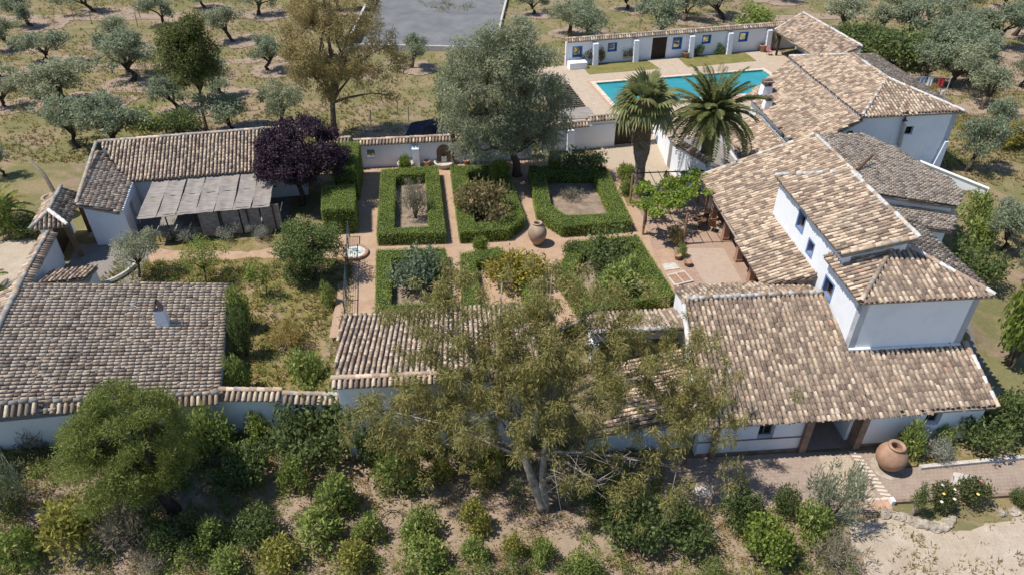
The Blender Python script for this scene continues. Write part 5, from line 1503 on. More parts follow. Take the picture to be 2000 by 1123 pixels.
for i, (x, y, z, h, rad, lab) in enumerate(OLIVES):
    k = i % 8
    s_ = rad / 1.62
    sv = max(0.7, min(1.45, 0.5 * (h / 3.6) + 0.5 * s_))
    if y > 56:                                # the soil is kept bare under each olive
        ra = [rad * random.uniform(0.85, 1.35) for _ in range(14)]
        drape('tilled_soil', [(x + 0.5 * rad + ra[j] * 1.15 * math.cos(j * math.tau / 14), y + ra[j] * 1.0 * math.sin(j * math.tau / 14)) for j in range(14)], 0.045 + 0.002 * (i % 9), 'bare_soil', 0.35)
    plant(OP, k, (x, y, ground_z(x, y) - 0.03), random.uniform(0, 6.28), (s_, s_ * random.uniform(0.9, 1.1), sv), lab, 'olive trees around the farm', 'olive tree')

# --- shrubs of several kinds
def grow_shrub(kind, seed, form):
    rg = np.random.default_rng(seed)
    root = thing('shrub', 'shrub', 'shrub', (0, 0, 0))
    if form == 'ball':
        cl = crown_clumps(rg, (0, 0, 0.52), (0.78, 0.78, 0.40), 34, 0.20, 0.36)
        me = foliage_mesh('foliage', cl, 820, 0.115, 0.055, 'leaf_' + kind, -0.15, 0.9, 0.3, 0.9, seed)
    elif form == 'wispy':
        cl = crown_clumps(rg, (0, 0, 0.50), (0.74, 0.74, 0.42), 40, 0.14, 0.26)
        me = foliage_mesh('foliage', cl, 900, 0.16, 0.024, 'leaf_' + kind, -0.5, 1.0, 0.2, 0.8, seed)
    elif form == 'upright':
        cl = [(0.42 * (1 - t_ * 0.6) * math.cos(a_), 0.42 * (1 - t_ * 0.6) * math.sin(a_), 0.1 + 0.8 * t_, rg.uniform(0.22, 0.36) * (1.15 - 0.5 * t_)) for t_, a_ in zip(rg.random(26), rg.uniform(0, 6.28, 26))]
        me = foliage_mesh('foliage', cl, 700, 0.13, 0.06, 'leaf_' + kind, -0.6, 1.0, 0.3, 0.8, seed)
    else:
        cl = crown_clumps(rg, (0, 0, 0.52), (0.78, 0.78, 0.44), 44, 0.16, 0.32)
        me = foliage_mesh('foliage', cl, 900, 0.11, 0.075, 'leaf_' + kind, 0.0, 0.9, 0.3, 0.8, seed)
    obj('foliage', me, root)
    mb = MB()
    for c in cl[:7]:
        mb.tube([(0.03 * rg.normal(), 0.03 * rg.normal(), -0.06), (c[0] * 0.4, c[1] * 0.4, c[2] * 0.5), c[:3]], [0.03, 0.02, 0.006], 5)
    obj('stems', mb.mesh('stems', 'bark_brown'), root)
    return root
FORM = {'green': 'upright', 'dark': 'ball', 'yellowish': 'upright', 'yellow': 'ball', 'dry': 'wispy', 'leafy': 'broad', 'silver': 'wispy', 'rose': 'ball', 'olive': 'wispy', 'grey': 'wispy', 'reddish': 'ball', 'bluegreen': 'ball'}
SP = {}
for k, fm in FORM.items():
    n_ = 3 if k in ('green', 'dark', 'yellowish') else 1
    SP[k] = [grow_shrub(k, 300 + 17 * j + len(SP) * 5, fm) for j in range(n_)]
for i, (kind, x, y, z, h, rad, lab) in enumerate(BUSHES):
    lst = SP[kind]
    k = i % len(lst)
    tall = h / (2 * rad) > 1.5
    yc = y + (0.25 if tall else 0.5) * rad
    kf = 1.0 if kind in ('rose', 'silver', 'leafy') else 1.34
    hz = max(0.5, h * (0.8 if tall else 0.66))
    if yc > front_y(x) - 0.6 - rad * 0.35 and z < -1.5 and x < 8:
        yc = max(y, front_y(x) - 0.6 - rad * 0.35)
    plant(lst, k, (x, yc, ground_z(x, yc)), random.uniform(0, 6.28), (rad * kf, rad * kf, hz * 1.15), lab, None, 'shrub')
# flowers on the rose bushes
for (x, y, z, mt) in ((18.9, 20.3, -0.6, 'petal_yellow'), (18.7, 20.0, -0.75, 'petal_white'), (19.3, 20.1, -0.7, 'petal_white'), (19.45, 20.5, -0.55, 'petal_white'), (19.0, 20.7, -0.5, 'petal_white'), (20.9, 21.0, -0.6, 'petal_pink'), (20.5, 20.4, -0.75, 'petal_yellow')):
    fl_ = MB()
    for k in range(6):
        a_ = k * math.pi / 3
        fl_.add([(x, y, z), (x + 0.06 * math.cos(a_ - 0.5), y + 0.06 * math.sin(a_ - 0.5), z + 0.05), (x + 0.08 * math.cos(a_), y + 0.08 * math.sin(a_), z + 0.06), (x + 0.06 * math.cos(a_ + 0.5), y + 0.06 * math.sin(a_ + 0.5), z + 0.05)], [(0, 1, 2, 3)])
    par = next(o for o in SP['rose'] + [q for q in COL.objects if q.type == 'EMPTY' and 'rose bush' in q.get('label', '')] if ('pink' in o['label']) == (x > 20))
    bpy.context.view_layer.update()
    WORLD[par.name] = par.matrix_world.copy()
    fl_.build('flower', mt, par)

# --- the big eucalyptus at the front
rg = np.random.default_rng(5)
t = thing('eucalyptus_tree', 'large ragged eucalyptus with pale trunk in front of the centre building', 'tree', (1.35, 20.55, -2))
cl = []
for (x, y, z) in EUC:
    for k in range((16 if x > -0.5 else 13) if z > 3.0 else (5 if x > 2 else 7)):
        cl.append((x + rg.normal() * 0.85, y + rg.normal() * 0.75, min(8.3, z + rg.normal() * 0.7 - 0.1), rg.uniform(0.2, 0.46)))
obj('crown', foliage_mesh('crown', cl, 1150, 0.22, 0.04, 'leaf_eucalypt', 0.95, 1.3, 0.1, 0.75, 6, 0.15), t)
mb = MB()
b0 = Vector((1.35, 20.55, -2))
f1, f2_ = Vector((0.55, 20.75, 1.2)), Vector((1.35, 20.75, 1.3))
mb.tube([b0 + Vector((0.05, 0, -0.2)), b0 + Vector((0, 0, 0.5)), Vector((1.0, 20.6, -0.4)), f1, Vector((0.1, 21.4, 3.6)), Vector((-0.6, 22.6, 6.0)), Vector((-0.4, 23.6, 8.4))], [0.34, 0.24, 0.20, 0.16, 0.11, 0.07, 0.02], 10)
mb.tube([b0 + Vector((0.12, 0, -0.2)), b0 + Vector((0.12, 0, 0.5)), Vector((1.35, 20.6, -0.3)), f2_, Vector((1.7, 21.4, 3.8)), Vector((1.5, 22.8, 6.4)), Vector((1.6, 23.9, 8.6))], [0.30, 0.22, 0.18, 0.14, 0.10, 0.06, 0.02], 10)
for s0, tg in ((f1, (-2.2, 21.2, 1.9)), (f1, (-4.9, 21.8, 2.9)), (f1, (-3.6, 22.8, 5.6)), (f1, (-1.5, 21.9, 4.4)), (Vector((0.1, 21.4, 3.6)), (-3.4, 23.2, 7.0)), (f2_, (3.2, 20.4, 2.2)), (f2_, (5.4, 20.6, 1.4)), (f2_, (7.0, 20.6, 0.8)),
               (Vector((1.7, 21.4, 3.8)), (4.4, 22.4, 4.6)), (Vector((1.7, 21.4, 3.8)), (6.9, 23.0, 4.2)), (Vector((1.5, 22.8, 6.4)), (4.2, 23.8, 6.7)), (f2_, (3.9, 19.6, 0.9)), (b0 + Vector((-0.1, 0, 2.0)), (2.4, 19.8, 1.2)), (Vector((1.7, 21.4, 3.8)), (7.4, 22.2, 2.6))):
    tg = Vector(tg)
    m1 = s0 + (tg - s0) * 0.35 + Vector((rg.normal() * 0.15, rg.normal() * 0.15, 0.35))
    m2 = s0 + (tg - s0) * 0.7 + Vector((rg.normal() * 0.2, rg.normal() * 0.2, 0.25))
    mb.tube([s0, m1, m2, tg], [0.085, 0.06, 0.038, 0.012], 7)
    for k in range(9):
        q = m1 + (tg - m1) * rg.random()
        mb.tube([q, q + Vector((rg.normal() * 0.5, rg.normal() * 0.5, rg.normal() * 0.3 - 0.1)), q + Vector((rg.normal() * 0.9, rg.normal() * 0.9, -0.4 + rg.normal() * 0.3))], [0.022, 0.014, 0.005], 5)
mb.build('trunk', 'bark_mottled', t, True)

# --- umbrella pine at the front left
rg = np.random.default_rng(8)
t = thing('pine_tree', 'rounded green pine leaning over the slope at lower left', 'tree', (-14.9, 20.0, ground_z(-14.9, 20.0)))
cl = crown_clumps(rg, (-15.75, 20.5, 2.2), (2.2, 2.0, 2.7), 280, 0.28, 0.55, lobes=12, base=0.9, rag=0.22)
cl += [(-16.2 + rg.normal() * 0.7, 19.9 + rg.normal() * 0.4, -0.1 + rg.normal() * 0.3, rg.uniform(0.3, 0.45)) for _ in range(10)]
obj('crown', foliage_mesh('crown', cl, 1150, 0.20, 0.034, 'leaf_pine', -0.7, 0.85, 0.15, 0.9, 9), t)
obj('trunk', trunk_mesh(rg, (-14.9, 20.05, ground_z(-14.9, 20.05)), (-15.4, 20.3, 0.3), [c[:3] for c in cl[:16]], 0.24, 'bark_dark', 10), t)

# --- purple leaved plum
rg = np.random.default_rng(13)
t = thing('purple_plum_tree', 'round dark purple leaved plum tree beside the long house', 'tree', (-15.0, 45.2, 0))
cl = crown_clumps(rg, (-14.95, 45.5, 3.55), (3.35, 2.9, 2.35), 230, 0.34, 0.66, lobes=9, base=0.82, rag=0.24)
obj('crown', foliage_mesh('crown', cl, 620, 0.16, 0.095, 'leaf_plum', 0.1, 0.9, 0.2, 0.9, 14), t)
obj('trunk', trunk_mesh(rg, (-15.0, 45.2, 0), (-15.0, 45.3, 1.5), [c[:3] for c in cl[:14]], 0.2, 'bark_dark'), t)

def plain_tree(name, label, base, fork, c, rad, n, r0, r1, per, ln, wd, mat, bark, droop, tr, seed, lobes=6, shell=0.35, ntg=14, flat=0.95):
    rg = np.random.default_rng(seed)
    t = thing(name, label, 'tree', base)
    cl = crown_clumps(rg, c, rad, n, r0, r1, lobes=lobes)
    obj('crown', foliage_mesh('crown', cl, per, ln, wd, 'leaf_' + mat, droop, flat, shell, 0.95, seed), t)
    obj('trunk', trunk_mesh(rg, base, fork, [q[:3] for q in cl[:ntg]], tr, bark), t)
    return t
plain_tree('orange_tree', 'dense dark green fruit tree in the left garden beside the wire fence', (-12.1, 35.9, -0.02), (-12.0, 35.9, 1.0), (-12.05, 36.1, 2.35), (2.15, 1.9, 1.75), 60, 0.38, 0.68, 620, 0.16, 0.075, 'citrus', 'bark_dark', 0.05, 0.13, 21)
plain_tree('round_olive_tree', 'small round grey-green olive on a bare stem by the gate yard', (-22.83, 36.1, 0), (-22.6, 36.15, 1.0), (-22.5, 36.2, 2.2), (1.45, 1.35, 1.3), 40, 0.32, 0.52, 700, 0.12, 0.05, 'greygreen', 'bark_brown', 0.1, 0.08, 22)
plain_tree('young_green_tree', 'young bright green tree in the left garden right of the round olive', (-18.55, 35.6, 0), (-18.5, 35.7, 0.9), (-18.4, 35.9, 1.95), (1.4, 1.25, 1.05), 34, 0.28, 0.48, 600, 0.12, 0.05, 'leafy', 'bark_brown', 0.1, 0.06, 23)
plain_tree('sapling', 'thin sapling with bright leaves between the young tree and the orange tree', (-14.5, 34.2, 0), (-14.6, 34.3, 0.8), (-14.75, 34.4, 1.5), (0.75, 0.6, 0.8), 16, 0.2, 0.34, 600, 0.13, 0.075, 'leafy', 'bark_brown', 0.1, 0.04, 24, ntg=6)
plain_tree('tall_grey_tree', 'tall massive grey-green tree standing between the garden and the pool', (0.4, 49.9, 0), (0.0, 49.3, 2.2), (-0.55, 49.0, 5.7), (3.75, 3.3, 6.0), 400, 0.42, 0.85, 560, 0.22, 0.065, 'greygreen', 'bark_brown', 0.45, 0.32, 25, lobes=12, ntg=24)
plain_tree('tall_grey_tree', 'slim dark green shoot rising at the left side of the tall grey-green tree', (-4.5, 51.2, 0), (-4.5, 51.2, 2.0), (-4.5, 51.2, 5.4), (1.1, 1.1, 3.3), 46, 0.4, 0.7, 420, 0.18, 0.06, 'dark', 'bark_brown', 0.2, 0.14, 35, ntg=10)
plain_tree('rusty_eucalyptus', 'tall eucalyptus with orange-brown leaves behind the plum tree', (-14.9, 56.6, 0), (-14.7, 56.6, 3.2), (-14.3, 56.6, 7.6), (4.1, 3.0, 6.0), 300, 0.35, 0.75, 470, 0.25, 0.06, 'rusty', 'bark_brown', 0.8, 0.27, 26, lobes=14, ntg=14)
plain_tree('tall_green_tree', 'tall dark green tree on a bare slanting trunk behind the long house', (-26.3, 58.1, 0), (-26.0, 58.1, 3.6), (-26.0, 58.1, 6.6), (1.9, 1.9, 3.7), 120, 0.5, 0.9, 480, 0.22, 0.09, 'tallgreen', 'bark_brown', 0.5, 0.13, 27, lobes=8, ntg=16)

# --- palms
def frond_mesh(L, arch, n=26, mat='leaf_date_palm', lw=0.05, ll=0.58, seed=0):
    """a feather leaf: arching rib with paired leaflets"""
    rg = np.random.default_rng(seed)
    V_, F_, T_ = [], [], []
    prev = None
    for i in range(n + 1):
        s_ = i / n
        x = L * (s_ - 0.12 * arch * s_ * s_)
        z = L * (0.50 * s_ - arch * s_ * s_)
        w = 0.045 * (1 - s_ * 0.85)
        k = len(V_)
        V_ += [(x, -w, z), (x, w, z), (x, 0, z + w)]
        T_ += [0.75] * 3
        if prev is not None:
            F_ += [(prev, k, k + 2, prev + 2), (prev + 2, k + 2, k + 1, prev + 1)]
        prev = k
        if i > 2:
            q = ll * math.sin(math.pi * (0.12 + 0.85 * s_)) ** 0.6
            for sgn in (-1, 1):
                for jj in range(2):
                    x0 = x + jj * L / n * 0.5
                    dx, dy, dz = q * 0.62, sgn * q * 0.75, -q * 0.28 + rg.normal() * 0.05
                    k = len(V_)
                    V_ += [(x0, 0, z), (x0 + dx * 0.4, dy * 0.4, z + dz * 0.3 + lw), (x0 + dx, dy, z + dz), (x0 + dx * 0.4 + lw, dy * 0.4, z + dz * 0.3 - lw)]
                    tt = float(np.clip(rg.normal(0.45, 0.2), 0, 1))
                    T_ += [tt] * 4
                    F_.append((k, k + 1, k + 2, k + 3))
    return np_mesh('frond', np.array(V_), np.array(F_), mat, np.array(T_))
def aim(p, az, el, sc=1.0):
    m = Matrix.Translation(p) @ Matrix.Rotation(az, 4, 'Z') @ Matrix.Rotation(-el, 4, 'Y') @ Matrix.Scale(sc, 4)
    return m
rg = np.random.default_rng(31)
DFR = [frond_mesh(3.9, a_, 26, seed=k) for k, a_ in enumerate((0.42, 0.55, 0.7, 0.85))]
DFY = [frond_mesh(3.6, 0.9, 26, 'leaf_dead_palm', seed=9)]
c0 = Vector((14.3, 48.6, 5.1))
t = thing('date_palm', 'date palm with long arching feather fronds beside the pool gate', 'palm', (14.3, 48.7, 0))
mb = MB()
zs_ = np.linspace(-0.1, 5.0, 26)
mb.tube([(14.3, 48.7 - 0.02 * z_, z_) for z_ in zs_], [0.42 + 0.05 * (k % 2) for k in range(26)], 12)
mb.build('trunk', 'palm_trunk', t)
cr = MB().lathe([(0.3, -0.7), (0.55, -0.2), (0.5, 0.25), (0.2, 0.55), (0.0, 0.6)], c0, 12).build('crown_heart', 'old_wood', t)
for k in range(84):
    el = R(80 - 128 * (k / 84) ** 0.85)
    az_ = k * 2.39996 + rg.normal() * 0.1
    idx = min(3, max(0, int((R(70) - el) / R(32))))
    obj('frond', DFR[idx] if not (k > 66 and k % 3 == 0) else DFY[0], t, aim(c0 + Vector((0, 0, 0.25)), az_, el * 0.75 + R(8), rg.uniform(0.85, 1.08)))
def fan_mesh(Rr, n=22, mat='leaf_fan_palm', stem=1.0, droop=0.35, seed=0):
    rg = np.random.default_rng(seed)
    V_, F_, T_ = [], [], []
    V_ += [(0, -0.03, 0), (0, 0.03, 0), (stem, 0.02, 0), (stem, -0.02, 0)]
    F_.append((0, 1, 2, 3))
    T_ += [0.8] * 4
    for i in range(n):
        a_ = R(-118 + 236 * i / (n - 1))
        r_ = Rr * (0.78 + 0.22 * math.cos(a_ * 0.6)) * rg.uniform(0.9, 1.08)
        d = np.array((math.cos(a_), math.sin(a_), 0))
        s_ = np.array((-math.sin(a_), math.cos(a_), 0))
        k = len(V_)
        w = r_ * 0.085
        mid_ = np.array((stem, 0, 0)) + d * r_ * 0.6 + np.array((0, 0, 0.05 - droop * 0.12 * r_))
        tip = np.array((stem, 0, 0)) + d * r_ * 0.97 + np.array((0, 0, -droop * r_ * rg.uniform(0.5, 1.1)))
        V_ += [(stem, 0, 0), tuple(mid_ + s_ * w + np.array((0, 0, 0.03))), tuple(tip), tuple(mid_ - s_ * w)]
        tt = float(np.clip(rg.normal(0.5, 0.22), 0, 1))
        T_ += [tt] * 4
        F_.append((k, k + 1, k + 2, k + 3))
    return np_mesh('fan_leaf', np.array(V_), np.array(F_), mat, np.array(T_))
FL = [fan_mesh(1.2, 20, 'leaf_fan_palm', 1.15, dr, k) for k, dr in enumerate((0.2, 0.45, 0.8))]
FD = [fan_mesh(1.05, 18, 'leaf_dead_palm', 0.6, 1.0, 7 + k) for k in range(2)]
t = thing('fan_palm', 'tall fan palm with thick grey trunk and a skirt of dry leaves by the pool', 'palm', (9.2, 46.4, 0))
c0 = Vector((8.95, 46.4, 6.9))
mb = MB()
zs_ = np.linspace(-0.1, 6.7, 34)
mb.tube([(9.2 - 0.25 * z_ / 6.7, 46.4, z_) for z_ in zs_], [0.34 + 0.06 * math.exp(-z_) + 0.025 * (k % 2) + (0.22 * min(1, max(0, (z_ - 2.6) / 1.0)) if z_ > 2.6 else 0) for k, z_ in enumerate(zs_)], 14)
mb.build('trunk', 'palm_trunk', t)
MB().lathe([(0.3, -0.9), (0.62, -0.4), (0.6, 0.1), (0.3, 0.5), (0.0, 0.6)], c0, 12).build('crown_heart', 'old_wood', t)
for k in range(36):
    el = R(78 - 105 * (k / 36))
    obj('fan_leaf', FL[min(2, k // 12)], t, aim(c0, k * 2.39996 + rg.normal() * 0.15, el, rg.uniform(0.9, 1.15)))
for k in range(26):
    obj('dry_leaf', FD[k % 2], t, aim(c0 - Vector((0, 0, 0.5 + 0.05 * k)), k * 2.39996, R(-48 - 30 * rg.random()), rg.uniform(0.7, 1.0)))
# feather palm cut by the left edge
t = thing('small_palm', 'yellow-green palm with few fronds cut by the left edge near the gate', 'palm', (-34.2, 41.9, 0))
MB().tube([(-34.2, 41.9, -0.1), (-34.2, 41.9, 1.2)], [0.35, 0.3], 10).build('trunk', 'palm_trunk', t)
LPF = [frond_mesh(2.5, 0.6, 20, 'leaf_leafy', seed=3), frond_mesh(2.5, 0.75, 20, 'leaf_dry', seed=4)]
for k in range(22):
    obj('frond', LPF[1 if k % 4 == 0 else 0], t, aim((-34.2, 41.9, 1.2), k * 2.39996, R(70 - 80 * k / 22), rg.uniform(0.8, 1.1)))
t = thing('small_palm', 'dark drooping palm cut by the left edge beside the barn ridge', 'palm', (-31.2, 34.2, 0))
MB().tube([(-31.2, 34.2, -0.1), (-31.2, 34.2, 0.7)], [0.28, 0.24], 10).build('trunk', 'palm_trunk', t)
for k in range(16):
    obj('frond', LPF[0], t, aim((-31.2, 34.2, 0.7), k * 2.39996, R(60 - 75 * k / 16), rg.uniform(0.7, 0.95)))
t = thing('dead_palm_trunk', 'bare curved grey palm trunk leaning over by the clay jar', 'trunk', (-31.9, 44.6, 0))
MB().tube([(-31.9, 44.6, -0.1), (-32.2, 44.9, 1.2), (-32.9, 45.6, 2.3), (-34.0, 46.4, 2.8)], [0.16, 0.14, 0.12, 0.1], 8).build('trunk', 'palm_trunk', t, True)

# --- clipped hedges of the formal garden
def hedge(label, outer, inner, h, seed):
    fr = F45
    rg = np.random.default_rng(seed)
    t = thing('clipped_hedge', label, 'hedge', fr(outer[0][0], outer[0][1], 0), 'clipped hedges of the formal garden')
    if inner:                                 # hedge tops are about a metre wide
        ci = np.mean(inner, 0)
        inner = [tuple(ci + (np.array(q) - ci) * (1 + 0.14 / np.linalg.norm(np.array(q) - ci))) for q in inner]
        h = h - 0.08
    rings = [outer] + ([inner] if inner else [])
    core = MB()
    V_, T_ = [], []
    def samp(p, n_, nrm):
        V_.append(leaf_quads(p + nrm * rg.normal(0.008, 0.02, (n_, 1)), np.repeat(nrm[None], n_, 0) if nrm.ndim == 1 else nrm, 0.062, 0.042, 0, 0.9, rg))
        base = 0.45 + 0.28 * np.array([noise.noise((q[0] * 0.9, q[1] * 0.9, q[2] + seed)) for q in p])
        T_.append(np.repeat(np.clip(base + rg.normal(0, 0.17, n_), 0, 1), 4))
    # top
    bb = np.array(outer)
    lo, hi = bb.min(0), bb.max(0)
    ar = (hi[0] - lo[0]) * (hi[1] - lo[1])
    n_ = int(ar * 520)
    c_ = rg.random((n_, 2)) * (hi - lo) + lo
    keep = np.array([inside(outer, *q) and not (inner and inside(inner, *q)) for q in c_])
    c_ = c_[keep]
    hh = np.array([h + 0.05 * noise.noise((q[0] * 0.8, q[1] * 0.8, seed)) for q in c_])
    p = np.array([fr(a_, b_, z_) for (a_, b_), z_ in zip(c_, hh)])
    samp(p, len(p), np.array((0, 0, 1.0)))
    for rI, rg_ in enumerate(rings):
        for i in range(len(rg_)):
            a_, b_ = np.array(rg_[i]), np.array(rg_[(i + 1) % len(rg_)])
            L = np.linalg.norm(b_ - a_)
            n_ = int(L * h * 520)
            if n_ < 2:
                continue
            u, v = rg.random(n_), rg.random(n_) * h
            ab = a_ + (b_ - a_) * u[:, None]
            nn = np.array(((b_ - a_)[1], -(b_ - a_)[0])) / L
            cen = np.mean(outer, 0)
            if np.dot(nn, (a_ + b_) / 2 - cen) < 0:
                nn = -nn
            if rI:
                nn = -nn
            nw = fr.dirn(*nn)
            samp(np.array([fr(q[0], q[1], z_) for q, z_ in zip(ab, v)]), n_, np.array((nw.x, nw.y, 0.0)))
    v = np.concatenate(V_)
    obj('foliage', np_mesh('foliage', v, np.arange(len(v)).reshape(-1, 4), 'leaf_hedge', np.concatenate(T_)), t)
    # core: quad strips between the rings, set back inside the leaves
    def shrink(ring, k):
        cen = np.mean(ring, 0)
        return [tuple(cen + (np.array(q) - cen) * (1 + k / max(0.3, np.linalg.norm(np.array(q) - cen)))) for q in ring]
    o_ = shrink(outer, -0.06)
    if inner:
        i_ = shrink(inner, 0.06)
        n = len(o_)
        for k in range(n):
            # inner ring must have the same number of corners
            q = [o_[k], o_[(k + 1) % n], i_[(k + 1) % n], i_[k]]
            core.prism([fr(*w)[:2] for w in q], 0.0, h - 0.05 + 0.0007 * k)
    else:
        core.prism([fr(*w)[:2] for w in o_], 0.0, h - 0.05)
    core.build('core', 'hedge_core', t)
hedge('clipped hedge rectangle at the back left of the garden around grey stems', [(-5.95, 49.8), (-1.75, 50.1), (-1.2, 40.15), (-5.6, 40.25)], [(-4.85, 48.5), (-2.65, 48.7), (-2.3, 41.25), (-4.55, 41.15)], 0.95, 41)
hedge('clipped hedge in the back middle with a cut corner, around the rusty rose shrub', [(-0.75, 50.0), (3.4, 49.8), (4.15, 41.75), (2.9, 40.2), (-0.25, 40.1)], [(0.55, 48.5), (2.5, 48.3), (3.05, 42.6), (2.3, 41.5), (0.8, 41.4)], 0.95, 42)
hedge('clipped hedge at the back right of the garden around bare soil', [(5.2, 49.6), (11.0, 48.9), (11.25, 40.7), (6.5, 40.35), (5.05, 42.6)], [(6.3, 48.0), (9.85, 47.7), (10.05, 41.95), (7.0, 42.0), (6.2, 43.5)], 0.95, 43)
hedge('clipped hedge at the front left of the garden around the blue-green herbs', [(-5.5, 38.6), (-1.2, 38.5), (-1.15, 31.9), (-5.05, 31.9)], [(-4.45, 37.4), (-2.0, 37.4), (-2.0, 32.9), (-4.25, 32.9)], 0.85, 44)
hedge('clipped hedge at the front middle of the garden seen through the eucalyptus', [(-0.25, 37.8), (2.1, 38.4), (3.9, 36.0), (4.6, 31.6), (-0.2, 31.3)], [(0.7, 36.7), (1.8, 37.1), (2.9, 35.5), (3.4, 32.6), (0.8, 32.4)], 0.85, 45)
hedge('clipped hedge at the front right of the garden along the patio', [(7.0, 38.7), (11.25, 39.1), (12.0, 32.4), (6.3, 31.2), (5.4, 35.3)], [(7.7, 37.6), (10.2, 37.9), (10.8, 33.6), (7.3, 32.5), (6.6, 35.4)], 0.85, 46)
hedge('tall hedge block beside the path at the left of the garden', [(-9.6, 45.3), (-7.4, 45.4), (-7.1, 42.0), (-9.2, 41.9)], None, 1.9, 47)
hedge('tall shaded hedge between the plum tree and the formal garden', [(-9.2, 51.0), (-7.5, 51.0), (-7.4, 46.6), (-9.0, 46.6)], None, 2.6, 48)
# soil in the beds
for k, q in enumerate(([(-4.9, 48.5), (-2.6, 48.7), (-2.3, 41.2), (-4.5, 41.1)], [(0.5, 48.5), (2.6, 48.3), (3.1, 42.6), (2.3, 41.4), (0.8, 41.3)], [(6.2, 48.1), (9.9, 47.8), (10.1, 41.9), (7.0, 41.9), (6.1, 43.5)], [(-4.5, 37.5), (-1.95, 37.5), (-1.95, 32.8), (-4.3, 32.8)], [(7.6, 37.7), (10.3, 38.0), (10.9, 33.5), (7.2, 32.4), (6.5, 35.4)])):
    sheet('bed_soil', loc(F45, q), 0.05, 'soil_bed', 0.05)

# --- wall of climbing bush right of the house is planted above; grasses and weeds as ground cover
def tufts(name, label, n, region, zf, hgt, mat, seed, thresh=-1.0, freq=0.12, wd=0.05):
    rg = np.random.default_rng(seed)
    pts = []
    while len(pts) < n:
        x, y = region(rg)
        nv = noise.noise((x * freq, y * freq, seed)) + 0.5 * noise.noise((x * freq * 3, y * freq * 3, seed + 5))
        if nv < thresh + rg.normal() * 0.12:
            if rg.random() > 0.12:
                continue
        pts.append((x, y, zf(x, y)))
    p = np.array(pts)
    V_, T_ = [], []
    t0 = rg.random(len(p))
    for k in range(4):
        ang = rg.uniform(0, 6.28, len(p))
        hh = hgt * rg.uniform(0.5, 1.4, len(p))
        d = np.stack([np.cos(ang), np.sin(ang), np.zeros(len(p))], 1)
        s_ = np.stack([-np.sin(ang), np.cos(ang), np.zeros(len(p))], 1)
        b_ = p + d * rg.uniform(0, 0.12, (len(p), 1))
        tip = b_ + d * hh[:, None] * rg.uniform(0.3, 0.9, (len(p), 1)) + np.array((0, 0, 1)) * hh[:, None]
        V_.append(np.stack([b_ - s_ * wd, b_ + s_ * wd, tip], 1).reshape(-1, 3))
        T_.append(np.repeat(np.clip(t0 * 0.7 + rg.random(len(p)) * 0.3, 0, 1), 3))
    v = np.concatenate(V_)
    o = obj(name, np_mesh(name, v, np.arange(len(v)).reshape(-1, 3), mat, np.concatenate(T_)))
    tag(o, label, 'grass', kind='stuff')
def grove(rg):
    while True:
        y = 52 + 60 * rg.random() ** 1.2
        x = rg.uniform(-0.72, 0.72) * (y + 18)
        a_, b_ = x * F12.c + y * F12.s, -x * F12.s + y * F12.c
        if (15 < a_ < 50 and 44 < b_ < 73.3) or (-18.5 < x < -1.5 and y > 79.5) or (-6 < x < 20 and y < 56) or (-31 < x < -9 and y < 53.5):
            continue
        return x, y
tufts('dry_grass', 'dry straw grass across the olive grove', 12000, grove, ground_z, 0.16, 'leaf_straw', 61, 0.0, 0.07, 0.055)
tufts('green_grass', 'patchy yellow-green growth between the olives', 9000, grove, ground_z, 0.2, 'leaf_weed', 62, 0.12, 0.06, 0.06)
def slope(rg):
    while True:
        x, y = rg.uniform(-27, 14.5), rg.uniform(12, 24.3)
        if y < front_y(x) - 0.4 and not (x > 7 and y > 20.5):
            return x, y
tufts('slope_grass', 'thin dry grass on the slope below the front wall', 9000, slope, ground_z, 0.13, 'leaf_straw', 63, -0.05, 0.3, 0.03)
def leftgarden(rg):
    while True:
        x, y = rg.uniform(-25, -8.6), rg.uniform(25.2, 38)
        a_, b_ = l15(x, y)
        if a_ < la + 0.15 and b_ < lb + 0.5:
            continue
        if x > -9.5 + (32.5 - y) * 0.16 + 0.3 and y > 31:
            continue
        if x > -8.3 - (y - 24) * 0.15 and y < 31.3:
            continue
        return x, y
tufts('garden_weeds', 'yellow flowering weeds in the left garden', 2600, leftgarden, ground_z, 0.2, 'leaf_weed', 64, -0.1, 0.4, 0.04)
def rightside(rg):
    x, y = rg.uniform(26, 48), rg.uniform(24, 62)
    while x < 31 + (y - 30) * 0.12:
        x, y = rg.uniform(26, 48), rg.uniform(24, 62)
    return x, y
tufts('side_grass', 'dry grass on the slope right of the house', 5000, rightside, ground_z, 0.2, 'leaf_straw', 65, -0.1, 0.15, 0.05)
def cover(name, label, n, region, mat, seed, r0, r1, per, ln, wd, thresh, freq):
    """low leafy ground cover that nobody could count"""
    rg = np.random.default_rng(seed)
    cl = []
    while len(cl) < n:
        x, y = region(rg)
        if noise.noise((x * freq, y * freq, seed * 1.7)) + rg.normal() * 0.15 < thresh:
            continue
        r_ = rg.uniform(r0, r1)
        cl.append((x, y, ground_z(x, y) + r_ * 0.35 + 0.03, r_))
        if r_ > 0.35 and rg.random() < 0.6:
            cl.append((x + rg.normal() * 0.2, y + rg.normal() * 0.2, ground_z(x, y) + r_ * rg.uniform(1.0, 2.0), r_ * 0.75))
    o = obj(name, foliage_mesh(name, cl, per, ln, wd, mat, -0.5, 0.75, 0.2, 0.9, seed))
    tag(o, label, 'ground cover', kind='stuff')
def near_slope(rg):
    while True:
        x, y = slope(rg)
        w = 0.25 + 0.75 * sstep((19.8 - y) / 2.5) + 0.6 * sstep((-9 - x) / 4) + (0.8 if x > 3 else 0)
        if -6 < x < 2 and y > 18.6:
            w *= 0.3
        if rg.random() < w:
            return x, y
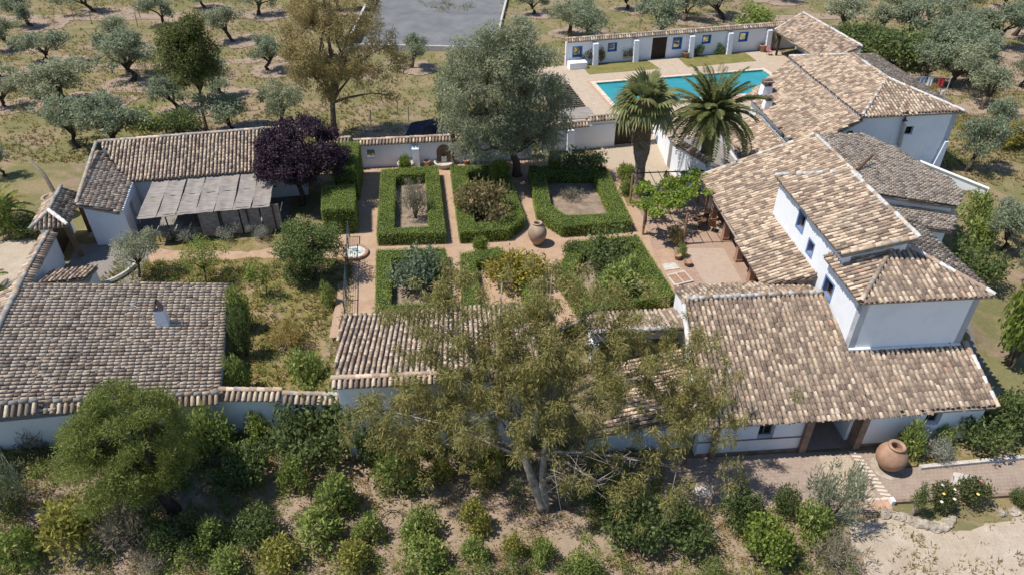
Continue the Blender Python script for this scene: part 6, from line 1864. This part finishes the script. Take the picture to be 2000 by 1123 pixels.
cover('slope_weeds', 'low green weeds filling between the bushes on the front slope', 1400, near_slope, 'leaf_green', 67, 0.12, 0.34, 900, 0.12, 0.045, -0.05, 0.35)
cover('slope_dry_weeds', 'low dry yellowish weeds among the bushes on the front slope', 1500, near_slope, 'leaf_dry', 68, 0.10, 0.26, 900, 0.12, 0.03, -0.05, 0.4)
def scrub(rg):
    while True:
        x, y = slope(rg)
        near_wall = front_y(x) - y < 1.7 and x < 4.5
        w = 0.9 if near_wall else 0.55 * sstep((18.6 - y) / 1.5) + 0.8 * sstep((-10 - x) / 3) + (0.7 if 3 < x < 9 and y < 21 else 0)
        if not near_wall and -6 < x < 2.2 and y > 18.2:
            w = 0.02
        if rg.random() < w:
            return x, y
cover('slope_scrub', 'tangled green scrub along the foot of the front wall and at lower left', 330, scrub, 'leaf_green', 75, 0.25, 0.6, 620, 0.13, 0.05, -0.15, 0.4)
cover('slope_dark_scrub', 'tangled dark scrub along the foot of the front wall and at lower left', 260, scrub, 'leaf_dark', 76, 0.25, 0.65, 620, 0.13, 0.055, -0.15, 0.4)
cover('slope_grey_scrub', 'grey wispy scrub between the bushes on the front slope', 200, scrub, 'leaf_grey', 77, 0.22, 0.5, 520, 0.16, 0.028, -0.15, 0.4)
cover('slope_litter', 'grey twigs and dead leaves on the front slope', 600, slope, 'leaf_grey', 69, 0.10, 0.24, 700, 0.12, 0.03, -0.1, 0.5)
cover('grove_weeds', 'patches of green growth in the olive grove', 1500, grove, 'leaf_weed', 70, 0.2, 0.6, 120, 0.22, 0.07, 0.12, 0.05)
cover('garden_growth', 'green and yellow weeds covering the left garden', 330, leftgarden, 'leaf_green', 71, 0.12, 0.32, 700, 0.12, 0.045, -0.1, 0.3)
cover('side_growth', 'green growth beside the house on the right', 250, rightside, 'leaf_green', 73, 0.2, 0.5, 300, 0.16, 0.06, 0.0, 0.12)
cover('court_weeds', 'weeds growing through the grey court near its far edge', 60, lambda rg: (rg.uniform(-13, -5), rg.normal(98.5, 1.2)), 'leaf_weed', 74, 0.15, 0.45, 150, 0.2, 0.07, -0.6, 0.2)
def gravelside(rg):
    return rg.uniform(15, 26), rg.uniform(12, 20.6)
tufts('gravel_weeds', 'sparse weeds on the pale gravel', 900, gravelside, lambda x, y: -1.985, 0.14, 'leaf_straw', 66, 0.1, 0.5, 0.025)

# ------------------------------------------------------------------ jars, furniture and small things
def jar(name, label, c, R_, Hh, mat, tilt=0.0, mouth=0.36, thick=0.06, belly=0.55):
    t = thing(name, label, 'jar', c)
    prof = []
    rb = 0.32 * R_
    for k in range(19):
        s_ = k / 18
        if s_ < belly:
            q = s_ / belly
            r_ = rb + (R_ - rb) * math.sin(q * math.pi / 2) ** 0.85
        else:
            q = (s_ - belly) / (1 - belly)
            r_ = R_ * mouth + (R_ - R_ * mouth) * math.cos(q * math.pi / 2) ** 0.9
        prof.append((r_, s_ * Hh))
    m_ = R_ * mouth
    prof = [(0.0, 0.0)] + prof
    body = MB().lathe(prof, (0, 0, 0), 36)
    inner = [(m_ - 0.02, Hh), (m_ * 1.0, Hh * 0.92), (R_ * 0.8, Hh * 0.6), (0.0, Hh * 0.45)]
    rim = MB().lathe([(m_ + 0.005, Hh - 0.03), (m_ + thick * 1.2, Hh + 0.01), (m_ + thick * 1.2, Hh + thick), (m_, Hh + thick * 1.2), (m_ - thick, Hh + thick * 0.6), (m_ - thick, Hh - 0.06), (m_ * 1.2, Hh * 0.8), (0.0, Hh * 0.55)], (0, 0, 0), 36)
    w = Matrix.Translation(c) @ Matrix.Rotation(tilt, 4, 'X') @ Matrix.Rotation(tilt * 0.6, 4, 'Y')
    obj('body', body.mesh('body', mat, True), t, w)
    obj('rim', rim.mesh('rim', mat, True), t, w)
    return t
jar('terracotta_jar', 'huge round terracotta jar on the terrace beside the front passage', (17.95, 23.0, -1.96), 0.70, 1.5, 'terracotta', R(2), 0.44, 0.07, 0.54)
t = thing('jar_plinth', 'round stone disc under the huge terracotta jar', 'plinth', (17.95, 23.0, -2))
MB().lathe([(0, 0.0), (0.74, 0.0), (0.74, 0.045), (0.0, 0.045)], (17.95, 22.95, -1.995), 28).build('disc', 'field_stone', t)
jar('clay_jar', 'tall weathered clay jar on bare earth at the centre of the hedge garden', (1.66, 39.9, 0.012), 0.62, 1.55, 'old_clay', R(-2), 0.42, 0.06, 0.58)
jar('clay_jar', 'weathered clay jar standing outside the gate on the far left', (-31.6, 43.6, 0), 0.85, 1.45, 'old_clay', 0.0, 0.62, 0.09, 0.55)
jar('clay_jar', 'smaller leaning clay jar behind the gate porch', (-30.5, 45.4, 0), 0.55, 1.1, 'old_clay', R(12), 0.5, 0.05, 0.55)

def pot(label, c, r_, h, mat='terracotta'):
    t = thing('flower_pot', label, 'pot', c, 'terracotta flower pots')
    MB().lathe([(0, 0), (r_ * 0.68, 0), (r_ * 0.95, h * 0.82), (r_ * 1.06, h * 0.82), (r_ * 1.06, h), (r_ * 0.88, h), (r_ * 0.84, h * 0.8), (0, h * 0.8)], c, 18).build('body', mat, t, True)
pot('terracotta pot right of the buttress on the garden back wall', F7(-0.35, 51.8, 0.0), 0.26, 0.5)
pot('terracotta pot beside the small buttress right of the fountain', F7(2.75, 51.7, 0.0), 0.24, 0.42)
pot('square-looking terracotta pot by the fifth buttress of the pool wall', F12(44.5, 72.2, 0.05), 0.42, 0.75)
pot('low terracotta pot at the third buttress of the pool wall', F12(35.3, 72.0, 0.05), 0.35, 0.6)
pot('clay bowl on the patio under the vine pergola', (11.0, 37.4, 0.02), 0.26, 0.3)
pot('clay pot at the foot of the middle pergola post', (10.5, 38.1, 0.02), 0.22, 0.34)
pot('clay pot by the white wall beside the date palm', F45(16.0, 47.2, 0.02), 0.3, 0.4)
pot('small clay pot left of the passage shrubs', (20.4, 24.2, -1.93), 0.16, 0.24)

# vine pergola over the patio
t = thing('vine_pergola', 'iron pergola overgrown with bright vine leaves between garden and porch', 'pergola', F45(14.3, 41.5, 0))
f = F45
zt = 2.35
for a_, b_ in ((11.95, 40.3), (14.3, 38.9), (12.0, 44.6), (14.4, 44.8), (16.9, 44.4)):
    MB().tube([f(a_, b_, -0.05), f(a_, b_, zt)], 0.085, 8).build('post', 'brick_post', t)
for b_ in (38.95, 41.8, 44.7):
    MB().tube([f(11.8, b_, zt), f(17.1, b_, zt)], 0.045, 6).build('beam', 'black_iron', t)
for k in range(9):
    a_ = 11.95 + k * 0.62
    MB().tube([f(a_, 38.8, zt + 0.05), f(a_, 44.85, zt + 0.05)], 0.025, 5).build('rod', 'black_iron', t)
rg = np.random.default_rng(71)
cl = []
for (a_, b_, n_, sp) in ((12.6, 40.0, 16, 0.75), (13.4, 40.6, 12, 0.6), (12.4, 42.5, 10, 0.6), (14.2, 41.4, 10, 0.7), (14.8, 43.0, 9, 0.6), (15.9, 43.7, 8, 0.55), (15.2, 41.8, 8, 0.5), (16.6, 43.2, 4, 0.4), (12.3, 38.9, 5, 0.3)):
    for k in range(n_):
        p_ = f(a_ + rg.normal() * sp, b_ + rg.normal() * sp * 0.8, zt + 0.12 + rg.normal() * 0.1)
        cl.append((*p_, rg.uniform(0.26, 0.44)))
obj('vine_leaves', foliage_mesh('vine_leaves', cl, 520, 0.18, 0.15, 'leaf_vine', 0.1, 0.6, 0.2, 0.8, 72), t)
MB().tube([f(11.95, 40.35, 0), f(12.1, 40.4, 1.0), f(12.0, 40.2, 1.8), f(12.3, 40.3, 2.4)], [0.06, 0.05, 0.045, 0.03], 6).build('vine_stem', 'bark_brown', t)

def chair(label, c, rz, mat):
    t = thing('garden_chair', label, 'chair', c)
    def w(x, y, z):
        return (c[0] + x * math.cos(rz) - y * math.sin(rz), c[1] + x * math.sin(rz) + y * math.cos(rz), c[2] + z)
    MB().box(w(0, 0, 0.44), (0.48, 0.48, 0.05), rz).build('seat', mat, t)
    MB().slab([w(-0.24, 0.2, 0.46), w(0.24, 0.2, 0.46), w(0.24, 0.3, 0.95), w(-0.24, 0.3, 0.95)], tuple(Vector(w(0, 0.04, 0)) - Vector(w(0, 0, 0)))).build('backrest', mat, t)
    for x_, y_ in ((-0.2, -0.2), (0.2, -0.2), (-0.2, 0.2), (0.2, 0.2)):
        MB().tube([w(x_, y_, 0), w(x_, y_, 0.42)], 0.022, 6).build('leg', 'rust_iron', t)
chair('red patterned garden chair under the porch near the second post', f(17.7, 35.4, 0.02), R(95), 'pink_plastic')
chair('rusty iron chair at the right end of the vine pergola', f(16.4, 41.5, 0.02), R(200), 'rust_iron')
chair('second rusty iron chair nearer the porch post', f(16.7, 40.4, 0.02), R(150), 'rust_iron')
chair('pink seat in the shade of the far shed by the pool', F12(44.6, 70.9, 0.05), R(100), 'pink_plastic')
t = thing('patio_table', 'round iron table between the rusty chairs under the pergola', 'table', f(16.1, 40.9, 0.02))
MB().lathe([(0, 0.7), (0.45, 0.7), (0.45, 0.74), (0, 0.74)], f(15.9, 40.8, 0.02), 20).build('top', 'rust_iron', t)
MB().tube([f(15.9, 40.8, 0.02), f(15.9, 40.8, 0.72)], 0.04, 8).build('leg', 'rust_iron', t)
t = thing('drain_frame', 'framed double clay-coloured hatch lying on the patio strip', 'hatch', f(12.9, 34.9, 0.03))
q = [f(12.45, 34.2, 0.03), f(13.75, 34.6, 0.03), f(13.5, 35.75, 0.03), f(12.3, 35.35, 0.03)]
MB().slab(q, (0, 0, 0.1)).build('frame', 'pale_stone', t)
cx = [sum(p[k] for p in q) / 4 for k in range(2)]
for s_ in (0.27, 0.73):
    m0 = [q[0][k] * (1 - s_) + q[1][k] * s_ for k in range(2)]
    m1 = [q[3][k] * (1 - s_) + q[2][k] * s_ for k in range(2)]
    MB().box(((m0[0] + m1[0]) / 2, (m0[1] + m1[1]) / 2, 0.135), (0.52, 0.92, 0.02), R(18)).build('hatch_lid', 'brick_post', t)
t = thing('stone_slab', 'pale square stone slab on the patio strip behind the hatch', 'slab', f(12.75, 36.3, 0.03))
MB().slab([f(12.35, 35.9, 0.03), f(13.3, 36.05, 0.03), f(13.15, 36.75, 0.03), f(12.3, 36.6, 0.03)], (0, 0, 0.05)).build('slab', 'pale_stone', t)
t = thing('watering_hose', 'green hose coil with white end at the foot of the fan palm', 'hose', (9.9, 46.3, 0))
MB().tube([(10.0 + 0.35 * math.cos(k * 0.5), 46.2 + 0.35 * math.sin(k * 0.5), 0.06 + 0.006 * k) for k in range(30)], 0.035, 5).build('coil', 'green_plastic', t)
MB().tube([(10.3, 46.3, 0.3), (10.6, 46.0, 0.2), (10.9, 45.7, 0.05)], 0.05, 6).build('end', 'white_paint', t)

# round mosaic basin by the wire fence
t = thing('mosaic_basin', 'round white mosaic basin with brick rim beside the wire fence', 'basin', F45(-6.95, 39.4, 0))
c_ = F45(-7.0, 39.4, 0)
MB().lathe([(0.0, 0.16), (0.70, 0.16), (0.70, 0.20), (0.86, 0.20), (0.86, 0.0)], c_, 36).build('rim', 'brick_post', t)
MB().lathe([(0.0, 0.185), (0.68, 0.185), (0.68, 0.17)], c_, 36).build('mosaic', 'lime_ridge', t)
for k in range(7):
    a_ = k * 0.9 + 0.3
    MB().box((c_[0] + 0.4 * math.cos(a_) * (0.4 + 0.1 * k), c_[1] + 0.4 * math.sin(a_) * (0.3 + 0.08 * k), 0.191), (0.2, 0.09, 0.008), a_).build('mosaic_piece', 'green_plastic', t)

# wire fence between the two gardens
t = thing('wire_fence', 'green wire fence with posts between the left garden and the formal garden', 'fence', F45(-7.2, 37, 0))
A_, B_ = Vector(F45(-7.55, 41.5, 0)), Vector(F45(-6.85, 32.6, 0))
for k in range(6):
    p_ = A_ + (B_ - A_) * (k / 5)
    MB().tube([p_ - Vector((0, 0, 0.1)), p_ + Vector((0, 0, 1.25))], 0.035, 6).build('post', 'green_wire', t)
for z_ in (0.15, 0.4, 0.65, 0.9, 1.15):
    MB().tube([A_ + Vector((0, 0, z_)), B_ + Vector((0, 0, z_))], 0.012, 4).build('wire', 'green_wire', t)
for z_ in (1.22,):
    MB().tube([A_ + Vector((0, 0, z_)), B_ + Vector((0, 0, z_))], 0.025, 5).build('top_rail', 'green_wire', t)

# solar panels behind the garden wall
for (x, y, w_, lab) in ((-7.6, 54.2, 2.6, 'dark solar panel on the bank behind the garden wall, left one'), (-4.2, 54.8, 2.8, 'dark solar panel on a steel frame behind the garden wall, right one')):
    t = thing('solar_panel', lab, 'solar panel', (x, y, 0), 'solar panels behind the garden wall')
    MB().slab([(x - w_ / 2, y - 0.2, 0.9), (x + w_ / 2, y + 0.5, 1.0), (x + w_ / 2 + 0.5, y + 1.5, 2.3), (x - w_ / 2 + 0.7, y + 0.9, 2.1)], (0.0, 0.05, -0.05)).build('panel', 'solar_glass', t)
    for q in ((x - w_ / 2 + 0.3, y + 0.1, 0.95), (x + w_ / 2 - 0.1, y + 0.6, 1.0), (x + w_ / 2 + 0.2, y + 1.3, 2.0), (x - w_ / 2 + 0.8, y + 0.8, 1.9)):
        MB().tube([(q[0], q[1], -0.1), q], 0.04, 6).build('leg', 'galvanised', t)

# fence posts in the grove
for i, (x, y, h, lab) in enumerate(((-62.4, 94.0, 1.5, 'thin leaning fence post left of the leaning olive'), (-55.0, 92.8, 1.7, 'thin fence post right of the leaning olive'), (-52.2, 91.5, 1.6, 'thin fence post below the top left shadow'),
                                    (-45.6, 89.5, 1.8, 'thin fence post beside the slim upright olive'), (-46.9, 93.3, 1.5, 'thin fence post at the top left track'), (-37.5, 93.0, 1.6, 'thin fence post left of the dense olive'),
                                    (-34.6, 60.6, 1.4, 'fence post by the slanting olive trunk'), (-12.4, 59.5, 1.4, 'fence post in the grass right of the orange leaved eucalyptus'), (-9.2, 60.4, 1.4, 'fence post near the middle of the grassy bank'), (-10.4, 62.0, 1.3, 'shorter fence post at the top of the grassy bank'), (29.5, 86.5, 1.3, 'fence post behind the courtyard wall'))):
    t = thing('fence_post', lab, 'post', (x, y, 0), 'thin posts of the grove fence')
    MB().tube([(x, y, -0.15), (x + 0.12, y, h)], [0.05, 0.04], 6).build('post', 'grey_wood', t)

# low walls round the concrete court
t = thing('court_wall', 'dark tarred wall with a gap along the left side of the concrete court', 'wall', (-18.3, 92, 0))
for (y0, y1) in ((82.0, 88.5), (89.5, 95.0), (96.0, 110.0)):
    x0 = -18.0 - (y0 - 82) * 0.04
    MB().slab([(x0, y0, 0), (x0 - (y1 - y0) * 0.04, y1, 0), (x0 - (y1 - y0) * 0.04, y1, 1.3), (x0, y0, 1.3)], (-0.15, 0, 0)).build('wall', 'black_tarp', t)
    MB().slab([(x0 + 0.05, y0, 1.3), (x0 + 0.05 - (y1 - y0) * 0.04, y1, 1.3), (x0 - 0.2 - (y1 - y0) * 0.04, y1, 1.3), (x0 - 0.2, y0, 1.3)], (0, 0, 0.12)).build('coping', 'pale_stone', t)
t = thing('court_kerb', 'white kerb along the near edge of the concrete court', 'kerb', (-9, 80.5, 0))
MB().slab([(-17.8, 81.0, 0), (-2.3, 79.8, 0), (-2.3, 79.8, 0.6), (-17.8, 81.0, 0.6)], (0.02, 0.25, 0)).build('kerb', 'pale_stone', t)
t = thing('court_kerb', 'white kerb along the right edge of the concrete court', 'kerb', (-1.2, 92, 0))
MB().slab([(-2.1, 80.1, 0), (-0.3, 112, 0), (-0.3, 112, 0.5), (-2.1, 80.1, 0.5)], (0.25, 0, 0)).build('kerb', 'pale_stone', t)

# laundry drying behind the back house
t = thing('washing_line', 'red and pale blue clothes drying on a line behind the back house', 'washing line', (39.0, 66, 0))
for x, y in ((37.6, 65.6), (40.6, 65.2)):
    MB().tube([(x, y, -0.1), (x, y, 2.3)], 0.05, 6).build('pole', 'galvanised', t)
MB().tube([(37.6, 65.6, 2.25), (40.6, 65.2, 2.25)], 0.012, 4).build('line', 'galvanised', t)
for x, w_, h_, mt in ((38.2, 0.6, 0.9, 'cloth_blue'), (38.9, 0.5, 0.8, 'white_paint'), (39.9, 0.6, 0.8, 'cloth_red')):
    y = 65.6 - (x - 37.6) * 0.133
    gx = 6
    vs = [(x + (i / gx - 0.5) * w_, y + 0.06 * math.sin(i * 1.9 + x) * (j / 4), 2.25 - h_ * j / 4) for j in range(5) for i in range(gx + 1)]
    fs = [(j * (gx + 1) + i, j * (gx + 1) + i + 1, (j + 1) * (gx + 1) + i + 1, (j + 1) * (gx + 1) + i) for j in range(4) for i in range(gx)]
    MB().add(vs, fs).build('garment', mt, t)
t = thing('garden_post', 'thick pale post standing beside the washing line', 'post', (38.6, 62.6, 0))
MB().tube([(38.6, 62.6, -0.1), (38.7, 62.6, 2.0)], 0.14, 8).build('post', 'pale_stone', t)

# terrace details: brick ladder band, kerbs, stones, millstone slab
p0, p1 = Vector((16.72, 24.0, -1.965)), Vector((17.28, 21.05, -1.965))
for k in range(13):
    c_ = p0 + (p1 - p0) * ((k + 0.5) / 13)
    o = MB().box(c_, (0.46, 0.13, 0.03), R(-8 + random.uniform(-3, 3))).build('paving_brick', 'coping', terrace)
for (x0, y0, x1, y1, wdt) in ((14.7, 20.72, 17.2, 20.82, 0.5), (14.6, 21.05, 17.2, 21.15, 0.12)):
    n_ = int(math.dist((x0, y0), (x1, y1)) / 0.3)
    for k in range(n_):
        t_ = (k + 0.5) / n_
        MB().box((x0 + (x1 - x0) * t_, y0 + (y1 - y0) * t_, -1.966), (0.27, wdt, 0.02), math.atan2(y1 - y0, x1 - x0) + random.uniform(-0.05, 0.05)).build('paving_brick', 'coping' if wdt < 0.2 else 'coping_brick', terrace)
t = thing('terrace_kerb', 'pale stone kerb between the terrace and the planting bed under the front wall', 'kerb', (22, 23.3, -2))
for k in range(9):
    x0 = 19.5 + k * 0.62
    y0 = 22.92 + (x0 - 19.5) * 0.118
    MB().box((x0 + 0.3, y0 + 0.035, -1.9), (0.6, 0.2, 0.18), R(6.7)).build('kerb_stone', 'pale_stone', t)
t = thing('terrace_edge', 'low dark edging wall along the outer side of the terrace', 'kerb', (20.5, 21.1, -2))
MB().slab([(17.35, 20.85, -2.1), (24.6, 21.35, -2.1), (24.6, 21.35, -1.83), (17.35, 20.85, -1.83)], (-0.01, 0.16, 0)).build('edge', 'stone_trim', t)
MB().box((17.3, 20.92, -1.85), (0.16, 0.26, 0.3), R(4)).build('end_stone', 'white_paint', t)
for i, (x, y, s_) in enumerate(((16.75, 20.28, 0.26), (17.15, 20.2, 0.2), (17.45, 20.12, 0.24), (17.75, 19.98, 0.28), (18.02, 19.82, 0.3), (18.3, 19.7, 0.27), (18.65, 19.62, 0.32), (19.0, 19.66, 0.3), (19.32, 19.85, 0.26), (19.6, 20.0, 0.2), (22.0, 20.35, 0.22), (22.6, 20.4, 0.25))):
    t = thing('edging_stone', ('rough field stone, %s from the left in the curved row below the roses' % ('first', 'second', 'third', 'fourth', 'fifth', 'sixth', 'seventh', 'eighth', 'ninth', 'tenth')[i] if i < 10 else ('flat field stone right of the rose bushes, the nearer to them', 'flat field stone right of the rose bushes, the farther from them')[i - 10]), 'stone', (x, y, -2), 'rough stones edging the rose bed' if i < 10 else 'stones right of the roses')
    rg = np.random.default_rng(500 + i)
    mb = MB()
    n = 9
    prof = [(0.0, -0.1), (s_ * 0.9, -0.08), (s_, 0.06), (s_ * 0.75, 0.17), (s_ * 0.3, 0.22), (0, 0.22)]
    mb.lathe(prof, (x, y, -1.98), n)
    mb.v = [(v[0] + rg.normal() * 0.03, v[1] + rg.normal() * 0.03, v[2] + rg.normal() * 0.02) for v in mb.v]
    mb.build('stone', 'field_stone', t)
t = thing('millstone_slab', 'pentagonal pale stone slab lying on the terrace behind the roses', 'slab', (21.3, 22.1, -2))
MB().prism([(20.55, 22.05), (21.0, 22.65), (21.9, 22.4), (21.85, 21.75), (21.1, 21.6)], -1.975, -1.9).build('slab', 'pale_stone', t)
# young cypress by the terrace edge
rg = np.random.default_rng(90)
t = thing('young_cypress', 'small dark upright cypress on a short trunk at the terrace corner', 'tree', (17.95, 20.3, -2))
cl = [(17.95 + rg.normal() * 0.10, 20.3 + rg.normal() * 0.10, -1.2 + 1.25 * q, 0.26 * (1.2 - 0.7 * q)) for q in np.linspace(0, 1, 18)]
obj('crown', foliage_mesh('crown', cl, 1600, 0.10, 0.035, 'leaf_dark', -0.5, 1.1, 0.3, 0.7, 91), t)
MB().tube([(17.95, 20.3, -2.1), (17.95, 20.3, -1.1)], [0.09, 0.07], 8).build('trunk', 'bark_grey', t)
# wire hoop and wood on the slope
t = thing('wire_hoop', 'loose ring of wire lying among the bushes on the slope', 'wire', (-5.4, 20.0, -2))
MB().tube([(-5.35 + 0.48 * math.cos(q), 20.0 + 0.42 * math.sin(q), -1.93 + 0.1 * math.sin(q)) for q in np.linspace(0, 6.2, 26)], 0.022, 5).build('ring', 'black_iron', t)
for i, (x, y, a_) in enumerate(((4.4, 20.2, 0.2), (4.7, 20.5, -0.25), (5.2, 20.1, 0.5), (6.0, 20.9, 0.1))):
    t = thing('fallen_log', ('cut grey log lying in the eucalyptus shade, ' + ('nearest the trunk', 'second from the trunk', 'third from the trunk', 'farthest from the trunk')[i]), 'log', (x, y, -2), 'cut logs under the eucalyptus')
    MB().tube([(x - 0.6 * math.cos(a_), y - 0.6 * math.sin(a_), -1.9), (x + 0.6 * math.cos(a_), y + 0.6 * math.sin(a_), -1.88)], [0.11, 0.09], 8).build('log', 'bark_grey', t)
for i, (x, y, lab) in enumerate(((8.75, 21.6, 'pale cloth heap on the terrace under the eucalyptus branch, left one'), (10.0, 21.4, 'pale cloth heap on the terrace in dappled shade, right one'))):
    t = thing('cloth_heap', lab, 'cloth', (x, y, -1.97))
    rg = np.random.default_rng(700 + i)
    n = 14
    vs = []
    for j in range(n + 1):
        for k in range(n + 1):
            u, v = k / n - 0.5, j / n - 0.5
            e = max(0.0, 1 - 4 * max(abs(u), abs(v)) ** 2)
            vs.append((x + u * 0.8 * (1 + 0.3 * noise.noise((v * 3, i, 1))), y + v * 0.45 * (1 + 0.4 * noise.noise((u * 3, i, 2))), -1.965 + e * (0.12 + 0.12 * noise.noise((u * 6, v * 6, i * 3.0)))))
    fs = [(j * (n + 1) + k, j * (n + 1) + k + 1, (j + 1) * (n + 1) + k + 1, (j + 1) * (n + 1) + k) for j in range(n) for k in range(n)]
    MB().add(vs, fs).build('cloth', 'pale_stone', t, True)
